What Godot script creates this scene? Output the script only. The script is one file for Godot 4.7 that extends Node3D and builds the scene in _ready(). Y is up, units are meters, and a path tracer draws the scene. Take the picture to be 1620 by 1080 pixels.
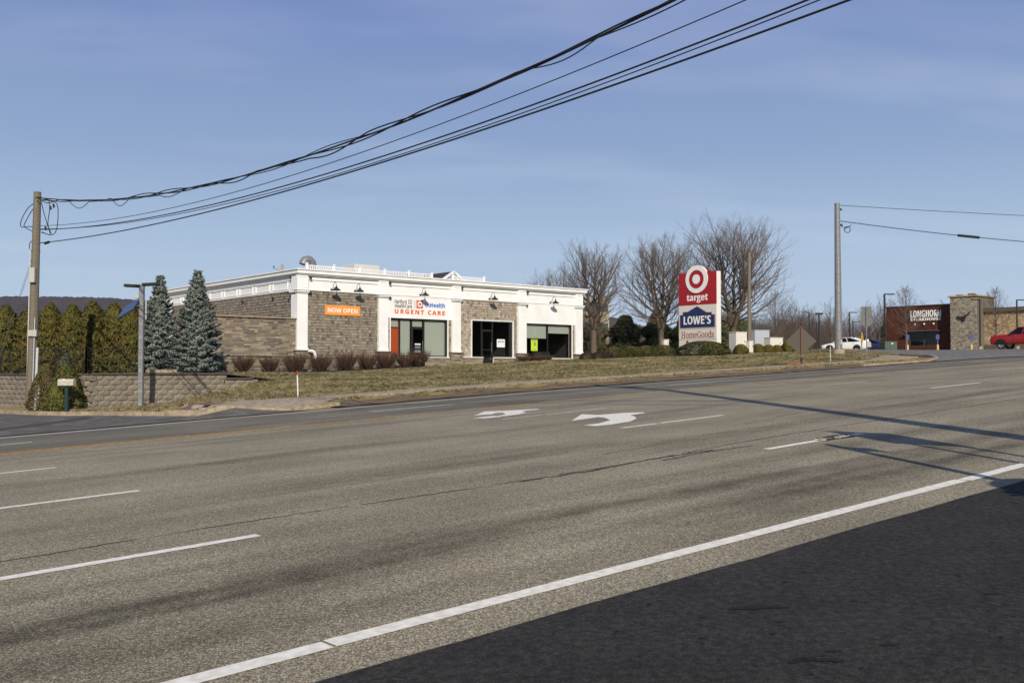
extends Node3D
# World axes: x runs along the road (uphill to the right), -z runs across it towards the shops, y is up. The helper w(u, v, y) maps (along, across, up).

var rng := RandomNumberGenerator.new()
var taken := {}
var M := {}
var nz := FastNoiseLite.new()

# ------------------------------------------------------------------ mesh builder
class MB:
	var p := PackedVector3Array()
	var n := PackedVector3Array()
	var c := PackedColorArray()
	var t := PackedVector2Array()
	var t2 := PackedVector2Array()
	var o := Vector3.ZERO
	var with_uv := false
	func tri(a: Vector3, b: Vector3, d: Vector3, col := Color.WHITE) -> void:
		var m := (b - a).cross(d - a).normalized()
		p.append(a - o); p.append(d - o); p.append(b - o)
		for i in 3:
			n.append(m); c.append(col)
	func tri_n(a: Vector3, b: Vector3, d: Vector3, na: Vector3, nb: Vector3, nd: Vector3, col := Color.WHITE) -> void:
		p.append(a - o); p.append(d - o); p.append(b - o)
		n.append(na); n.append(nd); n.append(nb)
		for i in 3:
			c.append(col)
	func quad(a: Vector3, b: Vector3, d: Vector3, e: Vector3, col := Color.WHITE) -> void:
		tri(a, b, d, col); tri(a, d, e, col)
	func hexa(q: Array, col := Color.WHITE) -> void: # q: 8 corners, bottom ring then top ring
		quad(q[3], q[2], q[1], q[0], col); quad(q[4], q[5], q[6], q[7], col)
		for i in 4:
			var j: int = (i + 1) % 4
			quad(q[i], q[j], q[j + 4], q[i + 4], col)
	func box(at: Vector3, size: Vector3, col := Color.WHITE, b := Basis.IDENTITY) -> void:
		var h := size / 2
		var q := []
		for y in [-1, 1]:
			for s in [[-1, 1], [1, 1], [1, -1], [-1, -1]]:
				q.append(at + b * Vector3(s[0] * h.x, y * h.y, s[1] * h.z))
		hexa(q, col)
	func wbox(u0: float, u1: float, v0: float, v1: float, y0: float, y1: float, col := Color.WHITE) -> void:
		box(Vector3((u0 + u1) / 2, (y0 + y1) / 2, -(v0 + v1) / 2), Vector3(absf(u1 - u0), absf(y1 - y0), absf(v1 - v0)), col)
	func bev(at: Vector3, size: Vector3, k: float, col := Color.WHITE, b := Basis.IDENTITY) -> void: # box with chamfered edges
		var h := size / 2
		k = minf(k, minf(h.x, minf(h.y, h.z)) * 0.9)
		var f := func(x: float, y: float, z: float, ax: int) -> Vector3:
			var v := Vector3(x * (h.x - (0.0 if ax == 0 else k)), y * (h.y - (0.0 if ax == 1 else k)), z * (h.z - (0.0 if ax == 2 else k)))
			return at + b * v
		for s in [-1, 1]:
			var r := [f.call(s, -1, -s, 0), f.call(s, 1, -s, 0), f.call(s, 1, s, 0), f.call(s, -1, s, 0)]
			quad(r[3], r[0], r[1], r[2], col)
			r = [f.call(-s, s, -1, 1), f.call(-s, s, 1, 1), f.call(s, s, 1, 1), f.call(s, s, -1, 1)]
			quad(r[0], r[1], r[2], r[3], col)
			r = [f.call(-s, -1, s, 2), f.call(s, -1, s, 2), f.call(s, 1, s, 2), f.call(-s, 1, s, 2)]
			quad(r[0], r[1], r[2], r[3], col)
		for a in [-1, 1]:
			for e in [-1, 1]:
				flat_quad(f.call(-1, a, e, 1), f.call(1, a, e, 1), f.call(1, a, e, 2), f.call(-1, a, e, 2), at, col)
				flat_quad(f.call(a, -1, e, 0), f.call(a, 1, e, 0), f.call(a, 1, e, 2), f.call(a, -1, e, 2), at, col)
				flat_quad(f.call(a, e, -1, 0), f.call(a, e, 1, 0), f.call(a, e, 1, 1), f.call(a, e, -1, 1), at, col)
				for g in [-1, 1]:
					flat_tri(f.call(a, e, g, 0), f.call(a, e, g, 1), f.call(a, e, g, 2), at, col)
	func flat_quad(a: Vector3, b: Vector3, d: Vector3, e: Vector3, inside: Vector3, col: Color) -> void:
		if (b - a).cross(d - a).dot(a - inside) >= 0.0:
			quad(a, b, d, e, col)
		else:
			quad(e, d, b, a, col)
	func flat_tri(a: Vector3, b: Vector3, d: Vector3, inside: Vector3, col: Color) -> void:
		if (b - a).cross(d - a).dot(a - inside) >= 0.0:
			tri(a, b, d, col)
		else:
			tri(d, b, a, col)
	func tube(pts: Array, rad: Array, sides := 6, col := Color.WHITE, caps := true) -> void:
		var rings := []
		var norms := []
		var up := Vector3.UP
		for i in pts.size():
			var a: Vector3 = pts[maxi(i - 1, 0)]
			var b: Vector3 = pts[mini(i + 1, pts.size() - 1)]
			var d := (b - a).normalized()
			if absf(d.dot(up)) > 0.95:
				up = Vector3.RIGHT if absf(d.x) < 0.9 else Vector3.FORWARD
			var x := up.cross(d).normalized()
			var y := d.cross(x).normalized()
			up = y
			var r: float = rad[mini(i, rad.size() - 1)]
			var ring := []
			var nn := []
			for k in sides:
				var an := TAU * k / sides
				var m := x * cos(an) + y * sin(an)
				nn.append(m)
				ring.append((pts[i] as Vector3) + m * r)
			rings.append(ring); norms.append(nn)
		for i in pts.size() - 1:
			for k in sides:
				var j := (k + 1) % sides
				tri_n(rings[i][k], rings[i][j], rings[i + 1][j], norms[i][k], norms[i][j], norms[i + 1][j], col)
				tri_n(rings[i][k], rings[i + 1][j], rings[i + 1][k], norms[i][k], norms[i + 1][j], norms[i + 1][k], col)
		if caps:
			for k in range(1, sides - 1):
				tri(rings[0][0], rings[0][k + 1], rings[0][k], col)
				var e: Array = rings[-1]
				tri(e[0], e[k], e[k + 1], col)
	func lathe(prof: Array, sides: int, at := Vector3.ZERO, b := Basis.IDENTITY, col := Color.WHITE) -> void: # prof: [radius, height] from bottom to top
		for i in prof.size() - 1:
			var r0: float = prof[i][0]
			var y0: float = prof[i][1]
			var r1: float = prof[i + 1][0]
			var y1: float = prof[i + 1][1]
			var sl := Vector2(y1 - y0, r0 - r1).normalized()
			for k in sides:
				var a0 := TAU * k / sides
				var a1 := TAU * (k + 1) / sides
				var d0 := Vector3(cos(a0), 0, -sin(a0))
				var d1 := Vector3(cos(a1), 0, -sin(a1))
				var n0 := b * (d0 * sl.x + Vector3.UP * sl.y)
				var n1 := b * (d1 * sl.x + Vector3.UP * sl.y)
				var q0 := at + b * (d0 * r0 + Vector3.UP * y0)
				var q1 := at + b * (d1 * r0 + Vector3.UP * y0)
				var q2 := at + b * (d1 * r1 + Vector3.UP * y1)
				var q3 := at + b * (d0 * r1 + Vector3.UP * y1)
				if r0 > 1e-5:
					tri_n(q0, q1, q2, n0, n1, n1, col)
				if r1 > 1e-5:
					tri_n(q0, q2, q3, n0, n1, n0, col)
	func prism(poly: PackedVector2Array, d: float, at := Vector3.ZERO, b := Basis.IDENTITY, col := Color.WHITE) -> void: # polygon in xy, from z = 0 to z = d
		if Geometry2D.is_polygon_clockwise(poly):
			poly.reverse()
		var ix := Geometry2D.triangulate_polygon(poly)
		for i in range(0, ix.size(), 3):
			var q := [poly[ix[i]], poly[ix[i + 1]], poly[ix[i + 2]]]
			var area: float = (q[1] - q[0]).cross(q[2] - q[0])
			if area < 0:
				q.reverse()
			tri(at + b * Vector3(q[0].x, q[0].y, d), at + b * Vector3(q[1].x, q[1].y, d), at + b * Vector3(q[2].x, q[2].y, d), col)
			tri(at + b * Vector3(q[2].x, q[2].y, 0), at + b * Vector3(q[1].x, q[1].y, 0), at + b * Vector3(q[0].x, q[0].y, 0), col)
		for i in poly.size():
			var a := poly[i]
			var e := poly[(i + 1) % poly.size()]
			quad(at + b * Vector3(a.x, a.y, 0), at + b * Vector3(e.x, e.y, 0), at + b * Vector3(e.x, e.y, d), at + b * Vector3(a.x, a.y, d), col)
	func loft(rings: Array, col := Color.WHITE, caps := true) -> void: # rings of equal count
		for i in rings.size() - 1:
			var m: int = rings[i].size()
			for k in m:
				var j := (k + 1) % m
				quad(rings[i][k], rings[i][j], rings[i + 1][j], rings[i + 1][k], col)
		if caps:
			for e in [rings[0], rings[-1]]:
				for k in range(1, e.size() - 1):
					if e == rings[0]:
						tri(e[0], e[k + 1], e[k], col)
					else:
						tri(e[0], e[k], e[k + 1], col)
	func mesh() -> ArrayMesh:
		var a := []
		a.resize(Mesh.ARRAY_MAX)
		a[Mesh.ARRAY_VERTEX] = p
		a[Mesh.ARRAY_NORMAL] = n
		a[Mesh.ARRAY_COLOR] = c
		if t.size() == p.size():
			a[Mesh.ARRAY_TEX_UV] = t
		if t2.size() == p.size():
			a[Mesh.ARRAY_TEX_UV2] = t2
		var m := ArrayMesh.new()
		m.add_surface_from_arrays(Mesh.PRIMITIVE_TRIANGLES, a)
		return m

# ------------------------------------------------------------------ node helpers
func w(u: float, v: float, y: float) -> Vector3:
	return Vector3(u, y, -v)

func numbered(called: String) -> String:
	if not taken.has(called):
		taken[called] = 0
		return called
	taken[called] += 1
	return "%s_%03d" % [called, taken[called]]

func thing(called: String, label: String, category: String, at: Vector3, turn := 0.0, group := "") -> Node3D:
	var o := Node3D.new()
	o.name = numbered(called)
	add_child(o)
	o.position = at
	o.rotation.y = turn
	tag(o, label, category, group)
	return o

func tag(o: Node3D, label: String, category: String, group := "") -> void:
	o.set_meta("label", label)
	o.set_meta("category", category)
	if group != "":
		o.set_meta("group", group)

func part(parent: Node3D, called: String, mesh: Mesh, m: Material) -> MeshInstance3D:
	var o := MeshInstance3D.new()
	o.name = called
	o.mesh = mesh
	o.material_override = m
	parent.add_child(o, true)
	return o

func stuff(o: Node3D) -> Node3D:
	o.set_meta("kind", "stuff")
	return o

func solo(called: String, mesh: Mesh, m: Material, label: String, category: String, at := Vector3.ZERO, group := "", turn := 0.0) -> MeshInstance3D:
	var o := part(self, numbered(called), mesh, m)
	o.position = at
	o.rotation.y = turn
	tag(o, label, category, group)
	return o

func struct(called: String, mesh: Mesh, m: Material, parent: Node3D = null) -> MeshInstance3D:
	var o := part(self if parent == null else parent, numbered(called) if parent == null else called, mesh, m)
	if parent == null:
		o.set_meta("kind", "structure")
	return o

func copy(src: Node3D, at: Vector3, turn: float, label: String, base_name: String, scl := Vector3.ONE) -> Node3D:
	var r: Node3D = src.duplicate()
	r.name = numbered(base_name)
	add_child(r)
	r.position = at
	r.rotation = Vector3(0, turn, 0)
	r.scale = scl
	r.set_meta("label", label)
	return r

# ------------------------------------------------------------------ materials
func noise_tex(fq: float, lo: Color, hi: Color, sd: int, size := 512, oct := 4, kind := FastNoiseLite.TYPE_SIMPLEX_SMOOTH) -> NoiseTexture2D:
	var f := FastNoiseLite.new()
	f.noise_type = kind
	f.frequency = fq
	f.fractal_octaves = oct
	f.seed = sd
	var t := NoiseTexture2D.new()
	t.width = size
	t.height = size
	t.seamless = true
	t.noise = f
	var g := Gradient.new()
	g.offsets = PackedFloat32Array([0.15, 0.85])
	g.colors = PackedColorArray([lo, hi])
	t.color_ramp = g
	return t

func lin(r: float, g: float, b: float) -> Color: # a linear base colour as an sRGB albedo
	return Color(r, g, b).linear_to_srgb()

func mat(called: String, col: Color, rough := 0.85, tex: Texture2D = null, scl := 1.0, world := false, vertex := true) -> StandardMaterial3D:
	var m := StandardMaterial3D.new()
	m.resource_name = called
	m.albedo_color = col
	m.roughness = rough
	m.metallic_specular = 0.4
	m.vertex_color_use_as_albedo = vertex
	if tex:
		m.albedo_texture = tex
		m.uv1_triplanar = true
		m.uv1_world_triplanar = world
		m.uv1_scale = Vector3.ONE * scl
	M[called] = m
	return m

func detail(m: StandardMaterial3D, tex: Texture2D, scl: float) -> void:
	m.detail_enabled = true
	m.detail_blend_mode = BaseMaterial3D.BLEND_MODE_MUL
	m.detail_uv_layer = BaseMaterial3D.DETAIL_UV_2
	m.detail_albedo = tex
	m.uv2_triplanar = true
	m.uv2_world_triplanar = true
	m.uv2_scale = Vector3.ONE * scl

func bump(m: StandardMaterial3D, tex: Texture2D, cm: float) -> void:
	m.heightmap_enabled = true
	m.heightmap_texture = tex
	m.heightmap_scale = cm

func pane_glass(called: String, a: float, col: Color) -> StandardMaterial3D:
	var m := StandardMaterial3D.new()
	m.resource_name = called
	m.transparency = BaseMaterial3D.TRANSPARENCY_ALPHA
	m.albedo_color = Color(col.r, col.g, col.b, a)
	m.roughness = 0.02
	m.metallic_specular = 0.5
	M[called] = m
	return m

# ------------------------------------------------------------------ the lie of the land
func lerp_pts(pts: Array, x: float) -> float:
	if x <= pts[0][0]:
		return pts[0][1]
	for i in pts.size() - 1:
		if x <= pts[i + 1][0]:
			return lerpf(pts[i][1], pts[i + 1][1], (x - pts[i][0]) / (pts[i + 1][0] - pts[i][0]))
	return pts[-1][1]

const GRADE := [[-400.0, -6.0], [-60.0, -3.0], [0.0, 0.0], [23.0, 1.15], [27.0, 1.33], [58.0, 2.57], [62.0, 2.71], [140.0, 5.05], [400.0, 9.0]]
const BACK := [[-60.0, -2.2], [9.0, -1.4], [16.0, -0.14], [26.0, -0.14], [47.0, 0.80], [52.0, 0.95], [56.0, 1.15], [60.0, 1.40], [64.0, 1.5], [80.0, 1.65], [90.0, 1.85], [113.0, 2.3], [140.0, 2.8], [250.0, 4.0]]

func road(u: float, v: float) -> float:
	var g := lerp_pts(GRADE, u)
	return -1.5 + g - 0.01 * v if v < 19.3 else -1.693 + g - 0.033 * (v - 19.3)

const RAMP := [[12.2, 31.6], [12.9, 30.1], [13.8, 28.6], [14.6, 27.75], [16.1, 28.4], [17.2, 29.25], [17.2, 30.75], [15.4, 31.5], [13.4, 32.5]]
func paved(u: float, v: float) -> bool: # where a street, ramp or walk lies on the ground sheet, which is dug out below it
	if u < kerb_u(v) + (0.5 if v > 28 and v < 33 else 0.1) or u > kerb_r(v) - 0.15:
		return true
	var poly := PackedVector2Array()
	for q in RAMP:
		poly.append(Vector2(q[0], q[1]))
	return u < 18 and Geometry2D.is_point_in_polygon(Vector2(u, v), poly)

func edge(u: float) -> float:
	return road(u, 27.2)

func lawn(u: float, v: float) -> float: # without the cut for the side street
	var near := edge(u) + 0.16 * smoothstep(27.2, 29.4, v)
	var reach := lerpf(15.0, 9.5, clampf((u - 26.0) / 30.0, 0, 1))
	var t := clampf((v - 31.0) / reach, 0, 1)
	return lerpf(near, lerp_pts(BACK, u), t * t * (3 - 2 * t) * 0.5 + t * 0.5)

func ground(u: float, v: float) -> float:
	if v <= 27.2:
		return road(u, maxf(v, -60.0))
	var low := edge(u) + 0.16 * smoothstep(27.2, 29.4, v) - 0.26 * smoothstep(31.0, 37.0, v)
	if u < 13.0: # side street and its kerb
		low = minf(low, edge(u) - 0.06 - 0.06 * smoothstep(27.2, 30, v) + 0.16 * smoothstep(0.0, 0.25, u - kerb_u(v)))
	low = lerpf(low, lawn(u, v), smoothstep(14.5, 20.0, u))
	return low

const KERB := [[26.0, 15.4], [27.4, 14.3], [28.2, 13.6], [30.4, 12.5], [32.9, 11.5], [34.7, 10.95], [35.6, 10.35], [37.4, 9.85], [40.2, 9.4], [46.0, 8.5], [70.0, 6.0], [200.0, -6.0]]
func kerb_u(v: float) -> float:
	return lerp_pts(KERB, v)

const KERB_R := [[26.0, 54.0], [27.6, 54.5], [28.4, 57.0], [30.0, 59.3], [33.0, 61.3], [38.0, 63.0], [41.5, 66.0], [42.5, 80.0], [43.5, 100.0]]
func kerb_r(v: float) -> float:
	return lerp_pts(KERB_R, v)

# ------------------------------------------------------------------ sheets on the ground
func ribbon(mb: MB, u0: float, u1: float, v0: float, v1: float, lift: float, col := Color.WHITE, wob := 0.0) -> void:
	var k := maxi(1, int(ceil((u1 - u0) / 0.6)))
	var prev := []
	for i in k + 1:
		var u := lerpf(u0, u1, float(i) / k)
		var a := v0 + rng.randf_range(-wob, wob)
		var b := v1 + rng.randf_range(-wob, wob)
		var row := [w(u, a, ground(u, a) + lift), w(u, b, ground(u, b) + lift)]
		if i > 0:
			mb.quad(prev[0], row[0], row[1], prev[1], col)
		prev = row

func uv_poly(mb: MB, pts: Array, lift: float, col := Color.WHITE) -> void:
	var poly := PackedVector2Array()
	for q in pts:
		poly.append(Vector2(q[0], q[1]))
	if Geometry2D.is_polygon_clockwise(poly):
		poly.reverse()
	var ix := Geometry2D.triangulate_polygon(poly)
	for i in range(0, ix.size(), 3):
		var q := []
		for j in 3:
			var s := poly[ix[i + j]]
			q.append(w(s.x, s.y, ground(s.x, s.y) + lift))
		if (q[1] - q[0]).cross(q[2] - q[0]).y < 0:
			q.reverse()
		fit_tri(mb, q[0], q[1], q[2], lift, col, 0)

func fit_tri(mb: MB, a: Vector3, b: Vector3, c: Vector3, lift: float, col: Color, level: int) -> void:
	if level < 5 and maxf(a.distance_to(b), maxf(b.distance_to(c), c.distance_to(a))) > 0.6:
		var m := [(a + b) / 2, (b + c) / 2, (c + a) / 2]
		for i in 3:
			m[i].y = ground(m[i].x, -m[i].z) + lift
		fit_tri(mb, a, m[0], m[2], lift, col, level + 1)
		fit_tri(mb, m[0], b, m[1], lift, col, level + 1)
		fit_tri(mb, m[2], m[1], c, lift, col, level + 1)
		fit_tri(mb, m[0], m[1], m[2], lift, col, level + 1)
	else:
		mb.tri(a, b, c, col)

func blob(cu: float, cv: float, ru: float, rv: float, k: int, rough: float) -> Array:
	var out := []
	for i in k:
		var a := TAU * i / k
		var r := 1.0 + rng.randf_range(-rough, rough)
		out.append([cu + cos(a) * ru * r, cv + sin(a) * rv * r])
	return out

# ------------------------------------------------------------------ textures computed here
func asphalt_grain(sd: int, size: int, dark: float, light: float, warm: float, specks := 0.0) -> ImageTexture:
	var r := RandomNumberGenerator.new()
	r.seed = sd
	var f := FastNoiseLite.new()
	f.seed = sd
	f.noise_type = FastNoiseLite.TYPE_CELLULAR
	f.cellular_return_type = FastNoiseLite.RETURN_CELL_VALUE
	f.frequency = 0.2
	f.fractal_type = FastNoiseLite.FRACTAL_NONE
	var cells := f.get_seamless_image(size, size)
	var f2 := FastNoiseLite.new()
	f2.seed = sd + 7
	f2.noise_type = FastNoiseLite.TYPE_SIMPLEX
	f2.frequency = 0.02
	f2.fractal_octaves = 3
	var soft := f2.get_seamless_image(size, size)
	cells.convert(Image.FORMAT_L8)
	soft.convert(Image.FORMAT_L8)
	var a := cells.get_data()
	var b := soft.get_data()
	var d := PackedByteArray()
	d.resize(size * size * 3)
	for i in size * size:
		var k := a[i] / 255.0
		var x := lerpf(dark, light, k * k * 0.8 + 0.2 * k) + (b[i] / 255.0 - 0.5) * 0.10 + r.randf_range(-0.05, 0.05)
		if specks > 0.0 and r.randf() < specks: # pale stone chips
			x += r.randf_range(0.15, 0.4)
		var tint := (k * 7.31 - floorf(k * 7.31)) * warm
		d[i * 3] = clampi(int(255 * (x + tint * 0.5)), 0, 255)
		d[i * 3 + 1] = clampi(int(255 * x), 0, 255)
		d[i * 3 + 2] = clampi(int(255 * (x - tint)), 0, 255)
	return ImageTexture.create_from_image(Image.create_from_data(size, size, false, Image.FORMAT_RGB8, d))

const WEAR_U0 := -20.0
const WEAR_U1 := 120.0
const WEAR_V0 := 3.0
const WEAR_V1 := 27.4
func road_wear() -> ImageTexture: # tyre tracks, drip lines and stains of the traffic lanes, streaky with the driving direction
	var wd := 2048
	var ht := 512
	var f := FastNoiseLite.new()
	f.seed = 5
	f.frequency = 0.02
	f.fractal_octaves = 5
	var blot := f.get_image(wd, ht)
	f.seed = 9
	f.frequency = 0.13
	f.fractal_octaves = 3
	var fine := f.get_image(wd, ht)
	f.seed = 11
	f.frequency = 0.06
	var st := f.get_image(wd / 8, ht)
	st.resize(wd, ht, Image.INTERPOLATE_CUBIC)
	for im in [blot, fine, st]:
		im.convert(Image.FORMAT_L8)
	var a: PackedByteArray = blot.get_data()
	var b: PackedByteArray = fine.get_data()
	var e: PackedByteArray = st.get_data()
	var tracks := [[6.15, 0.8, 0.17], [5.3, 0.4, 0.10], [7.1, 0.3, 0.06], [9.9, 0.7, 0.11], [13.8, 0.5, 0.07], [17.5, 0.5, 0.07], [20.9, 0.6, 0.10], [24.4, 0.7, 0.12]]
	var d := PackedByteArray()
	d.resize(wd * ht * 3)
	for y in ht:
		var v := WEAR_V0 + (WEAR_V1 - WEAR_V0) * (y + 0.5) / ht
		var tr := 0.0
		for q in tracks:
			tr += q[2] * exp(-pow((v - q[0]) / q[1], 2.0))
		var far := 0.13 if v > 19.45 else 0.0
		for x in wd:
			var i := y * wd + x
			var k := a[i] / 255.0
			var s := e[i] / 255.0
			var g := b[i] / 255.0
			var val := 0.93 - far - tr * clampf(0.1 + 2.3 * (s - 0.25), 0.05, 1.6) * (0.4 + 1.2 * g) - (k - 0.5) * 0.17 - (s - 0.5) * 0.10
			d[i * 3] = clampi(int(255 * (val + 0.012 - far * 0.08)), 0, 255)
			d[i * 3 + 1] = clampi(int(255 * val), 0, 255)
			d[i * 3 + 2] = clampi(int(255 * (val - 0.03 + far * 0.25)), 0, 255)
	return ImageTexture.create_from_image(Image.create_from_data(wd, ht, false, Image.FORMAT_RGB8, d))

func sky_picture() -> ImageTexture: # clear winter air with thin cirrus streaks, the same all the way round
	var wd := 2048
	var ht := 1024
	var f := FastNoiseLite.new()
	f.fractal_octaves = 5
	f.frequency = 0.9
	f.seed = 21
	var f2 := FastNoiseLite.new()
	f2.fractal_octaves = 4
	f2.frequency = 1.1
	f2.seed = 33
	var d := PackedFloat32Array()
	d.resize(wd * ht * 4)
	var hor := Color(0.56, 0.67, 0.79)
	var low := Color(0.415, 0.545, 0.72)
	var mid := Color(0.285, 0.398, 0.618)
	var high := Color(0.188, 0.272, 0.535)
	var top := Color(0.095, 0.155, 0.36)
	for y in ht:
		var el := (0.5 - (y + 0.5) / ht) * PI
		var s := sin(el)
		var base: Color
		if s < 0:
			base = Color(0.30, 0.30, 0.29)
		elif s < 0.117:
			base = hor.lerp(low, s / 0.117)
		elif s < 0.208:
			base = low.lerp(mid, (s - 0.117) / 0.091)
		elif s < 0.343:
			base = mid.lerp(high, (s - 0.208) / 0.135)
		else:
			base = high.lerp(top, pow((s - 0.343) / 0.657, 0.7))
		for x in wd:
			var col := base
			if s > 0.0 and s < 0.9:
				var az := TAU * x / wd - PI / 2
				var q := Vector3(cos(az), 0, sin(az))
				var h := 1.0 / (s + 0.09)
				var px := q.x * h
				var pz := q.z * h
				# streaks drawn out along one wind direction
				var a := px * 0.83 + pz * 0.56
				var b := px * 0.56 - pz * 0.83
				var n1 := f.get_noise_3d(a * 0.33, b * 1.25, 0.0)
				var n2 := f2.get_noise_3d(a * 0.9, b * 2.6, 3.0)
				var k := clampf((n1 * 0.75 + n2 * 0.35 - 0.03) * 1.3, 0, 1) * 0.30 * smoothstep(0.0, 0.12, s)
				col = base.lerp(Color(0.66, 0.73, 0.86), k)
			var i := (y * wd + x) * 4
			d[i] = col.r
			d[i + 1] = col.g
			d[i + 2] = col.b
			d[i + 3] = 1.0
	return ImageTexture.create_from_image(Image.create_from_data(wd, ht, false, Image.FORMAT_RGBAF, d.to_byte_array()))

# ------------------------------------------------------------------ main
func _ready() -> void:
	rng.seed = 4711
	nz.seed = 77
	nz.frequency = 0.15
	var cam := Camera3D.new()
	cam.name = "camera"
	cam.fov = 37.86
	cam.near = 0.05
	cam.far = 12000.0
	cam.rotation_degrees = Vector3(1.67, -40.3, 0)
	add_child(cam)
	cam.current = true
	var we := WorldEnvironment.new()
	we.name = "environment"
	var env := Environment.new()
	env.background_mode = Environment.BG_SKY
	var sky := Sky.new()
	var pano := PanoramaSkyMaterial.new()
	pano.panorama = sky_picture()
	sky.sky_material = pano
	env.sky = sky
	env.tonemap_mode = Environment.TONE_MAPPER_LINEAR
	env.tonemap_exposure = 1.0
	env.sdfgi_enabled = true
	env.ssao_enabled = true
	env.ssil_enabled = true
	env.fog_enabled = true
	env.fog_density = 0.00004
	env.fog_light_color = Color(0.80, 0.86, 0.94)
	we.environment = env
	add_child(we)
	var sun := DirectionalLight3D.new()
	sun.name = "sun"
	sun.light_energy = 1.5
	sun.light_color = Color(1.0, 0.955, 0.87)
	sun.light_angular_distance = 0.5
	sun.shadow_enabled = true
	add_child(sun)
	var el := deg_to_rad(30.0)
	sun.look_at_from_position(Vector3.ZERO, Vector3(0.54 * cos(el), -sin(el), -0.842 * cos(el)))
	make_materials()
	build_ground()
	build_markings()
	build_hills()
	build_terrace()
	build_shop()
	build_pylon()
	build_restaurant()
	build_left_side()
	build_trees()
	build_cables()
	build_right_side()
	build_vehicles()
	build_near_side()
	build_grass()

func make_materials() -> void:
	var mottle := noise_tex(0.02, Color(0.72, 0.72, 0.72), Color(1, 1, 1), 3, 512, 5)
	var fine := noise_tex(0.09, Color(0.62, 0.62, 0.62), Color(1, 1, 1), 4, 512, 4)
	var rough := noise_tex(0.05, Color.BLACK, Color.WHITE, 5, 512, 5)
	var streak := noise_tex(0.03, Color(0.66, 0.64, 0.62), Color(1, 1, 1), 6, 512, 5)
	# pavements
	var grain := asphalt_grain(3, 1024, 0.41, 0.82, 0.055)
	var road_m := mat("road asphalt", lin(1.0, 0.945, 0.79), 0.9, grain, 1.0, false, false)
	road_m.uv1_triplanar = false
	road_m.metallic_specular = 0.3
	road_m.detail_enabled = true
	road_m.detail_blend_mode = BaseMaterial3D.BLEND_MODE_MUL
	road_m.detail_uv_layer = BaseMaterial3D.DETAIL_UV_2
	road_m.detail_albedo = road_wear()
	bump(road_m, grain, 0.5)
	var dark_grain := asphalt_grain(8, 1024, 0.17, 0.265, 0.012, 0.0007)
	var lot := mat("dark lot asphalt", lin(1.0, 0.97, 0.90), 0.9, dark_grain, 0.55, true, false)
	lot.metallic_specular = 0.3
	detail(lot, noise_tex(0.02, Color(0.88, 0.88, 0.88), Color(1, 1, 1), 19, 512, 5), 0.13)
	bump(lot, dark_grain, 0.15)
	var street := mat("side street asphalt", lin(0.52, 0.51, 0.48), 0.9, grain, 0.33, true, false)
	detail(street, mottle, 0.11)
	mat("road paint", lin(0.88, 0.85, 0.76), 0.75, noise_tex(0.06, Color(0.88, 0.87, 0.85), Color(1, 1, 1), 14, 512, 5), 0.35, true)
	mat("faded paint", lin(0.74, 0.72, 0.66), 0.8, noise_tex(0.05, Color(0.74, 0.73, 0.70), Color(1, 1, 1), 15, 512, 5), 0.27, true)
	mat("yellow paint", lin(0.80, 0.46, 0.07), 0.8, noise_tex(0.05, Color(0.55, 0.52, 0.45), Color(1, 1, 1), 16, 512, 5), 0.27, true)
	mat("tar", lin(0.035, 0.032, 0.03), 0.8)
	var con := mat("concrete", lin(0.78, 0.63, 0.45), 0.9, mottle, 0.4, true)
	detail(con, fine, 1.1)
	bump(con, rough, 0.4)
	# soil and grass
	var grass := mat("winter grass", Color.WHITE, 0.95, noise_tex(0.03, Color(0.66, 0.60, 0.43), Color(0.84, 0.77, 0.58), 31, 512, 5), 0.12, true)
	detail(grass, noise_tex(0.12, Color(0.55, 0.55, 0.5), Color(1, 1, 1), 32, 512, 4), 0.6)
	bump(grass, rough, 3.0)
	var dirt := mat("dirt", Color.WHITE, 0.95, noise_tex(0.03, Color(0.52, 0.45, 0.36), Color(0.68, 0.60, 0.48), 35, 512, 5), 0.3, true)
	detail(dirt, fine, 0.9)
	bump(dirt, rough, 3.0)
	mat("grass blade", Color.WHITE, 0.9)
	mat("mulch", lin(0.075, 0.048, 0.034), 0.95, fine, 1.4, true)
	# masonry
	var block := mat("split face block", lin(0.36, 0.32, 0.26), 0.92, mottle, 1.1)
	detail(block, fine, 3.0)
	bump(block, rough, 1.5)
	mat("cap stone", lin(0.12, 0.10, 0.085), 0.9, mottle, 1.0)
	var stone := mat("ledge stone", Color.WHITE, 0.9, fine, 2.2)
	bump(stone, rough, 1.0)
	mat("shingle", Color.WHITE, 0.92, streak, 2.0, true)
	mat("white trim", lin(0.82, 0.83, 0.84), 0.55, noise_tex(0.01, Color(0.96, 0.96, 0.955), Color(1, 1, 1), 41, 256, 4), 0.3, true)
	mat("roof membrane", lin(0.30, 0.30, 0.29), 0.9, mottle, 0.3, true)
	mat("roof shingle", lin(0.07, 0.065, 0.06), 0.9, fine, 1.5, true)
	mat("dark metal", lin(0.025, 0.024, 0.023), 0.45)
	mat("black fence metal", lin(0.018, 0.018, 0.018), 0.5)
	mat("window metal", lin(0.018, 0.017, 0.016), 0.4)
	pane_glass("shop glass", 0.05, Color(0.05, 0.06, 0.055))
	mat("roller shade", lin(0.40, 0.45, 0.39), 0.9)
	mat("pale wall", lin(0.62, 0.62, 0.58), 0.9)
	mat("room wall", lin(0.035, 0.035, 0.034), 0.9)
	mat("orange wall", lin(0.48, 0.09, 0.028), 0.85)
	mat("orange print", lin(0.78, 0.30, 0.06), 0.7)
	mat("orange letters", lin(0.66, 0.13, 0.03), 0.6)
	mat("blue letters", lin(0.04, 0.19, 0.55), 0.6)
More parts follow.
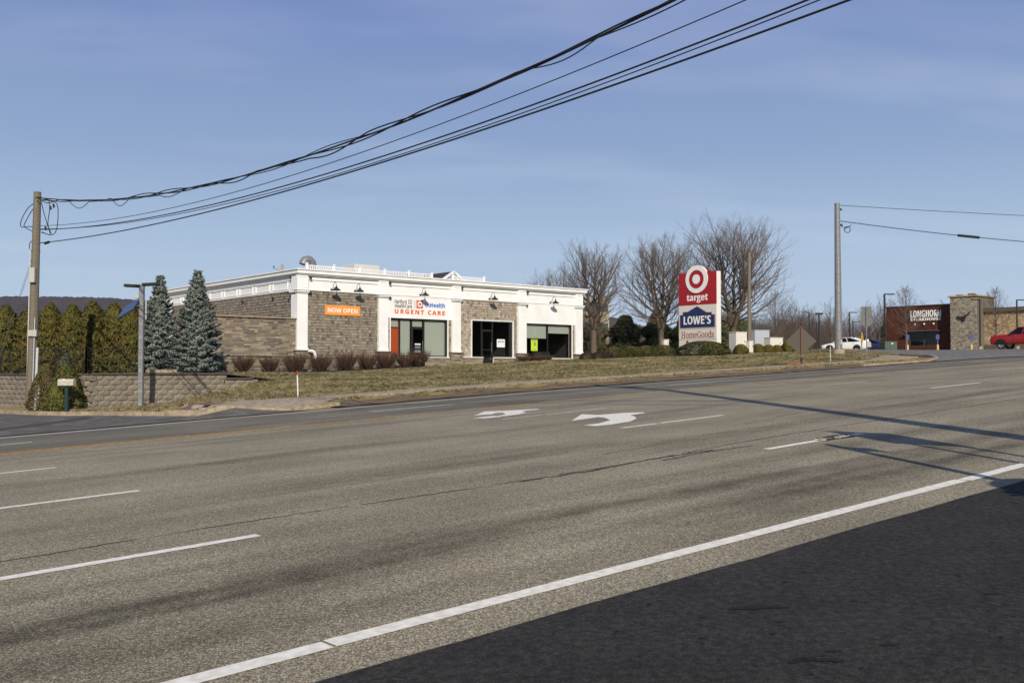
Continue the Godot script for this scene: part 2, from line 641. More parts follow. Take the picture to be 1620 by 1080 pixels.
	mat("grey letters", lin(0.12, 0.12, 0.12), 0.6)
	mat("red print", lin(0.55, 0.03, 0.03), 0.6)
	mat("white print", lin(0.80, 0.80, 0.78), 0.6)
	mat("black print", lin(0.02, 0.02, 0.02), 0.6)
	mat("white paper", lin(0.72, 0.74, 0.78), 0.9)
	mat("lime paper", lin(0.50, 0.66, 0.05), 0.9)
	# sign
	mat("sign red", lin(0.32, 0.012, 0.020), 0.5)
	mat("sign white", lin(0.74, 0.73, 0.71), 0.55)
	mat("sign cream", lin(0.60, 0.58, 0.53), 0.6)
	mat("sign navy", lin(0.014, 0.030, 0.105), 0.5)
	mat("sign maroon", lin(0.26, 0.015, 0.025), 0.6)
	mat("sign rust", lin(0.42, 0.20, 0.14), 0.7)
	# timber and metals
	var wood := mat("weathered pole wood", lin(0.29, 0.26, 0.20), 0.95, streak, 1.0)
	wood.uv1_scale = Vector3(6, 0.5, 6)
	bump(wood, rough, 1.0)
	var galv := mat("galvanised steel", lin(0.30, 0.31, 0.32), 0.5, mottle, 0.8)
	galv.metallic = 0.3
	mat("grey box", lin(0.42, 0.42, 0.40), 0.6)
	mat("conduit", lin(0.5, 0.52, 0.54), 0.5)
	mat("cable", lin(0.014, 0.014, 0.015), 0.6)
	mat("strand wire", lin(0.10, 0.10, 0.10), 0.5)
	var panel := mat("solar cells", lin(0.012, 0.022, 0.07), 0.12)
	panel.clearcoat_enabled = true
	mat("mailbox", lin(0.62, 0.58, 0.47), 0.5, mottle, 1.5)
	mat("mailbox post", lin(0.012, 0.034, 0.038), 0.7)
	# plants
	mat("bark", lin(0.17, 0.135, 0.105), 0.95, streak, 1.5)
	mat("twig", lin(0.15, 0.118, 0.098), 0.95)
	mat("leaf", Color.WHITE, 0.8)
	mat("far wood", Color.WHITE, 0.95)
	mat("hill woods", Color.WHITE, 1.0, noise_tex(0.06, Color(0.62, 0.6, 0.62), Color(1, 1, 1), 51, 512, 5), 0.006, true)
	# far buildings
	var clad := mat("restaurant brown", lin(0.112, 0.036, 0.021), 0.75, mottle, 0.3, true)
	clad.metallic_specular = 0.3
	mat("restaurant tan", lin(0.50, 0.36, 0.22), 0.85, mottle, 0.2, true)
	mat("office tan", lin(0.50, 0.42, 0.30), 0.85, mottle, 0.1, true)
	mat("office glass", lin(0.05, 0.075, 0.075), 0.15)
	mat("dark glass", lin(0.006, 0.006, 0.007), 0.06)
	mat("utility green", lin(0.075, 0.105, 0.085), 0.6)
	mat("cabinet white", lin(0.62, 0.60, 0.54), 0.6)
	mat("cabinet grey", lin(0.40, 0.43, 0.48), 0.55)
	mat("sign back", lin(0.20, 0.20, 0.20), 0.55, mottle, 1.0)
	mat("sign yellow", lin(0.75, 0.47, 0.02), 0.6)
	mat("handicap blue", lin(0.05, 0.09, 0.26), 0.6)
	mat("bollard yellow", lin(0.60, 0.46, 0.22), 0.6)
	mat("sign fabric back", lin(0.16, 0.145, 0.115), 0.9, fine, 1.2)
	mat("safety orange", lin(0.50, 0.17, 0.05), 0.6)
	mat("rust pole", lin(0.17, 0.07, 0.04), 0.7)
	# cars
	for q in [["car white", lin(0.72, 0.73, 0.75)], ["car red", lin(0.28, 0.010, 0.011)], ["car blue", lin(0.012, 0.02, 0.07)]]:
		var m := mat(q[0], q[1], 0.35)
		m.clearcoat_enabled = true
		m.clearcoat_roughness = 0.05
	mat("tyre", lin(0.018, 0.018, 0.018), 0.85)
	var rim := mat("rim", lin(0.55, 0.55, 0.56), 0.3)
	rim.metallic = 0.8
	mat("car trim", lin(0.015, 0.015, 0.016), 0.5)
	mat("lamp lens red", lin(0.35, 0.01, 0.01), 0.2)
	mat("lamp lens clear", lin(0.7, 0.72, 0.75), 0.15)

# ------------------------------------------------------------------ ground, road, pavements
func axis_steps(list: Array) -> Array: # [from, to, step] runs
	var out := []
	for r in list:
		var x: float = r[0]
		while x < r[1] - 0.001:
			out.append(x)
			x += r[2]
	out.append(list[-1][1])
	return out

func build_ground() -> void:
	var us := axis_steps([[-4000, -500, 700], [-500, -60, 40], [-60, 5, 2.5], [5, 66, 0.75], [66, 160, 3], [160, 600, 44], [600, 5000, 800]])
	var vs := axis_steps([[-3000, -200, 560], [-200, -20, 30], [-20, 26.4, 5.8], [26.4, 27.2, 0.4], [27.2, 50, 0.6], [50, 130, 4], [130, 400, 30], [400, 3000, 520]])
	var mb := MB.new()
	var grid := []
	var cols := []
	for v in vs:
		var row := []
		var crow := []
		for u in us:
			var y := ground(u, v)
			if v < 26.7:
				y -= 0.35
			elif v > 60:
				y -= (v - 60) * 0.004
			elif paved(u, v):
				y -= 0.14
			if v > 27.3 and v < 60 and u > 12 and u < 70:
				y += 0.035 * nz.get_noise_2d(u * 6.0, v * 6.0)
			row.append(w(u, v, y))
			var k := nz.get_noise_2d(u * 1.6, v * 3.4) * 0.5 + 0.5 + 0.25 * nz.get_noise_2d(u * 9, v * 9)
			crow.append(Color(1.12, 0.98, 0.80).lerp(Color(0.72, 0.80, 0.52), clampf(k, 0, 1)))
		grid.append(row); cols.append(crow)
	for j in vs.size() - 1:
		for i in us.size() - 1:
			var a: Vector3 = grid[j][i]
			var b: Vector3 = grid[j][i + 1]
			var d: Vector3 = grid[j + 1][i + 1]
			var e: Vector3 = grid[j + 1][i]
			for q in [[a, b, d, cols[j][i], cols[j][i + 1], cols[j + 1][i + 1]], [a, d, e, cols[j][i], cols[j + 1][i + 1], cols[j + 1][i]]]:
				var m: Vector3 = (q[1] - q[0]).cross(q[2] - q[0]).normalized()
				for s in [0, 2, 1]:
					mb.p.append(q[s]); mb.n.append(m); mb.c.append(q[s + 3])
	struct("ground", mb.mesh(), M["winter grass"])

	# main road
	mb = MB.new()
	var ru := axis_steps([[-400, -30, 37], [-30, 100, 1.5], [100, 600, 50]])
	var rv := axis_steps([[3.0, 19.3, 1.63], [19.3, 27.3, 1.0]])
	for j in rv.size() - 1:
		for i in ru.size() - 1:
			var q := []
			for s in [[i, j], [i + 1, j], [i + 1, j + 1], [i, j + 1]]:
				var u: float = ru[s[0]]
				var v: float = rv[s[1]]
				if j == rv.size() - 2 and s[1] == rv.size() - 1:
					v -= 0.12 + 0.14 * nz.get_noise_2d(u * 5.0, 3.0)
				q.append([w(u, v, road(u, v)), Vector2(u, v) / 1.6, Vector2((u - WEAR_U0) / (WEAR_U1 - WEAR_U0), (v - WEAR_V0) / (WEAR_V1 - WEAR_V0))])
			for s in [[0, 1, 2], [0, 2, 3]]:
				mb.tri(q[s[0]][0], q[s[1]][0], q[s[2]][0])
				for x in [s[0], s[2], s[1]]:
					mb.t.append(q[x][1]); mb.t2.append(q[x][2])
	struct("road", mb.mesh(), M["road asphalt"])

	# the dark lot where the camera stands: newer asphalt laid against the old road
	mb = MB.new()
	var lu := axis_steps([[-200, -10, 19], [-10, 30, 0.4], [30, 300, 30]])
	for i in lu.size() - 1:
		var row := []
		for u in [lu[i], lu[i + 1]]:
			var e: float = 4.07 + 0.035 * nz.get_noise_2d(u * 4.0, 0.0) + 0.015 * nz.get_noise_2d(u * 25.0, 9.0)
			row.append([w(u, -40, road(u, -40) + 0.012), w(u, 0.0, road(u, 0) + 0.012), w(u, e, road(u, e) + 0.012), w(u, e + 0.02, road(u, e) - 0.01)])
		for k in 3:
			mb.quad(row[0][k], row[1][k], row[1][k + 1], row[0][k + 1])
	struct("parking_lot", mb.mesh(), M["dark lot asphalt"])

	# side street on the left
	mb = MB.new()
	var sv := axis_steps([[26.7, 44, 0.7], [44, 100, 4]])
	for j in sv.size() - 1:
		var k := 16
		for i in k:
			var q := []
			for s in [[i, j], [i + 1, j], [i + 1, j + 1], [i, j + 1]]:
				var v: float = sv[s[1]]
				var u: float = lerpf(-14.0, kerb_u(v), float(s[0]) / k)
				q.append(w(u, v, ground(u, v) + 0.02))
			mb.quad(q[0], q[1], q[2], q[3])
	struct("side_street", mb.mesh(), M["side street asphalt"])
	# darker strip of repair tar in the side street mouth
	mb = MB.new()
	var strip := []
	var back := []
	for q in [[2.0, 29.6], [4.5, 30.0], [6.5, 30.6], [8.2, 31.4], [9.6, 32.4], [10.6, 33.4]]:
		strip.append(q)
		back.push_front([q[0] - 0.1, q[1] + 0.75])
	uv_poly(mb, strip + back, 0.026)
	struct("asphalt_repair", mb.mesh(), mat("repair asphalt", lin(0.2, 0.2, 0.2), 0.9, M["road asphalt"].albedo_texture, 0.33, true, false))

	# entrance road on the right
	mb = MB.new()
	sv = axis_steps([[27.0, 44, 0.7]])
	for j in sv.size() - 1:
		var k := 24
		for i in k:
			var q := []
			for s in [[i, j], [i + 1, j], [i + 1, j + 1], [i, j + 1]]:
				var v: float = sv[s[1]]
				var u0 := kerb_r(v)
				var u: float = lerpf(u0, 170.0, pow(float(s[0]) / k, 1.6))
				q.append(w(u, v, ground(u, v) + 0.045))
			mb.quad(q[0], q[1], q[2], q[3])
	struct("entrance_road", mb.mesh(), M["side street asphalt"].duplicate())
	var er: StandardMaterial3D = get_node("entrance_road").material_override
	er.albedo_color = lin(0.72, 0.72, 0.70)

	# kerbs: stones along the two corners and a short one left of the shop
	var kerb := run_node("side_street_kerb")
	kerb_run(kerb, [[8.5, 46.0], [9.4, 40.2], [9.85, 37.4], [10.35, 35.6], [10.95, 34.7], [11.5, 32.9], [12.1, 31.4]], 0.15)
	var kerb2 := run_node("entrance_kerb")
	kerb_run(kerb2, [[47.2, 27.5], [50.5, 27.5], [54.5, 27.65], [57.0, 28.4], [59.3, 30.0], [61.3, 33.0], [63.0, 38.0], [66.0, 41.5]], 0.13)
	var kerb3 := run_node("road_kerb")
	kerb_run(kerb3, [[14.6, 27.45], [16.2, 27.5]], 0.14)

	# bare dirt verge between road edge and sidewalk
	mb = MB.new()
	var vu := axis_steps([[15.8, 58, 0.6]])
	for i in vu.size() - 1:
		for k in 4:
			var q := []
			for s in [[i, k], [i + 1, k], [i + 1, k + 1], [i, k + 1]]:
				var u: float = vu[s[0]]
				var far := 28.35 + 0.45 * nz.get_noise_2d(u * 3.0, 50.0)
				var v: float = lerpf(26.95 + 0.1 * nz.get_noise_2d(u * 6, 1.0), far, s[1] / 4.0)
				q.append(w(u, v, ground(u, v) + 0.03 + 0.03 * nz.get_noise_2d(u * 20.0, v * 20.0)))
			mb.quad(q[0], q[1], q[2], q[3], Color(0.9, 0.86, 0.8).lerp(Color(0.62, 0.58, 0.54), rng.randf()))
	struct("verge", mb.mesh(), M["dirt"])

	# sidewalk slabs
	var walk := run_node("sidewalk")
	var u := 17.2
	while u < 59.0:
		mb = MB.new()
		var ln := 1.52
		var sink := rng.randf_range(-0.006, 0.006)
		var v0 := 29.25
		var v1 := 30.75
		if u > 53: # the walk bends away with the corner
			v0 += (u - 53) * 0.35
			v1 += (u - 53) * 0.40
		var q := []
		for s in [[u, v0], [u + ln - 0.012, v0], [u + ln - 0.012, v1], [u, v1]]:
			q.append(w(s[0], s[1], ground(s[0], s[1]) - 0.08))
		for k in 4:
			q.append(q[k] + Vector3.UP * (0.12 + sink))
		var tone := rng.randf_range(0.88, 1.05)
		mb.hexa(q, Color(tone, tone * 0.99, tone * 0.97))
		part(walk, "slab", mb.mesh(), M["concrete"])
		u += ln
	mb = MB.new()
	uv_poly(mb, RAMP, 0.03)
	for i in RAMP.size(): # its edge goes down into the ground
		var a := Vector2(RAMP[i][0], RAMP[i][1])
		var b := Vector2(RAMP[(i + 1) % RAMP.size()][0], RAMP[(i + 1) % RAMP.size()][1])
		for k in 4:
			var p := a.lerp(b, k / 4.0)
			var e := a.lerp(b, (k + 1) / 4.0)
			var p3 := w(p.x, p.y, ground(p.x, p.y) + 0.03)
			var e3 := w(e.x, e.y, ground(e.x, e.y) + 0.03)
			mb.quad(p3 + Vector3.DOWN * 0.3, e3 + Vector3.DOWN * 0.3, e3, p3)
	struct("ramp", mb.mesh(), M["concrete"])
	mb = MB.new()
	uv_poly(mb, [[12.35, 31.6], [13.05, 30.4], [14.0, 30.9], [13.4, 32.2]], 0.036)
	struct("ramp_paver", mb.mesh(), mat("brick red paver", lin(0.20, 0.125, 0.105), 0.9, M["concrete"].albedo_texture, 1.2, true, false))

func run_node(called: String) -> Node3D:
	var o := Node3D.new()
	o.name = numbered(called)
	o.set_meta("kind", "structure")
	add_child(o)
	return o

func kerb_run(parent: Node3D, pts: Array, ht: float) -> void:
	for i in pts.size() - 1:
		var a := Vector2(pts[i][0], pts[i][1])
		var b := Vector2(pts[i + 1][0], pts[i + 1][1])
		var k := maxi(1, int(round(a.distance_to(b) / 1.6)))
		for j in k:
			var s := a.lerp(b, float(j) / k)
			var e := a.lerp(b, float(j + 1) / k - 0.004)
			var nrm := (e - s).orthogonal().normalized() * 0.16
			if nrm.dot(Vector2(0.2, 1)) < 0:
				nrm = -nrm
			var mb := MB.new()
			var q := []
			for c in [s, e, e + nrm, s + nrm]:
				q.append(w(c.x, c.y, minf(ground(s.x, s.y), ground(e.x, e.y)) - 0.15))
			for m in 4:
				var c: Vector2 = [s, e, e + nrm, s + nrm][m]
				q.append(w(c.x, c.y, ground(s.x if m in [0, 3] else e.x, s.y if m in [0, 3] else e.y) + ht + rng.randf_range(-0.008, 0.008)))
			var f := (q[1] - q[0]).cross(q[4] - q[0]) as Vector3
			if f.dot(q[0] - q[3]) < 0:
				q = [q[1], q[0], q[3], q[2], q[5], q[4], q[7], q[6]]
			var tone := rng.randf_range(0.85, 1.1)
			mb.hexa(q, Color(tone, tone, tone))
			part(parent, "kerb_stone", mb.mesh(), M["concrete"])

func build_markings() -> void:
	var line := func(called: String, m: String, runs: Array, lift := 0.004) -> void:
		for r in runs:
			var mb := MB.new()
			ribbon(mb, r[0], r[1], r[2], r[2] + r[3], lift, Color.WHITE, 0.004)
			struct(called, mb.mesh(), M[m])
	line.call("edge_line", "road paint", [[-40, 2.62, 4.49, 0.14], [2.64, 9.6, 4.50, 0.14], [9.62, 80, 4.48, 0.14], [-40, 16.5, 25.97, 0.2]])
	line.call("edge_line", "faded paint", [[16.5, 140, 25.95, 0.26]])
	line.call("lane_line", "road paint", [[0.3, 3.82, 7.74, 0.13], [10.96, 12.15, 7.72, 0.13], [12.95, 13.25, 7.70, 0.12], [1.3, 4.23, 11.68, 0.12], [12.56, 13.45, 11.82, 0.11], [13.55, 15.33, 11.82, 0.11], [23.68, 26.35, 11.95, 0.12], [34.6, 37.6, 12.0, 0.12], [1.4, 4.4, 15.58, 0.11]])
	line.call("lane_line", "faded paint", [[13.1, 14.2, 15.72, 0.10], [14.3, 16.08, 15.70, 0.10], [24.34, 25.0, 15.70, 0.10], [25.05, 27.18, 15.70, 0.10], [35.5, 38.4, 15.7, 0.1], [46.5, 49.5, 15.7, 0.1], [2.9, 5.85, 22.35, 0.24], [14.2, 16.95, 22.4, 0.24], [26.2, 30.2, 22.5, 0.24], [37.2, 40.3, 22.5, 0.24], [48.3, 51.3, 22.5, 0.24], [59.5, 62.5, 22.5, 0.24]])
	line.call("centre_line", "yellow paint", [[-40, 10.2, 18.98, 0.13], [-40, 10.2, 19.31, 0.13]])
	var u := 10.4
	while u < 90: # worn to patches further up
		var ln := rng.randf_range(0.8, 2.6)
		line.call("centre_line", "yellow paint", [[u, u + ln, 19.0 + rng.randf_range(-0.01, 0.01), rng.randf_range(0.09, 0.13)]])
		if rng.randf() < 0.7:
			line.call("centre_line", "yellow paint", [[u + 0.3, u + ln, 19.31, rng.randf_range(0.06, 0.11)]])
		u += ln + rng.randf_range(0.15, 0.7)
	# seam of dark tar beside the yellow line
	var mb := MB.new()
	u = 8.0
	while u < 60:
		ribbon(mb, u, u + 2.0, 19.52, 19.57 + rng.randf_range(0.0, 0.04), 0.004, Color.WHITE, 0.02)
		u += rng.randf_range(2.1, 3.0)
	struct("tar_seam", mb.mesh(), M["tar"])
	for a in [[[13.33, 13.94], [14.63, 14.99], [14.59, 14.47], [15.20, 14.30], [15.44, 13.98], [15.30, 13.82], [14.76, 13.72], [14.48, 13.34], [14.17, 13.02], [13.63, 12.67], [13.00, 12.55], [12.64, 12.59], [12.70, 12.96], [13.10, 12.96], [13.70, 13.26], [14.06, 13.74], [14.18, 14.06], [13.75, 13.98]],
			[[13.56, 17.29], [14.51, 18.09], [14.81, 17.75], [15.27, 17.52], [15.53, 17.33], [15.37, 17.17], [14.88, 17.19], [14.58, 16.71], [14.18, 16.48], [13.67, 16.39], [13.59, 16.55], [14.06, 16.79], [14.40, 17.31], [14.27, 17.40], [13.94, 17.13], [13.84, 17.27]],
			[[13.06, 16.67], [13.61, 16.72], [13.67, 16.49], [13.51, 16.31], [13.10, 16.37]]]:
		mb = MB.new()
		uv_poly(mb, a, 0.004)
		struct("turn_arrow", mb.mesh(), M["road paint"])
	# long crack along the second lane, opened and darkened with dirt
	mb = MB.new()
	crack(mb, [[1.9, 8.5], [4.0, 8.55], [6.2, 8.42], [7.5, 8.35], [9.0, 8.38], [10.2, 8.48], [11.4, 8.62], [14.6, 8.68], [17.6, 8.62], [20.6, 8.55], [30, 8.5]], 0.03)
	crack(mb, [[7.2, 8.32], [8.3, 8.28], [9.4, 8.42], [10.6, 8.36]], 0.07)
	crack(mb, [[9.4, 8.2], [10.4, 8.28], [11.2, 8.22]], 0.05)
	crack(mb, [[14.0, 10.4], [17.0, 10.9], [21.0, 11.1], [26, 11.0]], 0.02)
	crack(mb, [[18.2, 9.4], [20.2, 9.1], [23, 9.2]], 0.025)
	crack(mb, [[9.5, 9.35], [11.0, 9.5], [12.2, 9.3]], 0.02)
	crack(mb, [[5.35, 14.3], [5.8, 13.9], [6.1, 13.5], [6.5, 13.35]], 0.025)
	struct("road_crack", mb.mesh(), M["tar"])
	# broken patch in the lane line, dark filler with flakes of paint
	mb = MB.new()
	uv_poly(mb, blob(12.65, 7.82, 0.62, 0.2, 22, 0.25), 0.003)
	struct("pothole_patch", mb.mesh(), M["tar"])
	mb = MB.new()
	for i in 26:
		var cu := rng.randf_range(12.15, 13.15)
		uv_poly(mb, blob(cu, 7.8 + rng.randf_range(-0.1, 0.08), rng.randf_range(0.02, 0.09), rng.randf_range(0.015, 0.045), 6, 0.4), 0.007, Color(1, 0.95, 0.8) if rng.randf() < 0.6 else Color(0.8, 0.6, 0.35))
	struct("paint_flakes", mb.mesh(), M["road paint"]).set_meta("kind", "stuff")
	# drips and spots on the dark lot
	mb = MB.new()
	for q in [[4.535, 3.325, 0.15, 0.035], [4.64, 3.20, 0.045, 0.014], [3.95, 2.63, 0.035, 0.03], [3.99, 2.61, 0.04, 0.024], [4.02, 2.56, 0.045, 0.024], [4.16, 2.59, 0.035, 0.02], [3.90, 2.64, 0.025, 0.02], [4.05, 2.50, 0.03, 0.014], [4.22, 3.4, 0.022, 0.014], [3.93, 3.17, 0.025, 0.014], [4.21, 2.96, 0.022, 0.014], [4.41, 2.45, 0.05, 0.016], [5.0, 2.99, 0.025, 0.01], [4.4, 3.05, 0.03, 0.012], [5.6, 2.5, 0.05, 0.014]]:
		var pts := []
		for e in blob(0, 0, q[2], q[3], 16, 0.22):
			pts.append([q[0] + e[0] * 0.763 + e[1] * 0.647, q[1] - e[0] * 0.647 + e[1] * 0.763])
		uv_poly(mb, pts, 0.016)
	for i in 30:
		uv_poly(mb, blob(rng.randf_range(2.4, 7), rng.randf_range(1.6, 3.8), rng.randf_range(0.008, 0.02), rng.randf_range(0.006, 0.014), 8, 0.3), 0.016)
	struct("oil_spots", mb.mesh(), mat("oil spot", lin(0.009, 0.009, 0.009), 0.85)).set_meta("kind", "stuff")

func crack(mb: MB, pts: Array, wd: float) -> void:
	for i in pts.size() - 1:
		var a := Vector2(pts[i][0], pts[i][1])
		var b := Vector2(pts[i + 1][0], pts[i + 1][1])
		var k := int(a.distance_to(b) / 0.14) + 1
		var last := a
		var lw := wd * 0.5
		for j in k:
			var e := a.lerp(b, float(j + 1) / k) + Vector2(0, 0.05 * nz.get_noise_2d(a.lerp(b, float(j + 1) / k).x * 30.0, wd * 900) if j < k - 1 else 0.0)
			var nw := wd * rng.randf_range(0.3, 1.1) * 0.5
			if rng.randf() > 0.04:
				mb.quad(w(last.x, last.y - lw, ground(last.x, last.y - lw) + 0.0035), w(e.x, e.y - nw, ground(e.x, e.y - nw) + 0.0035), w(e.x, e.y + nw, ground(e.x, e.y + nw) + 0.0035), w(last.x, last.y + lw, ground(last.x, last.y + lw) + 0.0035))
			last = e
			lw = nw

func build_hills() -> void: # wooded ridge far behind the shops; higher on the left, running out to the right
	var f := FastNoiseLite.new()
	f.seed = 3
	f.frequency = 0.004
	f.fractal_octaves = 4
	var mb := MB.new()
	var A := deg_to_rad(49.7)
	var rows := []
	var crest := [[-1.2, 172.0], [-0.514, 183.0], [-0.40, 180.0], [-0.30, 168.0], [-0.1, 150.0], [0.07, 140.0], [0.10, 128.0], [0.14, 100.0], [0.22, 60.0], [0.5, 45.0], [1.2, 55.0]]
	var k := 1400
	for i in k + 1:
		var s := lerpf(-1.2, 1.2, float(i) / k)
		var row := []
		var top := lerp_pts(crest, s) + 5.0 * f.get_noise_1d(s * 400.0)
		for j in 15:
			var fw := 2500.0 - 55.0 * (14 - j) * 1.2 if j < 13 else 2500.0 + 60.0 * (j - 12)
			var t := clampf(j / 12.0, 0, 1)
			var h := top * pow(t, 0.8)
			if j > 12:
				h = top - 25.0 * (j - 12)
			var ru := s * 2500.0
			var u := ru * sin(A) + fw * cos(A)
			var v := -ru * cos(A) + fw * sin(A)
			if j > 0 and j <= 12:
				h += rng.randf_range(-1.6, 1.6)
			row.append(w(u, v, h - 4.0 if j > 0 else -30.0))
		rows.append(row)
	for i in k:
		for j in 14:
			var g := rng.randf_range(0.75, 1.2)
			mb.quad(rows[i][j], rows[i + 1][j], rows[i + 1][j + 1], rows[i][j + 1], Color(0.082 * g, 0.059 * g, 0.052 * g))
	struct("hill", mb.mesh(), M["hill woods"])

# ------------------------------------------------------------------ retaining wall, planted terrace
func rough_block(sd: int, size: Vector3) -> ArrayMesh: # split-face block: the face at +z is broken, the rest sawn
	var r := RandomNumberGenerator.new()
	r.seed = sd
	var mb := MB.new()
	var h := size / 2
	var k := 4
	var pts := []
	for y in k + 1:
		var row := []
		for x in k + 1:
			var rim: bool = x == 0 or y == 0 or x == k or y == k
			var z := h.z - (0.034 if rim else 0.0) + r.randf_range(-0.008, 0.008)
			row.append(Vector3(lerpf(-h.x, h.x, float(x) / k), lerpf(-h.y, h.y, float(y) / k), z))
		pts.append(row)
	for y in k:
		for x in k:
			mb.quad(pts[y][x], pts[y][x + 1], pts[y + 1][x + 1], pts[y + 1][x])
	for x in k:
		mb.quad(pts[k][x], pts[k][x + 1], Vector3(pts[k][x + 1].x, h.y, -h.z), Vector3(pts[k][x].x, h.y, -h.z))
	for y in k:
		mb.quad(Vector3(-h.x, pts[y][0].y, -h.z), pts[y][0], pts[y + 1][0], Vector3(-h.x, pts[y + 1][0].y, -h.z))
		mb.quad(pts[y][k], Vector3(h.x, pts[y][k].y, -h.z), Vector3(h.x, pts[y + 1][k].y, -h.z), pts[y + 1][k])
	return mb.mesh()

func build_terrace() -> void:
	# planting bed behind the wall
	var mb := MB.new()
	var tu := axis_steps([[9.0, 24.5, 0.5]])
	var tv := axis_steps([[39.25, 64, 0.9]])
	for i in tu.size() - 1:
		for j in tv.size() - 1:
			if tu[i] < 12.45 - (tv[j] - 39.0) * 0.2:
				continue
			var q := []
			for s in [[i, j], [i + 1, j], [i + 1, j + 1], [i, j + 1]]:
				q.append(w(tu[s[0]], tv[s[1]], terrace_y(tu[s[0]], tv[s[1]])))
			mb.quad(q[0], q[1], q[2], q[3], Color(1.0, 0.95, 0.8).lerp(Color(0.7, 0.62, 0.5), rng.randf()))
	struct("terrace", mb.mesh(), M["dirt"])
	# the wall itself: courses of split-face block under a dark cap
	var wall := thing("retaining_wall", "tan split-face block retaining wall with dark cap below the evergreens", "retaining wall", w(12.3, 39.0, -1.5))
	var variants := []
	for i in 5:
		variants.append(rough_block(60 + i, Vector3(0.448, 0.196, 0.28)))
	var tones := []
	for i in 4:
		var m: StandardMaterial3D = M["split face block"].duplicate()
		m.albedo_color = lin(0.46 + 0.035 * i, 0.405 + 0.03 * i, 0.325 + 0.025 * i)
		tones.append(m)
	var cap_mb := MB.new()
	cap_mb.bev(Vector3.ZERO, Vector3(0.596, 0.075, 0.36), 0.012)
	var cap_mesh := cap_mb.mesh()
	var runs := [[Vector2(12.25, 39.05), Vector2(17.55, 39.05), -0.10], [Vector2(17.6, 39.05), Vector2(19.05, 39.05), -0.30], [Vector2(19.1, 39.05), Vector2(20.7, 39.05), -0.42], [Vector2(9.0, 55.3), Vector2(12.15, 39.2), -0.12]]
	for r in runs:
		var a: Vector2 = r[0]
		var b: Vector2 = r[1]
		var top: float = r[2]
		var dir := (b - a).normalized()
		var turn := atan2(dir.y, dir.x)
		var ln := a.distance_to(b)
		var course := 0
		var y := top - 0.075 - 0.1
		while y > -1.75:
			var x := 0.225 + (0.225 if course % 2 == 1 else 0.0)
			if course % 2 == 1:
				var hb := part(wall, "block", variants[course % 5], tones[course % 4])
				var hq := a + dir * 0.1125
				hb.transform = Transform3D(Basis(Vector3.UP, turn) * Basis.from_scale(Vector3(0.49, 1, 1)), w(hq.x, hq.y, y) - wall.position + Vector3(0, 0, -0.14 + course * 0.018))
			while x < ln - 0.1:
				var q := a + dir * x
				var o := part(wall, "block", variants[rng.randi() % 5], tones[rng.randi() % 4])
				o.position = w(q.x, q.y, y) - wall.position + Vector3(0, 0, -0.14)
				o.rotation.y = turn
				o.position += Vector3(0, 0, rng.randf_range(-0.008, 0.008) - course * -0.018)
				x += 0.45
			var rest := ln - (x - 0.225)
			if rest > 0.06:
				var eb := part(wall, "block", variants[(course + 2) % 5], tones[(course + 1) % 4])
				var eq := b - dir * rest / 2
				eb.transform = Transform3D(Basis(Vector3.UP, turn) * Basis.from_scale(Vector3(rest / 0.455, 1, 1)), w(eq.x, eq.y, y) - wall.position + Vector3(0, 0, -0.14 + course * 0.018))
			y -= 0.2
			course += 1
		if r == runs[3]: # corner stones, turned course by course
			for cy in 8:
				var cb := part(wall, "block", variants[cy % 5], tones[(cy * 3) % 4])
				cb.position = w(12.2, 39.06, -0.295 - cy * 0.2) - wall.position + Vector3(0.02, 0, -0.14)
				cb.rotation.y = turn if cy % 2 == 0 else 0.0
		var cx := 0.3
		while cx < ln:
			var q := a + dir * cx
			var o := part(wall, "cap", cap_mesh, M["cap stone"])
			o.position = w(q.x, q.y, top - 0.036) - wall.position + Vector3(0, 0, -0.13)
			o.rotation.y = turn + rng.randf_range(-0.01, 0.01)
			cx += 0.6
	mb = MB.new()
	mb.bev(Vector3.ZERO, Vector3(1.15, 0.12, 0.34), 0.015)
	solo("loose_cap_stone", mb.mesh(), M["concrete"], "pale cap slab lying on the retaining wall before the spruces", "slab", w(14.95, 39.17, -0.035), "", 0.02)
	# black metal fence on the terrace
	var fence := thing("black_fence", "low black metal fence along the top of the retaining wall", "fence", w(12, 40.6, -0.14))
	var line := [Vector2(10.6, 50.0), Vector2(12.5, 40.6), Vector2(17.0, 40.6)]
	for s in 2:
		var a: Vector2 = line[s]
		var b: Vector2 = line[s + 1]
		for yy in [0.12, 0.55, 1.02]:
			mb = MB.new()
			mb.o = fence.position
			mb.tube([w(a.x, a.y, -0.14 + yy), w(b.x, b.y, -0.14 + yy)], [0.016], 5)
			part(fence, "rail", mb.mesh(), M["black fence metal"])
		var k := int(a.distance_to(b) / 2.0)
		for i in k + 1:
			var q := a.lerp(b, float(i) / k)
			mb = MB.new()
			mb.o = fence.position
			mb.box(w(q.x, q.y, -0.14 + 0.52), Vector3(0.05, 1.1, 0.05))
			part(fence, "post", mb.mesh(), M["black fence metal"])
		mb = MB.new()
		mb.o = fence.position
		var x := 0.06
		while x < a.distance_to(b): # chain mesh, joined: each wire is far thinner than a pixel
			var q := a + (b - a).normalized() * x
			mb.tube([w(q.x, q.y, -0.05), w(q.x, q.y, 0.86)], [0.005], 3, Color.WHITE, false)
			x += 0.09
		stuff(part(fence, "wire_mesh", mb.mesh(), M["black fence metal"]))

func terrace_y(u: float, v: float) -> float:
	return lerpf(-0.16, lawn(u, v) - 0.03 + 0.06 * smoothstep(40.0, 44.0, v), smoothstep(17.4, 20.8, u))

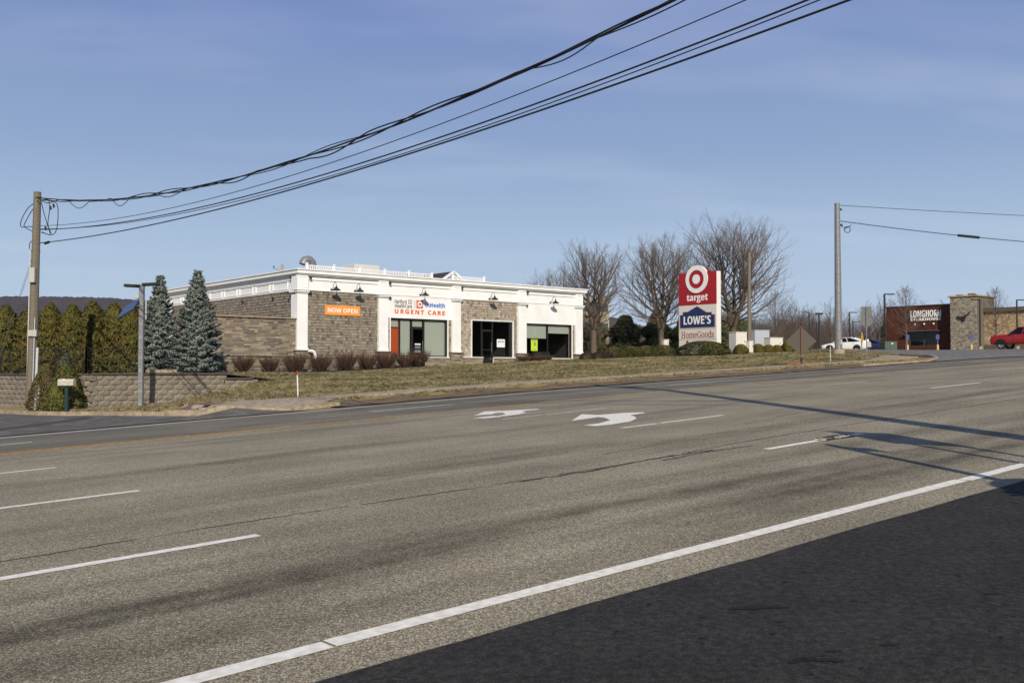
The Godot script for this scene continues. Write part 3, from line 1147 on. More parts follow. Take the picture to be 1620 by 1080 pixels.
# ------------------------------------------------------------------ the shop building
func stone_tone() -> Color:
	var base: Color = [Color(0.27, 0.22, 0.165), Color(0.34, 0.29, 0.22), Color(0.22, 0.19, 0.16), Color(0.30, 0.235, 0.16), Color(0.40, 0.34, 0.26), Color(0.17, 0.15, 0.13)][rng.randi() % 6]
	return base * rng.randf_range(1.25, 1.8)

# Ledge stones on a wall whose outer face passes through the point a, runs along dir (horizontal) and faces out; long ones become parts of their own.
func ledge_stones(parent: Node3D, mb: MB, a: Vector3, dir: Vector3, out: Vector3, ln: float, ht: float, quota: int, course := 0.095) -> void:
	var y := 0.0
	var basis := Basis(dir, Vector3.UP, out)
	while y < ht - 0.02:
		var ch := minf(course * rng.randf_range(0.75, 1.3), ht - y)
		var x := 0.0
		while x < ln - 0.01:
			var sl := minf(rng.randf_range(0.16, 0.62), ln - x)
			if ln - x - sl < 0.1:
				sl = ln - x
			var dp := rng.randf_range(0.035, 0.075)
			var mid := a + dir * (x + sl / 2) + Vector3.UP * (y + ch / 2) + out * (dp / 2 - 0.01)
			var size := Vector3(sl - 0.008, ch - 0.008, dp)
			if sl > 0.36 and quota > 0:
				quota -= 1
				var o := part(parent, "stone", stone_mesh(rng.randi() % 3), stone_mats()[rng.randi() % 6])
				o.transform = Transform3D(basis * Basis.from_scale(size), mid - mb.o)
			else:
				mb.bev(mid, size, 0.008, stone_tone(), basis)
			x += sl
		y += ch

var stone_cache := []
func stone_mesh(i: int) -> ArrayMesh:
	if stone_cache.is_empty():
		for k in 3:
			var mb := MB.new()
			mb.bev(Vector3.ZERO, Vector3.ONE, 0.06 + 0.03 * k)
			stone_cache.append(mb.mesh())
	return stone_cache[i]

var stone_mat_cache := []
func stone_mats() -> Array:
	if stone_mat_cache.is_empty():
		for q in [Color(0.27, 0.22, 0.165), Color(0.34, 0.29, 0.22), Color(0.22, 0.19, 0.16), Color(0.30, 0.235, 0.16), Color(0.40, 0.34, 0.26), Color(0.19, 0.165, 0.14)]:
			var m: StandardMaterial3D = M["ledge stone"].duplicate()
			m.albedo_color = (q * 1.55).linear_to_srgb()
			m.uv1_world_triplanar = true
			stone_mat_cache.append(m)
	return stone_mat_cache

func shingles(mb: MB, a: Vector3, dir: Vector3, out: Vector3, ln: float, ht: float, warm := 1.0) -> void:
	var course := 0.158
	var y := 0.0
	while y < ht - 0.01:
		var ch := minf(course, ht - y)
		var x := -rng.randf_range(0.0, 0.1)
		var drop := rng.randf_range(-0.006, 0.006)
		while x < ln - 0.005:
			var sl := rng.randf_range(0.08, 0.21)
			var x0 := maxf(x, 0.0)
			var x1 := minf(x + sl - 0.007, ln)
			x += sl
			if x1 - x0 < 0.02:
				continue
			var g := rng.randf_range(0.78, 1.15)
			var col := Color(0.33, 0.288, 0.236) * g
			if rng.randf() < 0.2:
				col = Color(0.40, 0.366, 0.31) * g
			if rng.randf() < 0.12:
				col = Color(0.20, 0.168, 0.138) * g
			col = Color(col.r * warm, col.g * warm, col.b * warm)
			var lo := a + Vector3.UP * (y + drop * rng.randf())
			var p0 := lo + dir * x0
			var p1 := lo + dir * x1
			var up := Vector3.UP * (ch + 0.012)
			var butt := out * rng.randf_range(0.03, 0.048)
			var lip := out * 0.006
			mb.quad(p0 + butt, p1 + butt, p1 + up + lip, p0 + up + lip, col)
			mb.quad(p0, p1, p1 + butt, p0 + butt, col)
			mb.tri(p0, p0 + butt, p0 + up + lip, col)
			mb.tri(p1 + butt, p1, p1 + up + lip, col)
		y += ch

func text(parent: Node3D, called: String, s: String, at: Vector3, ht: float, m: Material, turn := 0.0, bold := true, serif := false, width := 0.0, depth := 0.02, spacing := 0.0) -> MeshInstance3D:
	var t := TextMesh.new()
	var f := SystemFont.new()
	f.font_names = PackedStringArray(["Droid Serif" if serif else "Droid Sans"])
	f.font_weight = 700 if bold else 400
	var font: Font = f
	if spacing != 0.0:
		var v := FontVariation.new()
		v.base_font = f
		v.spacing_glyph = int(spacing)
		font = v
	t.font = font
	t.text = s
	t.font_size = 64
	t.pixel_size = 0.01
	t.depth = 0.02
	t.curve_step = 1.0
	t.horizontal_alignment = HORIZONTAL_ALIGNMENT_CENTER
	t.vertical_alignment = VERTICAL_ALIGNMENT_CENTER
	var box := t.get_aabb()
	var sy := ht / maxf(box.size.y, 0.01)
	var sx := sy if width <= 0.0 else width / maxf(box.size.x, 0.01)
	var o := part(parent, called, t, m)
	var b := Basis(Vector3.UP, turn) * Basis.from_scale(Vector3(sx, sy, depth / 0.02))
	o.transform = Transform3D(b, at - b * (box.position + box.size / 2))
	return o

const FV := 48.6 # across-distance of the shop front
func build_shop() -> void:
	var base := w(26.0, FV, -0.14)
	var shop := thing("shop_building", "single-storey white shop with grey shingle bays, pilasters and stone base", "building", base)
	var white: Material = M["white trim"]
	var newmb := func() -> MB:
		var mb := MB.new()
		mb.o = base
		return mb
	# --- shell
	var mb: MB = newmb.call()
	mb.wbox(26.1, 47.4, 68.0, 68.3, -0.6, 4.4)
	part(shop, "rear_wall", mb.mesh(), white)
	mb = newmb.call()
	mb.wbox(47.1, 47.4, FV + 0.3, 68.0, -0.6, 5.3)
	part(shop, "side_wall", mb.mesh(), white)
	mb = newmb.call()
	mb.wbox(26.1, 26.4, FV + 0.3, 68.0, -0.6, 5.3)
	part(shop, "side_wall", mb.mesh(), white)
	mb = newmb.call()
	mb.wbox(26.4, 47.1, FV + 0.3, 68.0, 4.55, 4.75)
	part(shop, "roof", mb.mesh(), M["roof membrane"])
	mb = newmb.call()
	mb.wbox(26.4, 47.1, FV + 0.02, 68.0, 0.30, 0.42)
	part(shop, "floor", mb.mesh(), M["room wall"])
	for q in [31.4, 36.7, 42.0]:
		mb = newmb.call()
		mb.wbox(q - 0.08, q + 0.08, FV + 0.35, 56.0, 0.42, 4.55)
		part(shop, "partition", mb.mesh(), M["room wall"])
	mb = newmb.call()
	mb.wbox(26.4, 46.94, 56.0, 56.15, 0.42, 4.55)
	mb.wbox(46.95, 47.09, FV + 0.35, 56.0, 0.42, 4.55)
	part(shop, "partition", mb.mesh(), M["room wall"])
	# --- front wall with its openings (white panel bays 2 and 4, shingle bays 1 and 3)
	mb = newmb.call()
	mb.wbox(26.1, 47.4, FV + 0.02, FV + 0.3, 4.37, 5.3) # above all openings
	mb.wbox(26.1, 31.95, FV + 0.02, FV + 0.3, -0.6, 4.37)
	mb.wbox(31.95, 36.06, FV + 0.02, FV + 0.3, 3.06, 4.37)
	mb.wbox(36.06, 37.95, FV + 0.02, FV + 0.3, -0.6, 4.37)
	mb.wbox(37.95, 41.28, FV + 0.02, FV + 0.3, 3.10, 4.37)
	mb.wbox(41.28, 42.43, FV + 0.02, FV + 0.3, -0.6, 4.37)
	mb.wbox(42.43, 46.5, FV + 0.02, FV + 0.3, 3.07, 4.37)
	mb.wbox(46.5, 47.4, FV + 0.02, FV + 0.3, -0.6, 4.37)
	for q in [[31.95, 33.45], [34.45, 36.06], [37.95, 38.84], [39.69, 41.28], [42.43, 46.5]]: # sills below the windows
		mb.wbox(q[0], q[1], FV + 0.02, FV + 0.3, -0.6, 0.78)
	part(shop, "front_wall", mb.mesh(), white)
	# sign panels above bays 2 and 4, a little proud
	for q in [[31.72, 36.35], [42.33, 46.77]]:
		mb = newmb.call()
		mb.wbox(q[0] + 0.0, q[1], FV - 0.03, FV + 0.015, 3.06, 4.39)
		part(shop, "fascia_panel", mb.mesh(), white)
	# --- shingle cladding
	mb = newmb.call()
	shingles(mb, w(26.5, FV + 0.018, 0.72), Vector3.RIGHT, Vector3.BACK, 4.57, 3.68)
	stuff(part(shop, "shingle_cladding", mb.mesh(), M["shingle"]))
	mb = newmb.call()
	shingles(mb, w(37.02, FV + 0.018, 3.19), Vector3.RIGHT, Vector3.BACK, 4.61, 1.18, 1.5)
	shingles(mb, w(37.02, FV + 0.018, 0.86), Vector3.RIGHT, Vector3.BACK, 0.85, 2.33, 1.75)
	shingles(mb, w(41.36, FV + 0.018, 0.86), Vector3.RIGHT, Vector3.BACK, 0.27, 2.33, 1.2)
	for q in [[31.72, 0.2], [36.12, 0.22], [42.33, 0.07], [46.55, 0.21]]:
		shingles(mb, w(q[0], FV + 0.018, 0.80), Vector3.RIGHT, Vector3.BACK, q[1], 2.3, 1.3)
	stuff(part(shop, "shingle_cladding", mb.mesh(), M["shingle"]))
	mb = newmb.call()
	shingles(mb, w(26.098, 66.5, 0.8), Vector3(0, 0, 1), Vector3.LEFT, 66.5 - FV - 0.62, 3.58)
	stuff(part(shop, "shingle_cladding", mb.mesh(), M["shingle"]))
	# --- stone base, piers and the wing wall that runs on to the left
	mb = newmb.call()
	ledge_stones(shop, mb, w(26.5, FV, -0.35), Vector3.RIGHT, Vector3.BACK, 4.5, 1.05, 30)
	ledge_stones(shop, mb, w(31.7, FV, -0.2), Vector3.RIGHT, Vector3.BACK, 1.74, 0.95, 0)
	ledge_stones(shop, mb, w(34.46, FV, 0.0), Vector3.RIGHT, Vector3.BACK, 1.9, 0.76, 25)
	ledge_stones(shop, mb, w(37.0, FV, 0.1), Vector3.RIGHT, Vector3.BACK, 1.82, 0.68, 20)
	ledge_stones(shop, mb, w(39.71, FV, 0.2), Vector3.RIGHT, Vector3.BACK, 1.95, 0.58, 20)
	ledge_stones(shop, mb, w(42.33, FV, 0.3), Vector3.RIGHT, Vector3.BACK, 4.45, 0.48, 15)
	ledge_stones(shop, mb, w(26.09, FV + 18.0, -0.5), Vector3(0, 0, 1), Vector3.LEFT, 17.9, 1.25, 0, 0.12)
	stuff(part(shop, "stone_base", mb.mesh(), M["ledge stone"]))
	var piers := [26.2, 31.4, 36.68, 41.98, 47.1]
	for q in piers:
		var g := lawn(q, FV) - 0.3
		mb = newmb.call()
		mb.wbox(q - 0.42, q + 0.42, FV - 0.16, FV + 0.02, g, 1.02, Color(0.2, 0.17, 0.14))
		ledge_stones(shop, mb, w(q - 0.44, FV - 0.16, g), Vector3.RIGHT, Vector3.BACK, 0.88, 1.02 - g, 0)
		ledge_stones(shop, mb, w(q - 0.43, FV - 0.0, g), Vector3(0, 0, 1), Vector3.LEFT, 0.16, 1.02 - g, 0)
		part(shop, "pier", mb.mesh(), M["ledge stone"])
		mb = newmb.call()
		mb.bev(w(q, FV - 0.10, 1.055), Vector3(1.0, 0.065, 0.32), 0.012, Color(0.95, 0.9, 0.82))
		part(shop, "pier_cap", mb.mesh(), M["cap stone"])
	# sill course of pale stone
	for q in [[26.68, 31.0, 0.715], [31.88, 33.44, 0.78], [34.46, 36.2, 0.78], [37.18, 38.83, 0.81], [39.7, 41.5, 0.81], [42.5, 46.6, 0.79]]:
		mb = newmb.call()
		mb.bev(w((q[0] + q[1]) / 2, FV - 0.02, q[2]), Vector3(q[1] - q[0], 0.055, 0.16), 0.01)
		part(shop, "sill", mb.mesh(), white if q[2] > 0.75 else M["concrete"])
	# --- pilasters with capitals and frieze blocks
	for q in piers:
		mb = newmb.call()
		mb.bev(w(q, FV - 0.045, 2.63), Vector3(0.64, 3.08, 0.2), 0.01)
		mb.bev(w(q, FV - 0.06, 1.17), Vector3(0.70, 0.16, 0.24), 0.015)
		var pil := part(shop, "pilaster", mb.mesh(), white)
		mb = newmb.call()
		mb.bev(w(q, FV - 0.07, 4.22), Vector3(0.70, 0.05, 0.27), 0.012)
		mb.bev(w(q, FV - 0.09, 4.30), Vector3(0.78, 0.09, 0.33), 0.02)
		mb.bev(w(q, FV - 0.10, 4.375), Vector3(0.86, 0.05, 0.38), 0.012)
		part(pil, "capital", mb.mesh(), white)
		mb = newmb.call()
		mb.bev(w(q, FV - 0.05, 4.80), Vector3(0.66, 0.78, 0.22), 0.01)
		for e in [[-0.28, 0.0, 0.035, 0.62], [0.28, 0.0, 0.035, 0.62], [0.0, 0.3, 0.52, 0.035], [0.0, -0.3, 0.52, 0.035]]:
			mb.bev(w(q + e[0], FV - 0.17, 4.80 + e[1]), Vector3(e[2], e[3], 0.03), 0.006)
		part(pil, "frieze_block", mb.mesh(), white)
	# side corner pilaster
	mb = newmb.call()
	mb.bev(w(26.02, FV + 0.36, 2.63), Vector3(0.2, 3.08, 0.62), 0.01)
	mb.bev(w(25.96, FV + 0.36, 4.30), Vector3(0.28, 0.13, 0.76), 0.02)
	mb.bev(w(26.02, FV + 0.36, 4.80), Vector3(0.2, 0.78, 0.64), 0.01)
	part(shop, "pilaster", mb.mesh(), white)
	# --- frieze and cornice: front and left side, butted at the corner
	var prof := [[0.0, 4.37, 4.45, 0.06], [0.0, 4.45, 4.95, 0.03], [0.0, 4.95, 5.02, 0.08], [0.0, 5.02, 5.14, 0.05], [0.0, 5.14, 5.20, 0.13], [0.0, 5.20, 5.27, 0.22], [0.0, 5.27, 5.46, 0.30], [0.0, 5.46, 5.53, 0.36]]
	mb = newmb.call()
	for q in prof:
		mb.wbox(26.1 - q[3], 47.4 + q[3], FV - q[3], FV + 0.019, q[1] + 0.001, q[2])
	part(shop, "cornice", mb.mesh(), white)
	mb = newmb.call()
	for q in prof:
		mb.wbox(26.1 - q[3], 26.099, FV + 0.0195, 68.3, q[1] + 0.001, q[2])
	part(shop, "cornice", mb.mesh(), white)
	mb = newmb.call()
	for q in prof:
		mb.wbox(47.401, 47.4 + q[3], FV + 0.0195, 68.3, q[1] + 0.001, q[2])
	part(shop, "cornice", mb.mesh(), white)
	mb = newmb.call()
	mb.wbox(26.1, 47.4, FV + 0.02, FV + 0.3, 5.301, 5.53)
	mb.wbox(26.1, 26.4, FV + 0.3, 68.3, 5.301, 5.53)
	mb.wbox(47.1, 47.4, FV + 0.3, 68.3, 5.301, 5.53)
	part(shop, "parapet", mb.mesh(), white)
	# raised panels of the side frieze
	var x := FV + 1.2
	while x < 66:
		mb = newmb.call()
		for e in [[0.0, 0.20, 1.75, 0.03], [0.0, -0.20, 1.75, 0.03], [-0.86, 0.0, 0.03, 0.42], [0.86, 0.0, 0.03, 0.42]]:
			mb.bev(w(26.055, x + 1.0 + e[0], 4.70 + e[1]), Vector3(0.05, e[3], e[2]), 0.006)
		part(shop, "frieze_panel", mb.mesh(), white)
		x += 2.15
	# little floodlights tucked under the capitals and cornice
	for q in [[25.75, FV + 0.7, 4.22], [26.68, FV - 0.12, 4.24], [31.86, FV - 0.12, 4.22], [26.64, FV - 0.2, 5.06], [31.8, FV - 0.2, 5.06], [37.05, FV - 0.2, 5.06], [42.4, FV - 0.2, 5.06], [42.4, FV - 0.12, 4.22], [25.9, FV + 0.7, 5.1], [26.0, 51.6, 4.1], [26.0, 55.5, 4.1]]:
		mb = newmb.call()
		mb.bev(w(q[0], q[1], q[2]), Vector3(0.12, 0.09, 0.16), 0.02, Color.WHITE, Basis(Vector3.RIGHT, 0.5))
		part(shop, "flood_light", mb.mesh(), M["dark metal"])
	# --- shop windows
	var wins := [
		{"u0": 31.95, "u1": 36.06, "y0": 0.80, "y1": 3.06, "posts": [32.65, 33.5, 34.38], "door": [33.5, 34.38, 0.22]},
		{"u0": 37.95, "u1": 41.28, "y0": 0.82, "y1": 3.10, "posts": [38.78, 39.66, 41.08], "door": [38.78, 39.66, 0.43]},
		{"u0": 42.43, "u1": 46.5, "y0": 0.81, "y1": 3.07, "posts": [44.38], "door": null}]
	for q in wins:
		var fr := Node3D.new()
		fr.name = "window"
		shop.add_child(fr, true)
		mb = newmb.call()
		for e in [[q.u0 - 0.06, q.u0, q.y0 - 0.05, q.y1 + 0.06], [q.u1, q.u1 + 0.06, q.y0 - 0.05, q.y1 + 0.06], [q.u0, q.u1, q.y1, q.y1 + 0.06]]:
			mb.wbox(e[0], e[1], FV - 0.04, FV + 0.1, e[2], e[3])
		part(fr, "casing", mb.mesh(), white)
		mb = newmb.call()
		mb.wbox(q.u0 + 0.001, q.u0 + 0.07, FV + 0.06, FV + 0.16, q.y0, q.y1 - 0.001)
		mb.wbox(q.u1 - 0.07, q.u1 - 0.001, FV + 0.06, FV + 0.16, q.y0, q.y1 - 0.001)
		mb.wbox(q.u0 + 0.07, q.u1 - 0.07, FV + 0.06, FV + 0.16, q.y1 - 0.07, q.y1 - 0.001)
		var runs := [[q.u0 + 0.07, q.u1 - 0.07]]
		if q.door:
			runs = [[q.u0 + 0.07, q.door[0] - 0.035], [q.door[1] + 0.035, q.u1 - 0.07]]
		for e in runs:
			mb.wbox(e[0], e[1], FV + 0.06, FV + 0.16, q.y0, q.y0 + 0.08)
		for pu in q.posts:
			var lowp: float = q.y0 + 0.08
			if q.door and (is_equal_approx(pu, q.door[0]) or is_equal_approx(pu, q.door[1])):
				lowp = q.door[2]
			mb.wbox(pu - 0.035, pu + 0.035, FV + 0.065, FV + 0.155, lowp, q.y1 - 0.07)
		part(fr, "frame", mb.mesh(), M["window metal"])
		var cuts := [q.u0 + 0.07]
		for pu in q.posts:
			cuts.append(pu - 0.035); cuts.append(pu + 0.035)
		cuts.append(q.u1 - 0.07)
		for i in range(0, cuts.size(), 2):
			var is_door: bool = q.door != null and is_equal_approx(cuts[i] - 0.035, q.door[0])
			mb = newmb.call()
			mb.wbox(cuts[i], cuts[i + 1], FV + 0.10, FV + 0.108, q.y0 + 0.08 if not is_door else q.door[2] + 0.1, q.y1 - 0.07)
			part(fr, "pane", mb.mesh(), M["shop glass"])
		if q.door:
			mb = newmb.call()
			var d0: float = q.door[0] + 0.036
			var d1: float = q.door[1] - 0.036
			mb.wbox(d0, d0 + 0.05, FV + 0.05, FV + 0.095, q.door[2] + 0.01, 2.5)
			mb.wbox(d1 - 0.05, d1, FV + 0.05, FV + 0.095, q.door[2] + 0.01, 2.5)
			mb.wbox(d0 + 0.05, d1 - 0.05, FV + 0.05, FV + 0.095, 2.44, 2.5)
			mb.wbox(d0 + 0.05, d1 - 0.05, FV + 0.05, FV + 0.095, q.door[2] + 0.01, q.door[2] + 0.26)
			mb.wbox(d0 - 0.03, d1 + 0.03, FV + 0.06, FV + 0.15, 2.505, 2.57)
			mb.wbox(d0 + 0.05, d1 - 0.05, FV + 0.055, FV + 0.09, 1.27, 1.33)
			var dr := part(shop, "door", mb.mesh(), M["window metal"])
			mb = newmb.call()
			mb.tube([w(d1 - 0.1, FV + 0.0, 1.15), w(d1 - 0.1, FV + 0.0, 1.75)], [0.014], 6)
			mb.tube([w(d1 - 0.1, FV + 0.06, 1.18), w(d1 - 0.1, FV - 0.005, 1.18)], [0.01], 5)
			mb.tube([w(d1 - 0.1, FV + 0.06, 1.72), w(d1 - 0.1, FV - 0.005, 1.72)], [0.01], 5)
			part(dr, "handle", mb.mesh(), M["galvanised steel"])
	# blinds and what can be seen inside
	for q in [[32.02, 32.6, 2.55, 2.99], [32.72, 33.44, 0.86, 2.99], [33.56, 34.32, 2.60, 2.99], [34.45, 35.97, 0.88, 2.99], [42.52, 44.33, 2.11, 3.0], [44.44, 46.4, 2.47, 3.0]]:
		mb = newmb.call()
		mb.wbox(q[0], q[1], FV + 0.20, FV + 0.21, q[2], q[3])
		part(shop, "roller_shade", mb.mesh(), M["roller shade"])
	mb = newmb.call()
	mb.wbox(32.12, 32.80, FV + 0.30, FV + 0.36, 0.43, 4.4)
	part(shop, "orange_partition", mb.mesh(), M["orange wall"])
	mb = newmb.call()
	mb.wbox(33.2, 34.6, FV + 3.0, FV + 3.1, 0.43, 4.4)
	part(shop, "pale_partition", mb.mesh(), M["pale wall"])
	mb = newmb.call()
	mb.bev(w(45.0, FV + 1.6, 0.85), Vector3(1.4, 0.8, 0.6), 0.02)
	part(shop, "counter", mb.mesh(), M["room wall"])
	# --- gable roof and railing on top
	mb = newmb.call()
	var rv := 55.5
	mb.quad(w(36.2, 53.0, 5.0), w(41.9, 53.0, 5.0), w(41.9, rv, 6.42), w(36.2, rv, 6.42))
	mb.quad(w(41.9, 58.0, 5.0), w(36.2, 58.0, 5.0), w(36.2, rv, 6.42), w(41.9, rv, 6.42))
	mb.tri(w(36.2, 58, 5.0), w(36.2, 53, 5.0), w(36.2, rv, 6.42))
	mb.tri(w(41.9, 53, 5.0), w(41.9, 58, 5.0), w(41.9, rv, 6.42))
	var gr := part(shop, "gable_roof", mb.mesh(), M["roof shingle"])
	mb = newmb.call() # front gable
	var gc := 39.2
	var gv := 52.2
	mb.quad(w(gc - 1.5, gv, 5.55), w(gc, gv, 6.5), w(gc, rv, 6.5), w(gc - 1.5, rv, 5.55))
	mb.quad(w(gc, gv, 6.5), w(gc + 1.5, gv, 5.55), w(gc + 1.5, rv, 5.55), w(gc, rv, 6.5))
	part(gr, "gable_slope", mb.mesh(), M["roof shingle"])
	mb = newmb.call()
	mb.prism(PackedVector2Array([Vector2(gc - 1.4, 4.8), Vector2(gc + 1.4, 4.8), Vector2(gc + 1.4, 5.55), Vector2(gc, 6.44), Vector2(gc - 1.4, 5.55)]), 0.1, Vector3(0, 0, -gv - 0.12))
	part(gr, "gable_front", mb.mesh(), white)
	mb = newmb.call()
	for s in [-1, 1]:
		var e := Vector3(s * 1.55, -0.98, 0)
		mb.box(w(gc, gv - 0.05, 6.47) + e / 2, Vector3(1.86, 0.13, 0.16), Color.WHITE, Basis(Vector3.BACK, atan2(e.y, absf(e.x)) * s))
	part(gr, "gable_trim", mb.mesh(), white)
	mb = newmb.call()
	mb.prism(PackedVector2Array([Vector2(-0.3, 0), Vector2(0.3, 0), Vector2(0, 0.2)]), 0.03, w(gc, gv - 0.04, 6.02))
	part(gr, "gable_vent", mb.mesh(), M["cap stone"])
	for r in [[27.05, 35.6, 49.6], [37.2, 39.7, 49.6]]:
		var rail := Node3D.new()
		rail.name = "roof_railing"
		shop.add_child(rail, true)
		var k := int(round((r[1] - r[0]) / 1.77))
		for i in k + 1:
			var u := lerpf(r[0], r[1], float(i) / k)
			mb = newmb.call()
			mb.bev(w(u, r[2], 5.42), Vector3(0.14, 1.1, 0.14), 0.015)
			mb.bev(w(u, r[2], 5.99), Vector3(0.19, 0.05, 0.19), 0.01)
			part(rail, "railing_post", mb.mesh(), white)
		for yy in [5.87, 5.45]:
			mb = newmb.call()
			mb.wbox(r[0], r[1], r[2] - 0.03, r[2] + 0.03, yy - 0.025, yy + 0.025)
			part(rail, "rail", mb.mesh(), white)
		mb = newmb.call()
		var bu: float = r[0] + 0.1
		while bu < r[1]:
			mb.wbox(bu, bu + 0.05, r[2] - 0.02, r[2] + 0.02, 5.0, 5.85)
			bu += 0.115
		stuff(part(rail, "balusters", mb.mesh(), white))
	# --- signs
	var now := thing("banner", "orange NOW OPEN banner on the grey shingle wall", "banner", w(28.74, FV - 0.05, 3.35))
	mb = MB.new()
	mb.bev(Vector3.ZERO, Vector3(2.26, 0.56, 0.03), 0.006)
	part(now, "panel", mb.mesh(), M["orange print"])
	text(now, "lettering", "NOW OPEN", Vector3(0, 0, 0.016), 0.25, M["white print"], 0.0, true, false, 1.9, 0.006)
	var uc := thing("shop_sign", "URGENT CARE sign letters in orange, blue and grey above the left shop window", "sign", w(34.03, FV - 0.03, 3.7))
	text(uc, "orange_lettering", "URGENT CARE", Vector3(0.0, -0.235, 0.016), 0.25, M["orange letters"], 0.0, true, false, 3.62, 0.03, 9)
	text(uc, "grey_lettering", "Hartford", Vector3(-1.40, 0.335, 0.014), 0.24, M["grey letters"], 0.0, false, false, 0.82, 0.025)
	text(uc, "grey_lettering", "HealthCare", Vector3(-1.20, 0.085, 0.014), 0.22, M["grey letters"], 0.0, false, false, 1.2, 0.025)
	text(uc, "blue_lettering", "Go", Vector3(0.52, 0.22, 0.014), 0.25, M["blue letters"], 0.0, false, false, 0.40, 0.025)
	text(uc, "blue_lettering", "Health", Vector3(1.27, 0.225, 0.014), 0.27, M["blue letters"], 0.0, true, false, 1.06, 0.025)
	mb = MB.new()
	mb.box(Vector3(-0.38, 0.22, 0.005), Vector3(0.02, 0.46, 0.01))
	part(uc, "divider", mb.mesh(), M["grey letters"])
	mb = MB.new()
	mb.bev(Vector3(-0.045, 0.23, 0.012), Vector3(0.47, 0.47, 0.024), 0.004)
	part(uc, "emblem", mb.mesh(), M["orange letters"])
	mb = MB.new()
	mb.lathe([[0.0, 0.0], [0.165, 0.0], [0.165, 0.012], [0.0, 0.012]], 24, Vector3(-0.045, 0.23, 0.024), Basis(Vector3.RIGHT, PI / 2))
	part(uc, "emblem_disc", mb.mesh(), M["white print"])
	mb = MB.new()
	mb.prism(PackedVector2Array([Vector2(-0.11, -0.04), Vector2(0.0, -0.04), Vector2(0.0, -0.10), Vector2(0.11, 0.0), Vector2(0.0, 0.10), Vector2(0.0, 0.04), Vector2(-0.11, 0.04)]), 0.01, Vector3(-0.045, 0.23, 0.036))
	part(uc, "emblem_arrow", mb.mesh(), M["blue letters"])
	for e in [[0.0, "red print"], [1.57, "grey letters"], [3.14, "red print"], [4.71, "grey letters"]]:
		mb = MB.new()
		mb.tube([Vector3(-0.74, 0.34, 0.012) + Vector3(cos(e[0]) * 0.1, sin(e[0]) * 0.1, 0), Vector3(-0.74, 0.34, 0.012) + Vector3(cos(e[0] + 0.8) * 0.14, sin(e[0] + 0.8) * 0.14, 0), Vector3(-0.74, 0.34, 0.012) + Vector3(cos(e[0] + 1.3) * 0.07, sin(e[0] + 1.3) * 0.07, 0)], [0.022], 5)
		part(uc, "emblem_stroke", mb.mesh(), M[e[1]])
	# --- papers in the windows
	var pw := thing("paper_notice", "white paper notice taped inside the dark middle shop window", "notice", w(40.36, FV + 0.085, 1.73))
	mb = MB.new()
	mb.box(Vector3.ZERO, Vector3(0.66, 0.51, 0.004))
	part(pw, "sheet", mb.mesh(), M["white paper"])
	mb = MB.new()
	for i in 5: # hand-drawn strokes, too small to read
		mb.box(Vector3(-0.2 + i * 0.1, 0.1 + 0.01 * (i % 2), 0.004), Vector3(0.06, 0.10 - 0.02 * (i % 3), 0.002))
	part(pw, "marker_strokes", mb.mesh(), M["black print"])
	var pl := thing("lime_poster", "lime green poster in the right-hand shop window", "poster", w(43.2, FV + 0.085, 1.66))
	mb = MB.new()
	mb.box(Vector3.ZERO, Vector3(0.57, 0.75, 0.004))
	part(pl, "sheet", mb.mesh(), M["lime paper"])
	mb = MB.new()
	for q in [[0, 0.31, 0.44, 0.05], [0.03, 0.16, 0.16, 0.06], [0.05, 0.07, 0.22, 0.05], [0.06, -0.02, 0.24, 0.04], [0.0, -0.28, 0.3, 0.03]]:
		mb.box(Vector3(q[0], q[1], 0.004), Vector3(q[2], q[3], 0.002))
	part(pl, "print", mb.mesh(), M["utility green"])
	var dc := thing("door_decal", "white opening-hours decals on the glass of the left shop door", "decal", w(33.94, FV + 0.09, 1.2))
	mb = MB.new()
	for q in [[0, 0.36, 0.42, 0.07], [0, 0.22, 0.42, 0.02], [0, -0.08, 0.42, 0.04], [0.02, -0.4, 0.15, 0.2], [0.18, -0.62, 0.13, 0.2]]:
		mb.box(Vector3(q[0], q[1], 0.0), Vector3(q[2], q[3], 0.004))
	part(dc, "white_print", mb.mesh(), M["white print"])
	for i in 3:
		mb = MB.new()
		mb.box(Vector3(0, 0.14 - i * 0.07, 0.0), Vector3(0.38, 0.025, 0.004))
		part(dc, "print_line", mb.mesh(), M["cabinet grey"])
	# --- gooseneck lamps over the bays
	var lamps := [[28.02, "gooseneck wall lamp above NOW OPEN banner, left one of the pair"], [29.53, "gooseneck wall lamp above NOW OPEN banner, right one of the pair"], [34.02, "black gooseneck wall lamp above the URGENT CARE sign letters"], [39.31, "black gooseneck wall lamp above the dark shop door in the shingled bay"], [44.49, "black gooseneck wall lamp above the right-hand shop window"]]
	var first: Node3D = null
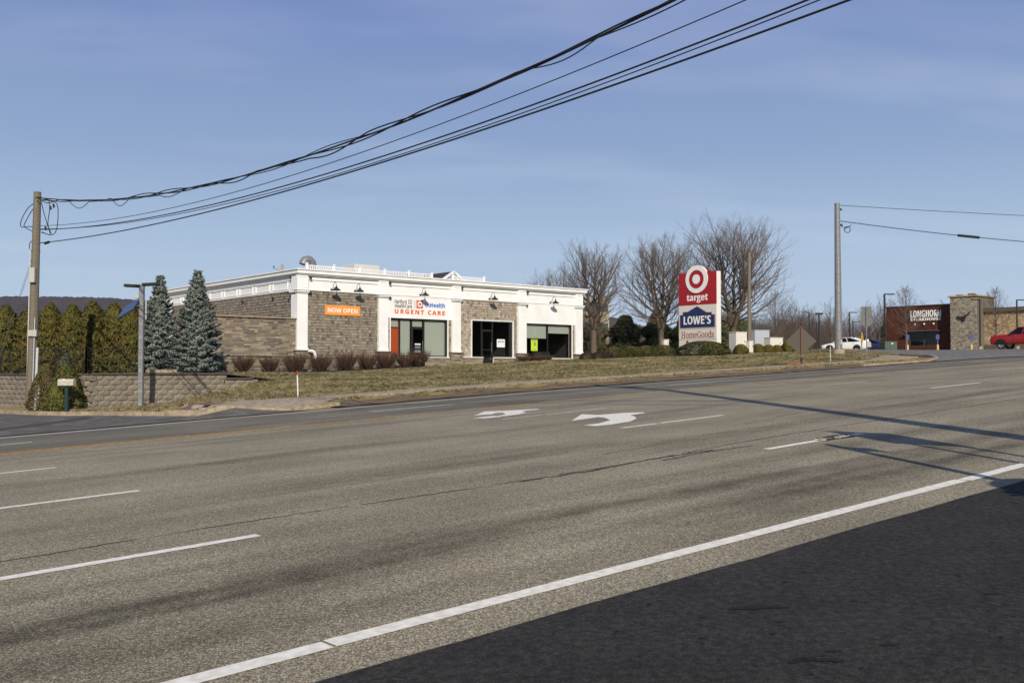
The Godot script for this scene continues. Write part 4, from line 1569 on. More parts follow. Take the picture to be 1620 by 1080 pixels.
	for q in lamps:
		var at := w(q[0], FV - 0.03, 4.48)
		if first == null:
			first = thing("gooseneck_lamp", q[1], "wall lamp", at, 0.0, "gooseneck lamps along the shop front")
			mb = MB.new()
			mb.lathe([[0.07, 0.0], [0.07, 0.03], [0.03, 0.05], [0.0, 0.05]], 12, Vector3.ZERO, Basis(Vector3.RIGHT, PI / 2))
			part(first, "mount", mb.mesh(), M["dark metal"])
			mb = MB.new()
			mb.tube([Vector3(0, 0, 0.03), Vector3(0, 0.02, 0.12), Vector3(0, 0.14, 0.19), Vector3(0, 0.30, 0.27), Vector3(0, 0.39, 0.36), Vector3(0, 0.40, 0.44), Vector3(0, 0.33, 0.52), Vector3(0, 0.2, 0.55), Vector3(0, 0.12, 0.55)], [0.014], 7)
			part(first, "arm", mb.mesh(), M["dark metal"])
			mb = MB.new()
			mb.lathe([[0.255, -0.10], [0.25, -0.085], [0.17, -0.02], [0.09, 0.04], [0.055, 0.07], [0.05, 0.14], [0.0, 0.15]], 18, Vector3(0, 0.03, 0.55))
			part(first, "shade", mb.mesh(), M["dark metal"])
		else:
			copy(first, at, 0.0, q[1], "gooseneck_lamp")
	# --- bent white drain pipe
	mb = MB.new()
	var c0 := w(26.75, FV - 0.32, 0.9)
	mb.tube([c0 + Vector3(-0.28, 0.16, 0), c0 + Vector3(-0.08, 0.16, 0), c0 + Vector3(0.06, 0.1, 0), c0 + Vector3(0.12, -0.04, 0), c0 + Vector3(0.12, -0.28, 0)], [0.085], 10)
	solo("drain_pipe", mb.mesh(), M["white print"], "white elbow pipe at the foot of the corner pilaster", "pipe")
	# --- wing wall of stone to the left of the front corner
	var wing := thing("stone_wing_wall", "tan ledge-stone screen wall left of the shop's front corner, behind the spruces", "wall", w(20.3, FV, -0.3))
	mb = MB.new()
	mb.o = wing.position
	mb.wbox(20.3, 25.86, FV + 0.05, FV + 0.3, -0.5, 2.78, Color(0.2, 0.17, 0.14))
	part(wing, "core", mb.mesh(), M["ledge stone"])
	mb = MB.new()
	mb.o = wing.position
	ledge_stones(wing, mb, w(20.3, FV + 0.045, 0.82), Vector3.RIGHT, Vector3.BACK, 5.56, 1.96, 260)
	ledge_stones(wing, mb, w(20.3, FV + 0.045, -0.4), Vector3.RIGHT, Vector3.BACK, 5.56, 1.16, 30)
	stuff(part(wing, "small_stones", mb.mesh(), M["ledge stone"]))
	mb = MB.new()
	mb.o = wing.position
	mb.bev(w(23.08, FV + 0.14, 2.81), Vector3(5.62, 0.07, 0.5), 0.015)
	part(wing, "cap", mb.mesh(), M["concrete"])
	mb = MB.new()
	mb.o = wing.position
	mb.bev(w(23.08, FV - 0.01, 0.79), Vector3(5.56, 0.055, 0.15), 0.01)
	part(wing, "ledge", mb.mesh(), M["concrete"])
	# --- things standing on the roof
	var dish := thing("satellite_dish", "small grey satellite dish on the left part of the shop roof", "satellite dish", w(28.6, 55.6, 4.75))
	mb = MB.new()
	mb.tube([Vector3(0, 0, 0), Vector3(0, 1.45, 0)], [0.03], 6)
	part(dish, "mast", mb.mesh(), M["galvanised steel"])
	mb = MB.new()
	mb.lathe([[0.0, 0.0], [0.18, 0.02], [0.30, 0.06], [0.30, 0.075], [0.0, 0.03]], 18, Vector3(0.05, 1.5, 0), Basis(Vector3.BACK, 1.35))
	part(dish, "reflector", mb.mesh(), M["grey box"])
	mb = MB.new()
	mb.tube([Vector3(0.0, 1.3, 0), Vector3(-0.55, 1.48, 0.1)], [0.015], 5)
	mb.bev(Vector3(-0.58, 1.55, 0.1), Vector3(0.1, 0.16, 0.08), 0.02)
	part(dish, "feed_arm", mb.mesh(), M["galvanised steel"])
	mb = MB.new()
	var arc := [Vector3(0, 0, 0), Vector3(0, 1.4, 0)]
	for i in 7:
		var a := PI * i / 6.0
		arc.append(Vector3(-0.30 + 0.30 * cos(a), 1.62 + 0.30 * sin(a), 0))
	mb.tube(arc, [0.26], 14, Color.WHITE, true)
	solo("exhaust_duct", mb.mesh(), M["galvanised steel"], "curved galvanised exhaust duct on the shop roof near the corner", "duct", w(29.6, 53.6, 4.75))
	var hv := thing("rooftop_unit", "beige rooftop air-conditioning unit behind the railing", "air conditioner", w(36.5, 59.2, 4.75))
	mb = MB.new()
	mb.bev(Vector3(0, 1.25, 0), Vector3(2.0, 2.5, 1.6), 0.03)
	part(hv, "cabinet", mb.mesh(), M["cabinet white"])
	mb = MB.new()
	mb.bev(Vector3(0, 0.1, 0), Vector3(2.3, 0.2, 1.7), 0.02)
	part(hv, "kerb_frame", mb.mesh(), M["galvanised steel"])

# ------------------------------------------------------------------ the pylon sign
func build_pylon() -> void:
	var u0 := 56.28
	var g := 0.75
	var s := thing("pylon_sign", "tall white roadside pylon sign with red bullseye panel above blue and white panels", "sign", w(u0, 45.78, g))
	var f := -PI / 2 # faces up the road towards -x
	var wd := 3.45
	# local: x along the road, z towards the camera side (near edge at z = +1.72)
	var mb := MB.new()
	mb.bev(Vector3(0.27, 3.14, 0), Vector3(0.46, 6.28, wd), 0.02)
	part(s, "cabinet", mb.mesh(), M["sign white"])
	var slab := func(called: String, y0: float, y1: float, m: String, dp: float) -> Node3D:
		var b := MB.new()
		b.bev(Vector3(0.04 - dp / 2, (y0 + y1) / 2, 0), Vector3(dp, y1 - y0, wd - 0.02), 0.008)
		return part(s, called, b.mesh(), M[m])
	var red: Node3D = slab.call("red_panel", 3.97, 6.30, "sign red", 0.05)
	var lo: Node3D = slab.call("cream_panel", 2.23, 3.94, "sign cream", 0.045)
	var hg: Node3D = slab.call("white_panel", 1.49, 2.20, "sign cream", 0.05)
	slab.call("white_panel", 0.2, 1.46, "sign cream", 0.045)
	# bullseye, proud of the panel and rising above its top
	var spin := Basis(Vector3.BACK, PI / 2) # lathe axis y onto -x
	var c := Vector3(-0.02, 5.80, -0.02)
	for q in [[1.0, 0.05, "sign white", "bullseye_ring"], [0.66, 0.066, "sign red", "bullseye_ring"], [0.345, 0.082, "sign white", "bullseye_dot"]]:
		mb = MB.new()
		mb.lathe([[0.0, -0.15], [q[0], -0.15], [q[0], q[1]], [0.0, q[1]]], 40, c, spin)
		part(red, q[3], mb.mesh(), M[q[2]])
	mb = MB.new()
	mb.prism(PackedVector2Array([Vector2(-1.3, 6.25), Vector2(1.0, 6.25), Vector2(0.55, 6.62), Vector2(-0.55, 6.78), Vector2(-0.95, 6.6)]), 0.06, Vector3(0.45, 0, 0), Basis(Vector3.UP, f))
	part(red, "rear_crest", mb.mesh(), M["sign red"])
	text(red, "lettering", "target", Vector3(-0.02, 4.40, 0.0), 0.60, M["sign white"], f, true, false, 1.9, 0.03)
	# gabled navy plate
	var gab := PackedVector2Array([Vector2(-1.55, 0.0), Vector2(1.55, 0.0), Vector2(1.55, 0.86), Vector2(1.28, 0.86), Vector2(1.28, 1.02), Vector2(0.85, 1.02), Vector2(0.0, 1.48), Vector2(-0.85, 1.12), Vector2(-1.28, 1.12), Vector2(-1.28, 0.92), Vector2(-1.55, 0.92)])
	var big := PackedVector2Array()
	for q in gab:
		big.append(Vector2(q.x * 1.045, (q.y - 0.6) * 1.06 + 0.6))
	for q in [[big, 0.02, "sign rust", "plate_border"], [gab, 0.035, "sign navy", "plate"]]:
		mb = MB.new()
		mb.prism(q[0], q[1], Vector3(-0.005, 2.35, 0), Basis(Vector3.UP, f))
		part(lo, q[3], mb.mesh(), M[q[2]])
	text(lo, "lettering", "LOWE'S", Vector3(-0.045, 2.86, 0.0), 0.60, M["sign white"], f, true, false, 2.45, 0.03)
	text(hg, "lettering", "HomeGoods", Vector3(-0.015, 1.83, 0.0), 0.50, M["sign maroon"], f, false, true, 2.95, 0.02)
	mb = MB.new()
	mb.prism(PackedVector2Array([Vector2(-0.11, 0), Vector2(0.11, 0), Vector2(0.11, 0.08), Vector2(0, 0.19), Vector2(-0.11, 0.08)]), 0.02, Vector3(-0.005, 1.24, -0.92), Basis(Vector3.UP, f))
	part(s, "small_emblem", mb.mesh(), M["sign maroon"])

# ------------------------------------------------------------------ the steakhouse
func build_restaurant() -> void:
	var U := 113.4
	var base := w(U, 55, 2.2)
	var r := thing("restaurant_building", "low restaurant with brown clad wall, stone tower and tan wing", "building", base)
	var newmb := func() -> MB:
		var b := MB.new()
		b.o = base
		return b
	var mb: MB = newmb.call()
	mb.wbox(U, U + 12, 54.4, 63.0, 1.6, 7.62)
	part(r, "wall", mb.mesh(), M["restaurant brown"])
	# horizontal cladding boards
	for i in 26:
		mb = newmb.call()
		mb.wbox(U - 0.03, U - 0.001, 54.42, 62.98, 2.02 + i * 0.215, 2.02 + i * 0.215 + 0.205)
		if i >= 4 and i <= 11:
			mb = newmb.call()
			mb.wbox(U - 0.03, U - 0.001, 54.42, 56.4, 2.02 + i * 0.215, 2.02 + i * 0.215 + 0.205)
			mb.wbox(U - 0.03, U - 0.001, 60.0, 62.98, 2.02 + i * 0.215, 2.02 + i * 0.215 + 0.205)
		part(r, "cladding_board", mb.mesh(), M["restaurant brown"])
	mb = newmb.call()
	mb.wbox(U - 0.12, U + 12, 54.3, 63.1, 7.62, 7.75)
	part(r, "coping", mb.mesh(), M["dark metal"])
	mb = newmb.call()
	mb.wbox(U - 0.02, U + 0.0, 56.42, 59.98, 2.92, 4.55)
	var win := part(r, "window", mb.mesh(), M["dark glass"])
	for e in [[56.4, 56.5, 2.88, 4.6], [59.9, 60.0, 2.88, 4.6], [56.5, 59.9, 2.88, 2.95], [58.15, 58.22, 2.95, 4.5]]:
		mb = newmb.call()
		mb.wbox(U - 0.06, U - 0.022, e[0], e[1], e[2], e[3])
		part(win, "frame", mb.mesh(), M["cap stone"])
	mb = newmb.call()
	mb.wbox(U - 0.9, U - 0.03, 56.2, 60.1, 4.62, 4.74)
	part(r, "awning", mb.mesh(), M["cap stone"])
	mb = newmb.call()
	mb.wbox(U - 0.18, U, 54.45, 62.95, 1.7, 2.15)
	part(r, "plinth", mb.mesh(), M["restaurant brown"])
	for v in [57.0, 58.15, 59.3]:
		mb = newmb.call()
		mb.lathe([[0.1, 0.0], [0.1, 0.12], [0.05, 0.17], [0.0, 0.17]], 10, w(U - 0.1, v, 5.42))
		part(r, "wall_light", mb.mesh(), M["white print"])
	# stone tower
	mb = newmb.call()
	mb.wbox(U - 1.4, U + 3, 51.3, 54.35, 1.6, 8.35, Color(0.25, 0.22, 0.18))
	part(r, "tower_core", mb.mesh(), M["ledge stone"])
	mb = newmb.call()
	var y := 1.9
	while y < 8.3: # rounded field stones, a pixel or two each
		var x := 51.3
		while x < 54.3:
			var sl := minf(rng.randf_range(0.14, 0.4), 54.36 - x)
			var g := rng.randf_range(0.55, 1.3)
			mb.bev(w(U - 1.42, x + sl / 2, y + 0.07), Vector3(0.07, 0.135, sl - 0.02), 0.02, Color(0.55, 0.49, 0.40) * g)
			x += sl
		y += 0.145
	stuff(part(r, "tower_stones", mb.mesh(), M["ledge stone"]))
	mb = newmb.call()
	mb.bev(w(U + 0.7, 52.83, 8.43), Vector3(4.6, 0.18, 3.4), 0.03)
	part(r, "tower_cap", mb.mesh(), M["restaurant tan"])
	for q in [[52.2, 8.6, 0.7, 0.26], [53.6, 8.58, 0.6, 0.18]]:
		mb = newmb.call()
		mb.bev(w(U - 0.6, q[0], q[1]), Vector3(0.7, q[3], q[2]), 0.03)
		part(r, "chimney_pot", mb.mesh(), M["rust pole"])
	# tan wing
	mb = newmb.call()
	mb.wbox(U + 0.4, U + 14, 20.0, 51.3, 1.6, 6.6)
	part(r, "wing_wall", mb.mesh(), M["restaurant tan"])
	mb = newmb.call()
	mb.wbox(U + 0.1, U + 14, 19.8, 51.29, 6.6, 7.05)
	part(r, "wing_coping", mb.mesh(), M["bark"])
	mb = newmb.call()
	mb.wbox(U + 0.25, U + 0.4, 20.0, 51.2, 1.7, 2.9)
	part(r, "wing_plinth", mb.mesh(), M["bark"])
	# signs
	var sg := thing("restaurant_sign", "white raised steakhouse letters on the brown restaurant wall", "sign", w(U - 0.05, 57.95, 6.5))
	var f := -PI / 2
	text(sg, "lettering", "LONGHORN", Vector3(-0.06, 0.22, 0), 0.82, M["white print"], f, true, false, 3.75, 0.08)
	text(sg, "lettering", "STEAKHOUSE", Vector3(-0.06, -0.44, 0.0), 0.34, M["white print"], f, true, false, 3.75, 0.08)
	var gt := thing("wall_emblem", "dark longhorn-steer emblem on the restaurant's stone tower", "emblem", w(U - 1.52, 52.85, 6.0))
	mb = MB.new()
	mb.prism(PackedVector2Array([Vector2(-0.75, 0.0), Vector2(-0.55, 0.22), Vector2(-0.25, 0.1), Vector2(0.1, 0.18), Vector2(0.55, 0.38), Vector2(0.72, 0.6), Vector2(0.86, 0.56), Vector2(0.72, 0.36), Vector2(0.4, 0.1), Vector2(0.3, -0.12), Vector2(0.2, -0.42), Vector2(0.02, -0.45), Vector2(-0.12, -0.2), Vector2(-0.45, -0.1)]), 0.08, Vector3.ZERO, Basis(Vector3.UP, f))
	part(gt, "relief", mb.mesh(), M["dark metal"])

# ------------------------------------------------------------------ plants
func leaf_tri(mb: MB, at: Vector3, dir: Vector3, side: Vector3, ln: float, wd: float, col: Color, nrm: Vector3) -> void:
	var a := at - side * wd
	var b := at + side * wd
	var c := at + dir * ln
	if (b - a).cross(c - a).dot(nrm) < 0.0:
		mb.tri_n(b, a, c, nrm, nrm, nrm, col)
	else:
		mb.tri_n(a, b, c, nrm, nrm, nrm, col)

func scatter_dir() -> Vector3:
	var a := rng.randf() * TAU
	var z := rng.randf_range(-1, 1)
	return Vector3(cos(a) * sqrt(1 - z * z), z, sin(a) * sqrt(1 - z * z))

# A clipped or conical evergreen made of upright sprays in clumps. shape(t) gives the radius at height share t.
func evergreen_mesh(ht: float, rad: float, count: int, shape: Callable, cols: Array, up_bias: float, ln: float, wd: float, lump := 0.22, inner := 0.5) -> ArrayMesh:
	var mb := MB.new()
	var f := FastNoiseLite.new()
	f.seed = rng.randi() % 1000
	f.frequency = 1.4
	var dead := FastNoiseLite.new()
	dead.seed = rng.randi() % 1000
	dead.frequency = 0.7
	for i in count:
		var t := pow(rng.randf(), 0.85)
		var a := rng.randf() * TAU
		var q := Vector3(cos(a), t * ht / rad, sin(a))
		var r: float = rad * float(shape.call(t)) * (1.0 + lump * 1.6 * f.get_noise_3d(q.x * 1.6, q.y * 1.6, q.z * 1.6))
		var depth := lerpf(inner, 1.0, pow(rng.randf(), 0.35))
		r *= depth
		var at := Vector3(cos(a) * r, t * ht, sin(a) * r)
		var out := Vector3(cos(a), 0.15, sin(a)).normalized()
		var dir := (out * (1.0 - up_bias) + Vector3.UP * up_bias + scatter_dir() * 0.35).normalized()
		var side := dir.cross(scatter_dir()).normalized()
		var nrm := (out + Vector3.UP * 0.35 + scatter_dir() * 0.7).normalized()
		var k := clampf(0.5 + 0.9 * dead.get_noise_3d(q.x, q.y, q.z) + rng.randf_range(-0.25, 0.25), 0, 0.999)
		var col: Color = cols[int(k * cols.size())]
		col = col * rng.randf_range(0.95, 1.5)
		var s := rng.randf_range(0.6, 1.3)
		leaf_tri(mb, at, dir, side, ln * s, wd * s, col, nrm)
		leaf_tri(mb, at + dir * ln * 0.25 * s, (dir + side * 0.8).normalized(), dir.cross(side), ln * 0.7 * s, wd * s, col * 0.95, nrm)
	return mb.mesh()

func spruce_mesh(ht: float, rad: float, sd: int) -> ArrayMesh: # blue spruce: whorls of drooping boughs set with needle sprays
	var r := RandomNumberGenerator.new()
	r.seed = sd
	var mb := MB.new()
	var y := 0.15
	while y < ht - 0.12:
		var t := y / ht
		var reach := rad * (1.0 - t) * (1.0 if t > 0.12 else 0.8 + 1.6 * t) + 0.05
		var k := int(lerpf(14, 6, t))
		var off := r.randf() * TAU
		for i in k:
			var a := off + TAU * i / k + r.randf_range(-0.25, 0.25)
			var ln := reach * r.randf_range(0.72, 1.12)
			var out := Vector3(cos(a), 0, sin(a))
			var rise := lerpf(-0.10, 0.75, pow(t, 1.5)) + r.randf_range(-0.1, 0.1)
			var p0 := Vector3(0, y + r.randf_range(-0.08, 0.08), 0)
			var n := int(ln / 0.045) + 3
			for j in n:
				var s := (j + r.randf()) / n
				if s < 0.22 and ln > 0.5:
					continue
				var c := p0 + out * ln * s + Vector3.UP * (rise * ln * s + 0.22 * ln * s * s - 0.10 * ln * s)
				var half := 0.30 * ln * (1.0 - s) + 0.05
				for e in 6:
					var sd2 := out.cross(Vector3.UP) * r.randf_range(-1, 1) * half
					var at := c + sd2 + Vector3.UP * r.randf_range(-0.05, 0.03)
					var dir := (out * 0.9 + sd2.normalized() * 0.7 + Vector3.UP * r.randf_range(-0.25, 0.55)).normalized()
					var side := dir.cross(Vector3(r.randf_range(-1, 1), r.randf_range(-1, 1), r.randf_range(-1, 1))).normalized()
					var nn := (out + Vector3.UP * 0.8 + Vector3(r.randf_range(-1, 1), r.randf_range(-1, 1), r.randf_range(-1, 1)) * 0.6).normalized()
					var g := r.randf_range(0.6, 1.35)
					var col := Color(0.15, 0.18, 0.155).lerp(Color(0.30, 0.345, 0.325), r.randf() * 0.75) * g
					var l := r.randf_range(0.09, 0.17)
					leaf_tri(mb, at, dir, side, l, 0.022, col, nn)
					leaf_tri(mb, at + dir * 0.02, (dir + side).normalized(), dir.cross(side), l * 0.7, 0.022, col, nn)
		y += lerpf(0.17, 0.13, t)
	for i in 30:
		var at := Vector3(0, ht - 0.02 * i, 0)
		var a := r.randf() * TAU
		var dir := Vector3(cos(a) * 0.5, 0.9, sin(a) * 0.5).normalized()
		mb.tri_n(at - dir.cross(Vector3.RIGHT) * 0.012, at + dir.cross(Vector3.RIGHT) * 0.012, at + dir * 0.12, Vector3.UP, Vector3.UP, Vector3.UP, Color(0.14, 0.165, 0.15))
	return mb.mesh()

# A leafless tree. Returns [trunk, crown] meshes; spread is the crown half-width.
func bare_tree(sd: int, ht: float, spread: float, clear: float, laterals: int, subs: int, twigs: int, r0: float, leaders := 3) -> Array:
	var r := RandomNumberGenerator.new()
	r.seed = sd
	var tr := MB.new()
	var cr := MB.new()
	var stems := []
	var fork := Vector3(r.randf_range(-0.05, 0.05), clear, r.randf_range(-0.05, 0.05))
	tr.tube([Vector3(0, -0.15, 0), Vector3(0, 0.12, 0), Vector3(0, clear * 0.5, 0.0), fork], [r0 * 1.5, r0 * 1.08, r0 * 0.95, r0 * 0.9], 9)
	for i in leaders:
		var a := TAU * i / leaders + r.randf_range(-0.4, 0.4)
		var lean := 0.0 if leaders == 1 else r.randf_range(0.10, 0.34)
		if i == 0:
			lean *= 0.25
		var top := ht * (r.randf_range(0.82, 1.0) if i > 0 else 1.0)
		var pts := [fork]
		var rad := [r0 * (0.72 if leaders > 1 else 0.9)]
		var k := 9
		for j in range(1, k + 1):
			var t := float(j) / k
			var lo := fork.y + (top - fork.y) * t
			var rr := lean * spread * 1.7 * pow(t, 0.75)
			pts.append(Vector3(cos(a) * rr + r.randf_range(-0.12, 0.12) * spread * 0.2, lo, sin(a) * rr + r.randf_range(-0.12, 0.12) * spread * 0.2))
			rad.append(maxf(r0 * 0.72 * pow(1.0 - t, 0.9), 0.012))
		tr.tube(pts, rad, 7)
		stems.append([pts, rad])
	var ga := 0.0
	for i in laterals:
		var st: Array = stems[i % stems.size()]
		var t := lerpf(0.02, 0.97, (i + r.randf()) / laterals)
		var x := t * 9.0
		var j := mini(int(x), 8)
		var p0: Vector3 = st[0][j].lerp(st[0][j + 1], x - j)
		var sr: float = lerpf(st[1][j], st[1][j + 1], x - j)
		ga += 2.399
		# crown outline: widest at about a third of its height
		var prof := sin(PI * pow(clampf(0.10 + t * 0.88, 0, 1), 0.62)) 
		var ln := (spread * prof * 1.08 + 0.25) * r.randf_range(0.75, 1.15)
		var out := Vector3(cos(ga), 0, sin(ga))
		var rise := lerpf(0.12, 1.5, pow(t, 0.8))
		var dir := (out + Vector3.UP * rise).normalized()
		var br := minf(sr * 0.62, 0.012 + ln * 0.014)
		limb(cr, r, p0, dir, ln * 1.12, br, subs, twigs, 0)
	return [tr.mesh(), cr.mesh()]

func limb(mb: MB, r: RandomNumberGenerator, p0: Vector3, dir: Vector3, ln: float, rad: float, subs: int, twigs: int, level: int) -> void:
	var k := 5 if level == 0 else (3 if level == 1 else 2)
	var pts := [p0]
	var rads := [rad]
	var d := dir
	for i in k:
		d = (d + Vector3.UP * (0.10 if level < 2 else 0.05) + Vector3(r.randf_range(-1, 1), r.randf_range(-0.6, 1), r.randf_range(-1, 1)) * 0.13).normalized()
		pts.append((pts[-1] as Vector3) + d * ln / k)
		rads.append(maxf(rad * (1.0 - 0.85 * (i + 1) / k), 0.0045))
	var g := r.randf_range(0.8, 1.15)
	mb.tube(pts, rads, 4 if level == 0 else 3, Color(g, g, g), false)
	if level >= 2:
		return
	var n := subs if level == 0 else twigs
	for i in n:
		var t := lerpf(0.15, 1.0, (i + r.randf() * 0.8) / n)
		var x := t * k
		var j := mini(int(x), k - 1)
		var q: Vector3 = pts[j].lerp(pts[j + 1], x - j)
		var along: Vector3 = (pts[j + 1] - pts[j]).normalized()
		var side := along.cross(scatter(r)).normalized()
		var nd := (along * 0.85 + side * 0.8 + Vector3.UP * 0.2).normalized()
		var nl := ln * lerpf(0.52, 0.25, t) * r.randf_range(0.7, 1.25)
		limb(mb, r, q, nd, nl, maxf(rads[j] * 0.55, 0.005), subs, twigs, level + 1)

func scatter(r: RandomNumberGenerator) -> Vector3:
	return Vector3(r.randf_range(-1, 1), r.randf_range(-1, 1), r.randf_range(-1, 1)).normalized()

func twig_shrub(sd: int, ht: float, rad: float, n: int, col: Color) -> ArrayMesh:
	var r := RandomNumberGenerator.new()
	r.seed = sd
	var mb := MB.new()
	for i in n:
		var a := r.randf() * TAU
		var lean := sqrt(r.randf()) * 1.0
		var d := Vector3(cos(a) * lean * rad, ht * r.randf_range(0.65, 1.05), sin(a) * lean * rad)
		var p0 := Vector3(cos(a) * 0.1 * rad, 0, sin(a) * 0.1 * rad)
		var m := p0 + d * 0.5 + Vector3(cos(a), 0, sin(a)) * rad * 0.12
		var g := r.randf_range(0.6, 1.3)
		mb.tube([p0, m, p0 + d], [0.009, 0.007, 0.004], 3, col * g, false)
		for j in 4:
			var s := r.randf_range(0.4, 1.0)
			var q := p0 + d * s
			mb.tube([q, q + (scatter(r) * 0.6 + Vector3.UP * 0.5 + d.normalized()) * 0.14], [0.005, 0.003], 3, col * g, false)
	return mb.mesh()

func build_left_side() -> void:
	# weathered utility pole with its conduits, boxes and loops
	var base := w(10.73, 41.45, ground(10.73, 41.45) - 0.05)
	var pole := thing("utility_pole", "weathered grey wooden utility pole with conduits and meter boxes beside the side street", "utility pole", base)
	var tilt := Vector3(0.03, 0, 0.01)
	var mb := MB.new()
	mb.tube([Vector3(0, -0.4, 0), Vector3(0, 0.3, 0), tilt * 2 + Vector3(0, 4, 0), tilt * 4 + Vector3(0, 8.52, 0)], [0.20, 0.19, 0.165, 0.135], 14)
	part(pole, "pole_shaft", mb.mesh(), M["weathered pole wood"])
	var right := Vector3(0.763, 0, 0.647) # towards the picture's right
	var toward := Vector3(-0.647, 0, 0.763) # towards the viewer
	for q in [[-0.17, 0.02, 0.0, 6.3, 0.022], [0.20, 0.1, 0.0, 2.45, 0.05], [0.12, 0.17, 0.0, 3.6, 0.018], [0.26, 0.04, 0.0, 1.1, 0.03]]:
		mb = MB.new()
		var o: Vector3 = right * q[0] + toward * q[1]
		mb.tube([o + Vector3(0, q[2], 0), o + tilt * 2 + Vector3(0, q[3], 0)], [q[4]], 8)
		part(pole, "conduit", mb.mesh(), M["conduit"])
	for q in [[0.02, 0.22, 5.25, 0.22, 0.58, 0.14], [-0.02, 0.22, 3.0, 0.20, 0.24, 0.12], [0.14, 0.2, 3.0, 0.16, 0.26, 0.12]]:
		mb = MB.new()
		mb.bev(right * q[0] + toward * q[1] + tilt * 2 + Vector3(0, q[2], 0), Vector3(q[3], q[4], q[5]), 0.015, Color.WHITE, Basis(Vector3.UP, deg_to_rad(-40)))
		part(pole, "equipment_box", mb.mesh(), M["grey box"])
	var top := tilt * 4 + Vector3(0, 8.15, 0)
	for q in [[[0, 0, 0], [-0.35, -0.25, 0], [-0.62, -0.75, 0], [-0.60, -1.0, 0], [-0.25, -0.98, 0], [-0.12, -1.1, 0]], [[0.05, -0.1, 0], [-0.2, -0.35, 0], [-0.45, -0.8, 0], [-0.48, -1.0, 0], [-0.1, -1.2, 0]], [[0.1, 0.05, 0], [0.42, 0.05, 0], [0.48, -0.3, 0], [0.42, -0.9, 0], [0.55, -1.3, 0], [0.2, -1.2, 0]], [[0.1, 0.05, 0], [0.62, 0.0, 0], [0.8, -0.25, 0], [0.78, -1.0, 0], [0.6, -1.3, 0], [0.15, -1.2, 0]], [[0.15, 0.0, 0], [0.25, -0.4, 0], [0.4, -0.9, 0], [0.52, -1.25, 0]], [[-0.05, -1.5, 0], [-0.25, -1.6, 0], [-0.28, -1.85, 0], [-0.1, -2.0, 0], [0.15, -1.95, 0]], [[-0.12, -1.2, 0.05], [-0.1, -2.6, 0.1], [0.0, -3.6, 0.1]]]:
		var pts := []
		for e in q:
			pts.append(top + right * e[0] + Vector3(0, e[1], 0) + toward * e[2])
		mb = MB.new()
		mb.tube(smooth(pts, 4), [0.016], 5)
		part(pole, "cable_loop", mb.mesh(), M["cable"])
	for q in [[0.32, -0.98], [0.5, -0.18], [0.62, -0.1]]:
		mb = MB.new()
		mb.tube([top + right * q[0] + Vector3(0, q[1], 0), top + right * (q[0] + 0.03) + Vector3(0, q[1] - 0.14, 0)], [0.04], 7)
		part(pole, "connector", mb.mesh(), M["cable"])
	mb = MB.new()
	mb.tube(smooth([right * -0.2 + Vector3(0, 1.55, 0), right * -0.6 + Vector3(0, 1.4, 0), right * -0.55 + Vector3(0, 1.2, 0), right * -0.15 + Vector3(0, 1.25, 0)], 4), [0.012], 5)
	part(pole, "cable_loop", mb.mesh(), M["cable"])
	# guy wires
	for q in [[6.4, -2.1, 0.8], [6.2, -1.9, 1.2]]:
		mb = MB.new()
		mb.tube([base + tilt * 3 + Vector3(0, q[0], 0), base + right * q[1] * 0.62 + Vector3(0, 1.3, -q[2])], [0.009], 4)
		solo("guy_wire", mb.mesh(), M["strand wire"], "thin guy wire %s the weathered wooden pole" % ("slanting down left of" if q[2] < 1 else "second, steeper one left of"), "guy wire", Vector3.ZERO, "guy wires of the wooden pole")
	# solar street light
	var lp := thing("solar_street_light", "grey square-post solar street light with tilted blue panel before the spruces", "street light", w(13.5, 37.4, ground(13.5, 37.4)))
	var rb := Basis(Vector3.UP, deg_to_rad(-40))
	mb = MB.new()
	mb.bev(Vector3(0, 2.3, 0), Vector3(0.17, 4.62, 0.17), 0.012, Color.WHITE, rb)
	part(lp, "post", mb.mesh(), M["galvanised steel"])
	mb = MB.new()
	mb.bev(Vector3(0, 0.02, 0), Vector3(0.36, 0.04, 0.36), 0.01, Color.WHITE, rb)
	part(lp, "base_plate", mb.mesh(), M["galvanised steel"])
	for s in [-1, 1]:
		mb = MB.new()
		var c: Vector3 = right * 0.34 * s + Vector3(0, 4.58 + 0.03 * s, 0)
		mb.bev(c, Vector3(0.62, 0.11, 0.28), 0.03, Color.WHITE, rb * Basis(Vector3.BACK, 0.05 * s))
		part(lp, "lamp_head", mb.mesh(), M["dark metal"])
	mb = MB.new()
	var pn := (right * -0.52 + Vector3.UP * 0.72 + toward * 0.46).normalized()
	var px := (right - pn * right.dot(pn)).normalized()
	var pb := Basis(px, pn, px.cross(pn))
	mb.bev(right * -0.42 + toward * 0.12 + Vector3(0, 3.72, 0), Vector3(0.82, 0.03, 0.95), 0.008, Color.WHITE, pb)
	part(lp, "solar_panel", mb.mesh(), M["solar cells"])
	mb = MB.new()
	mb.bev(right * -0.42 + toward * 0.12 + Vector3(0, 3.72, 0) - pn * 0.022, Vector3(0.85, 0.03, 0.98), 0.008, Color.WHITE, pb)
	part(lp, "panel_frame", mb.mesh(), M["dark metal"])
	mb = MB.new()
	mb.tube([Vector3(0, 3.75, 0), right * -0.3 + Vector3(0, 3.72, 0)], [0.03], 6)
	part(lp, "bracket", mb.mesh(), M["dark metal"])
	mb = MB.new()
	mb.bev(right * -0.17 + toward * -0.12 + Vector3(0, 4.16, 0), Vector3(0.34, 0.11, 0.05), 0.01, Color.WHITE, rb)
	part(lp, "sensor_box", mb.mesh(), M["grey box"])
	mb = MB.new()
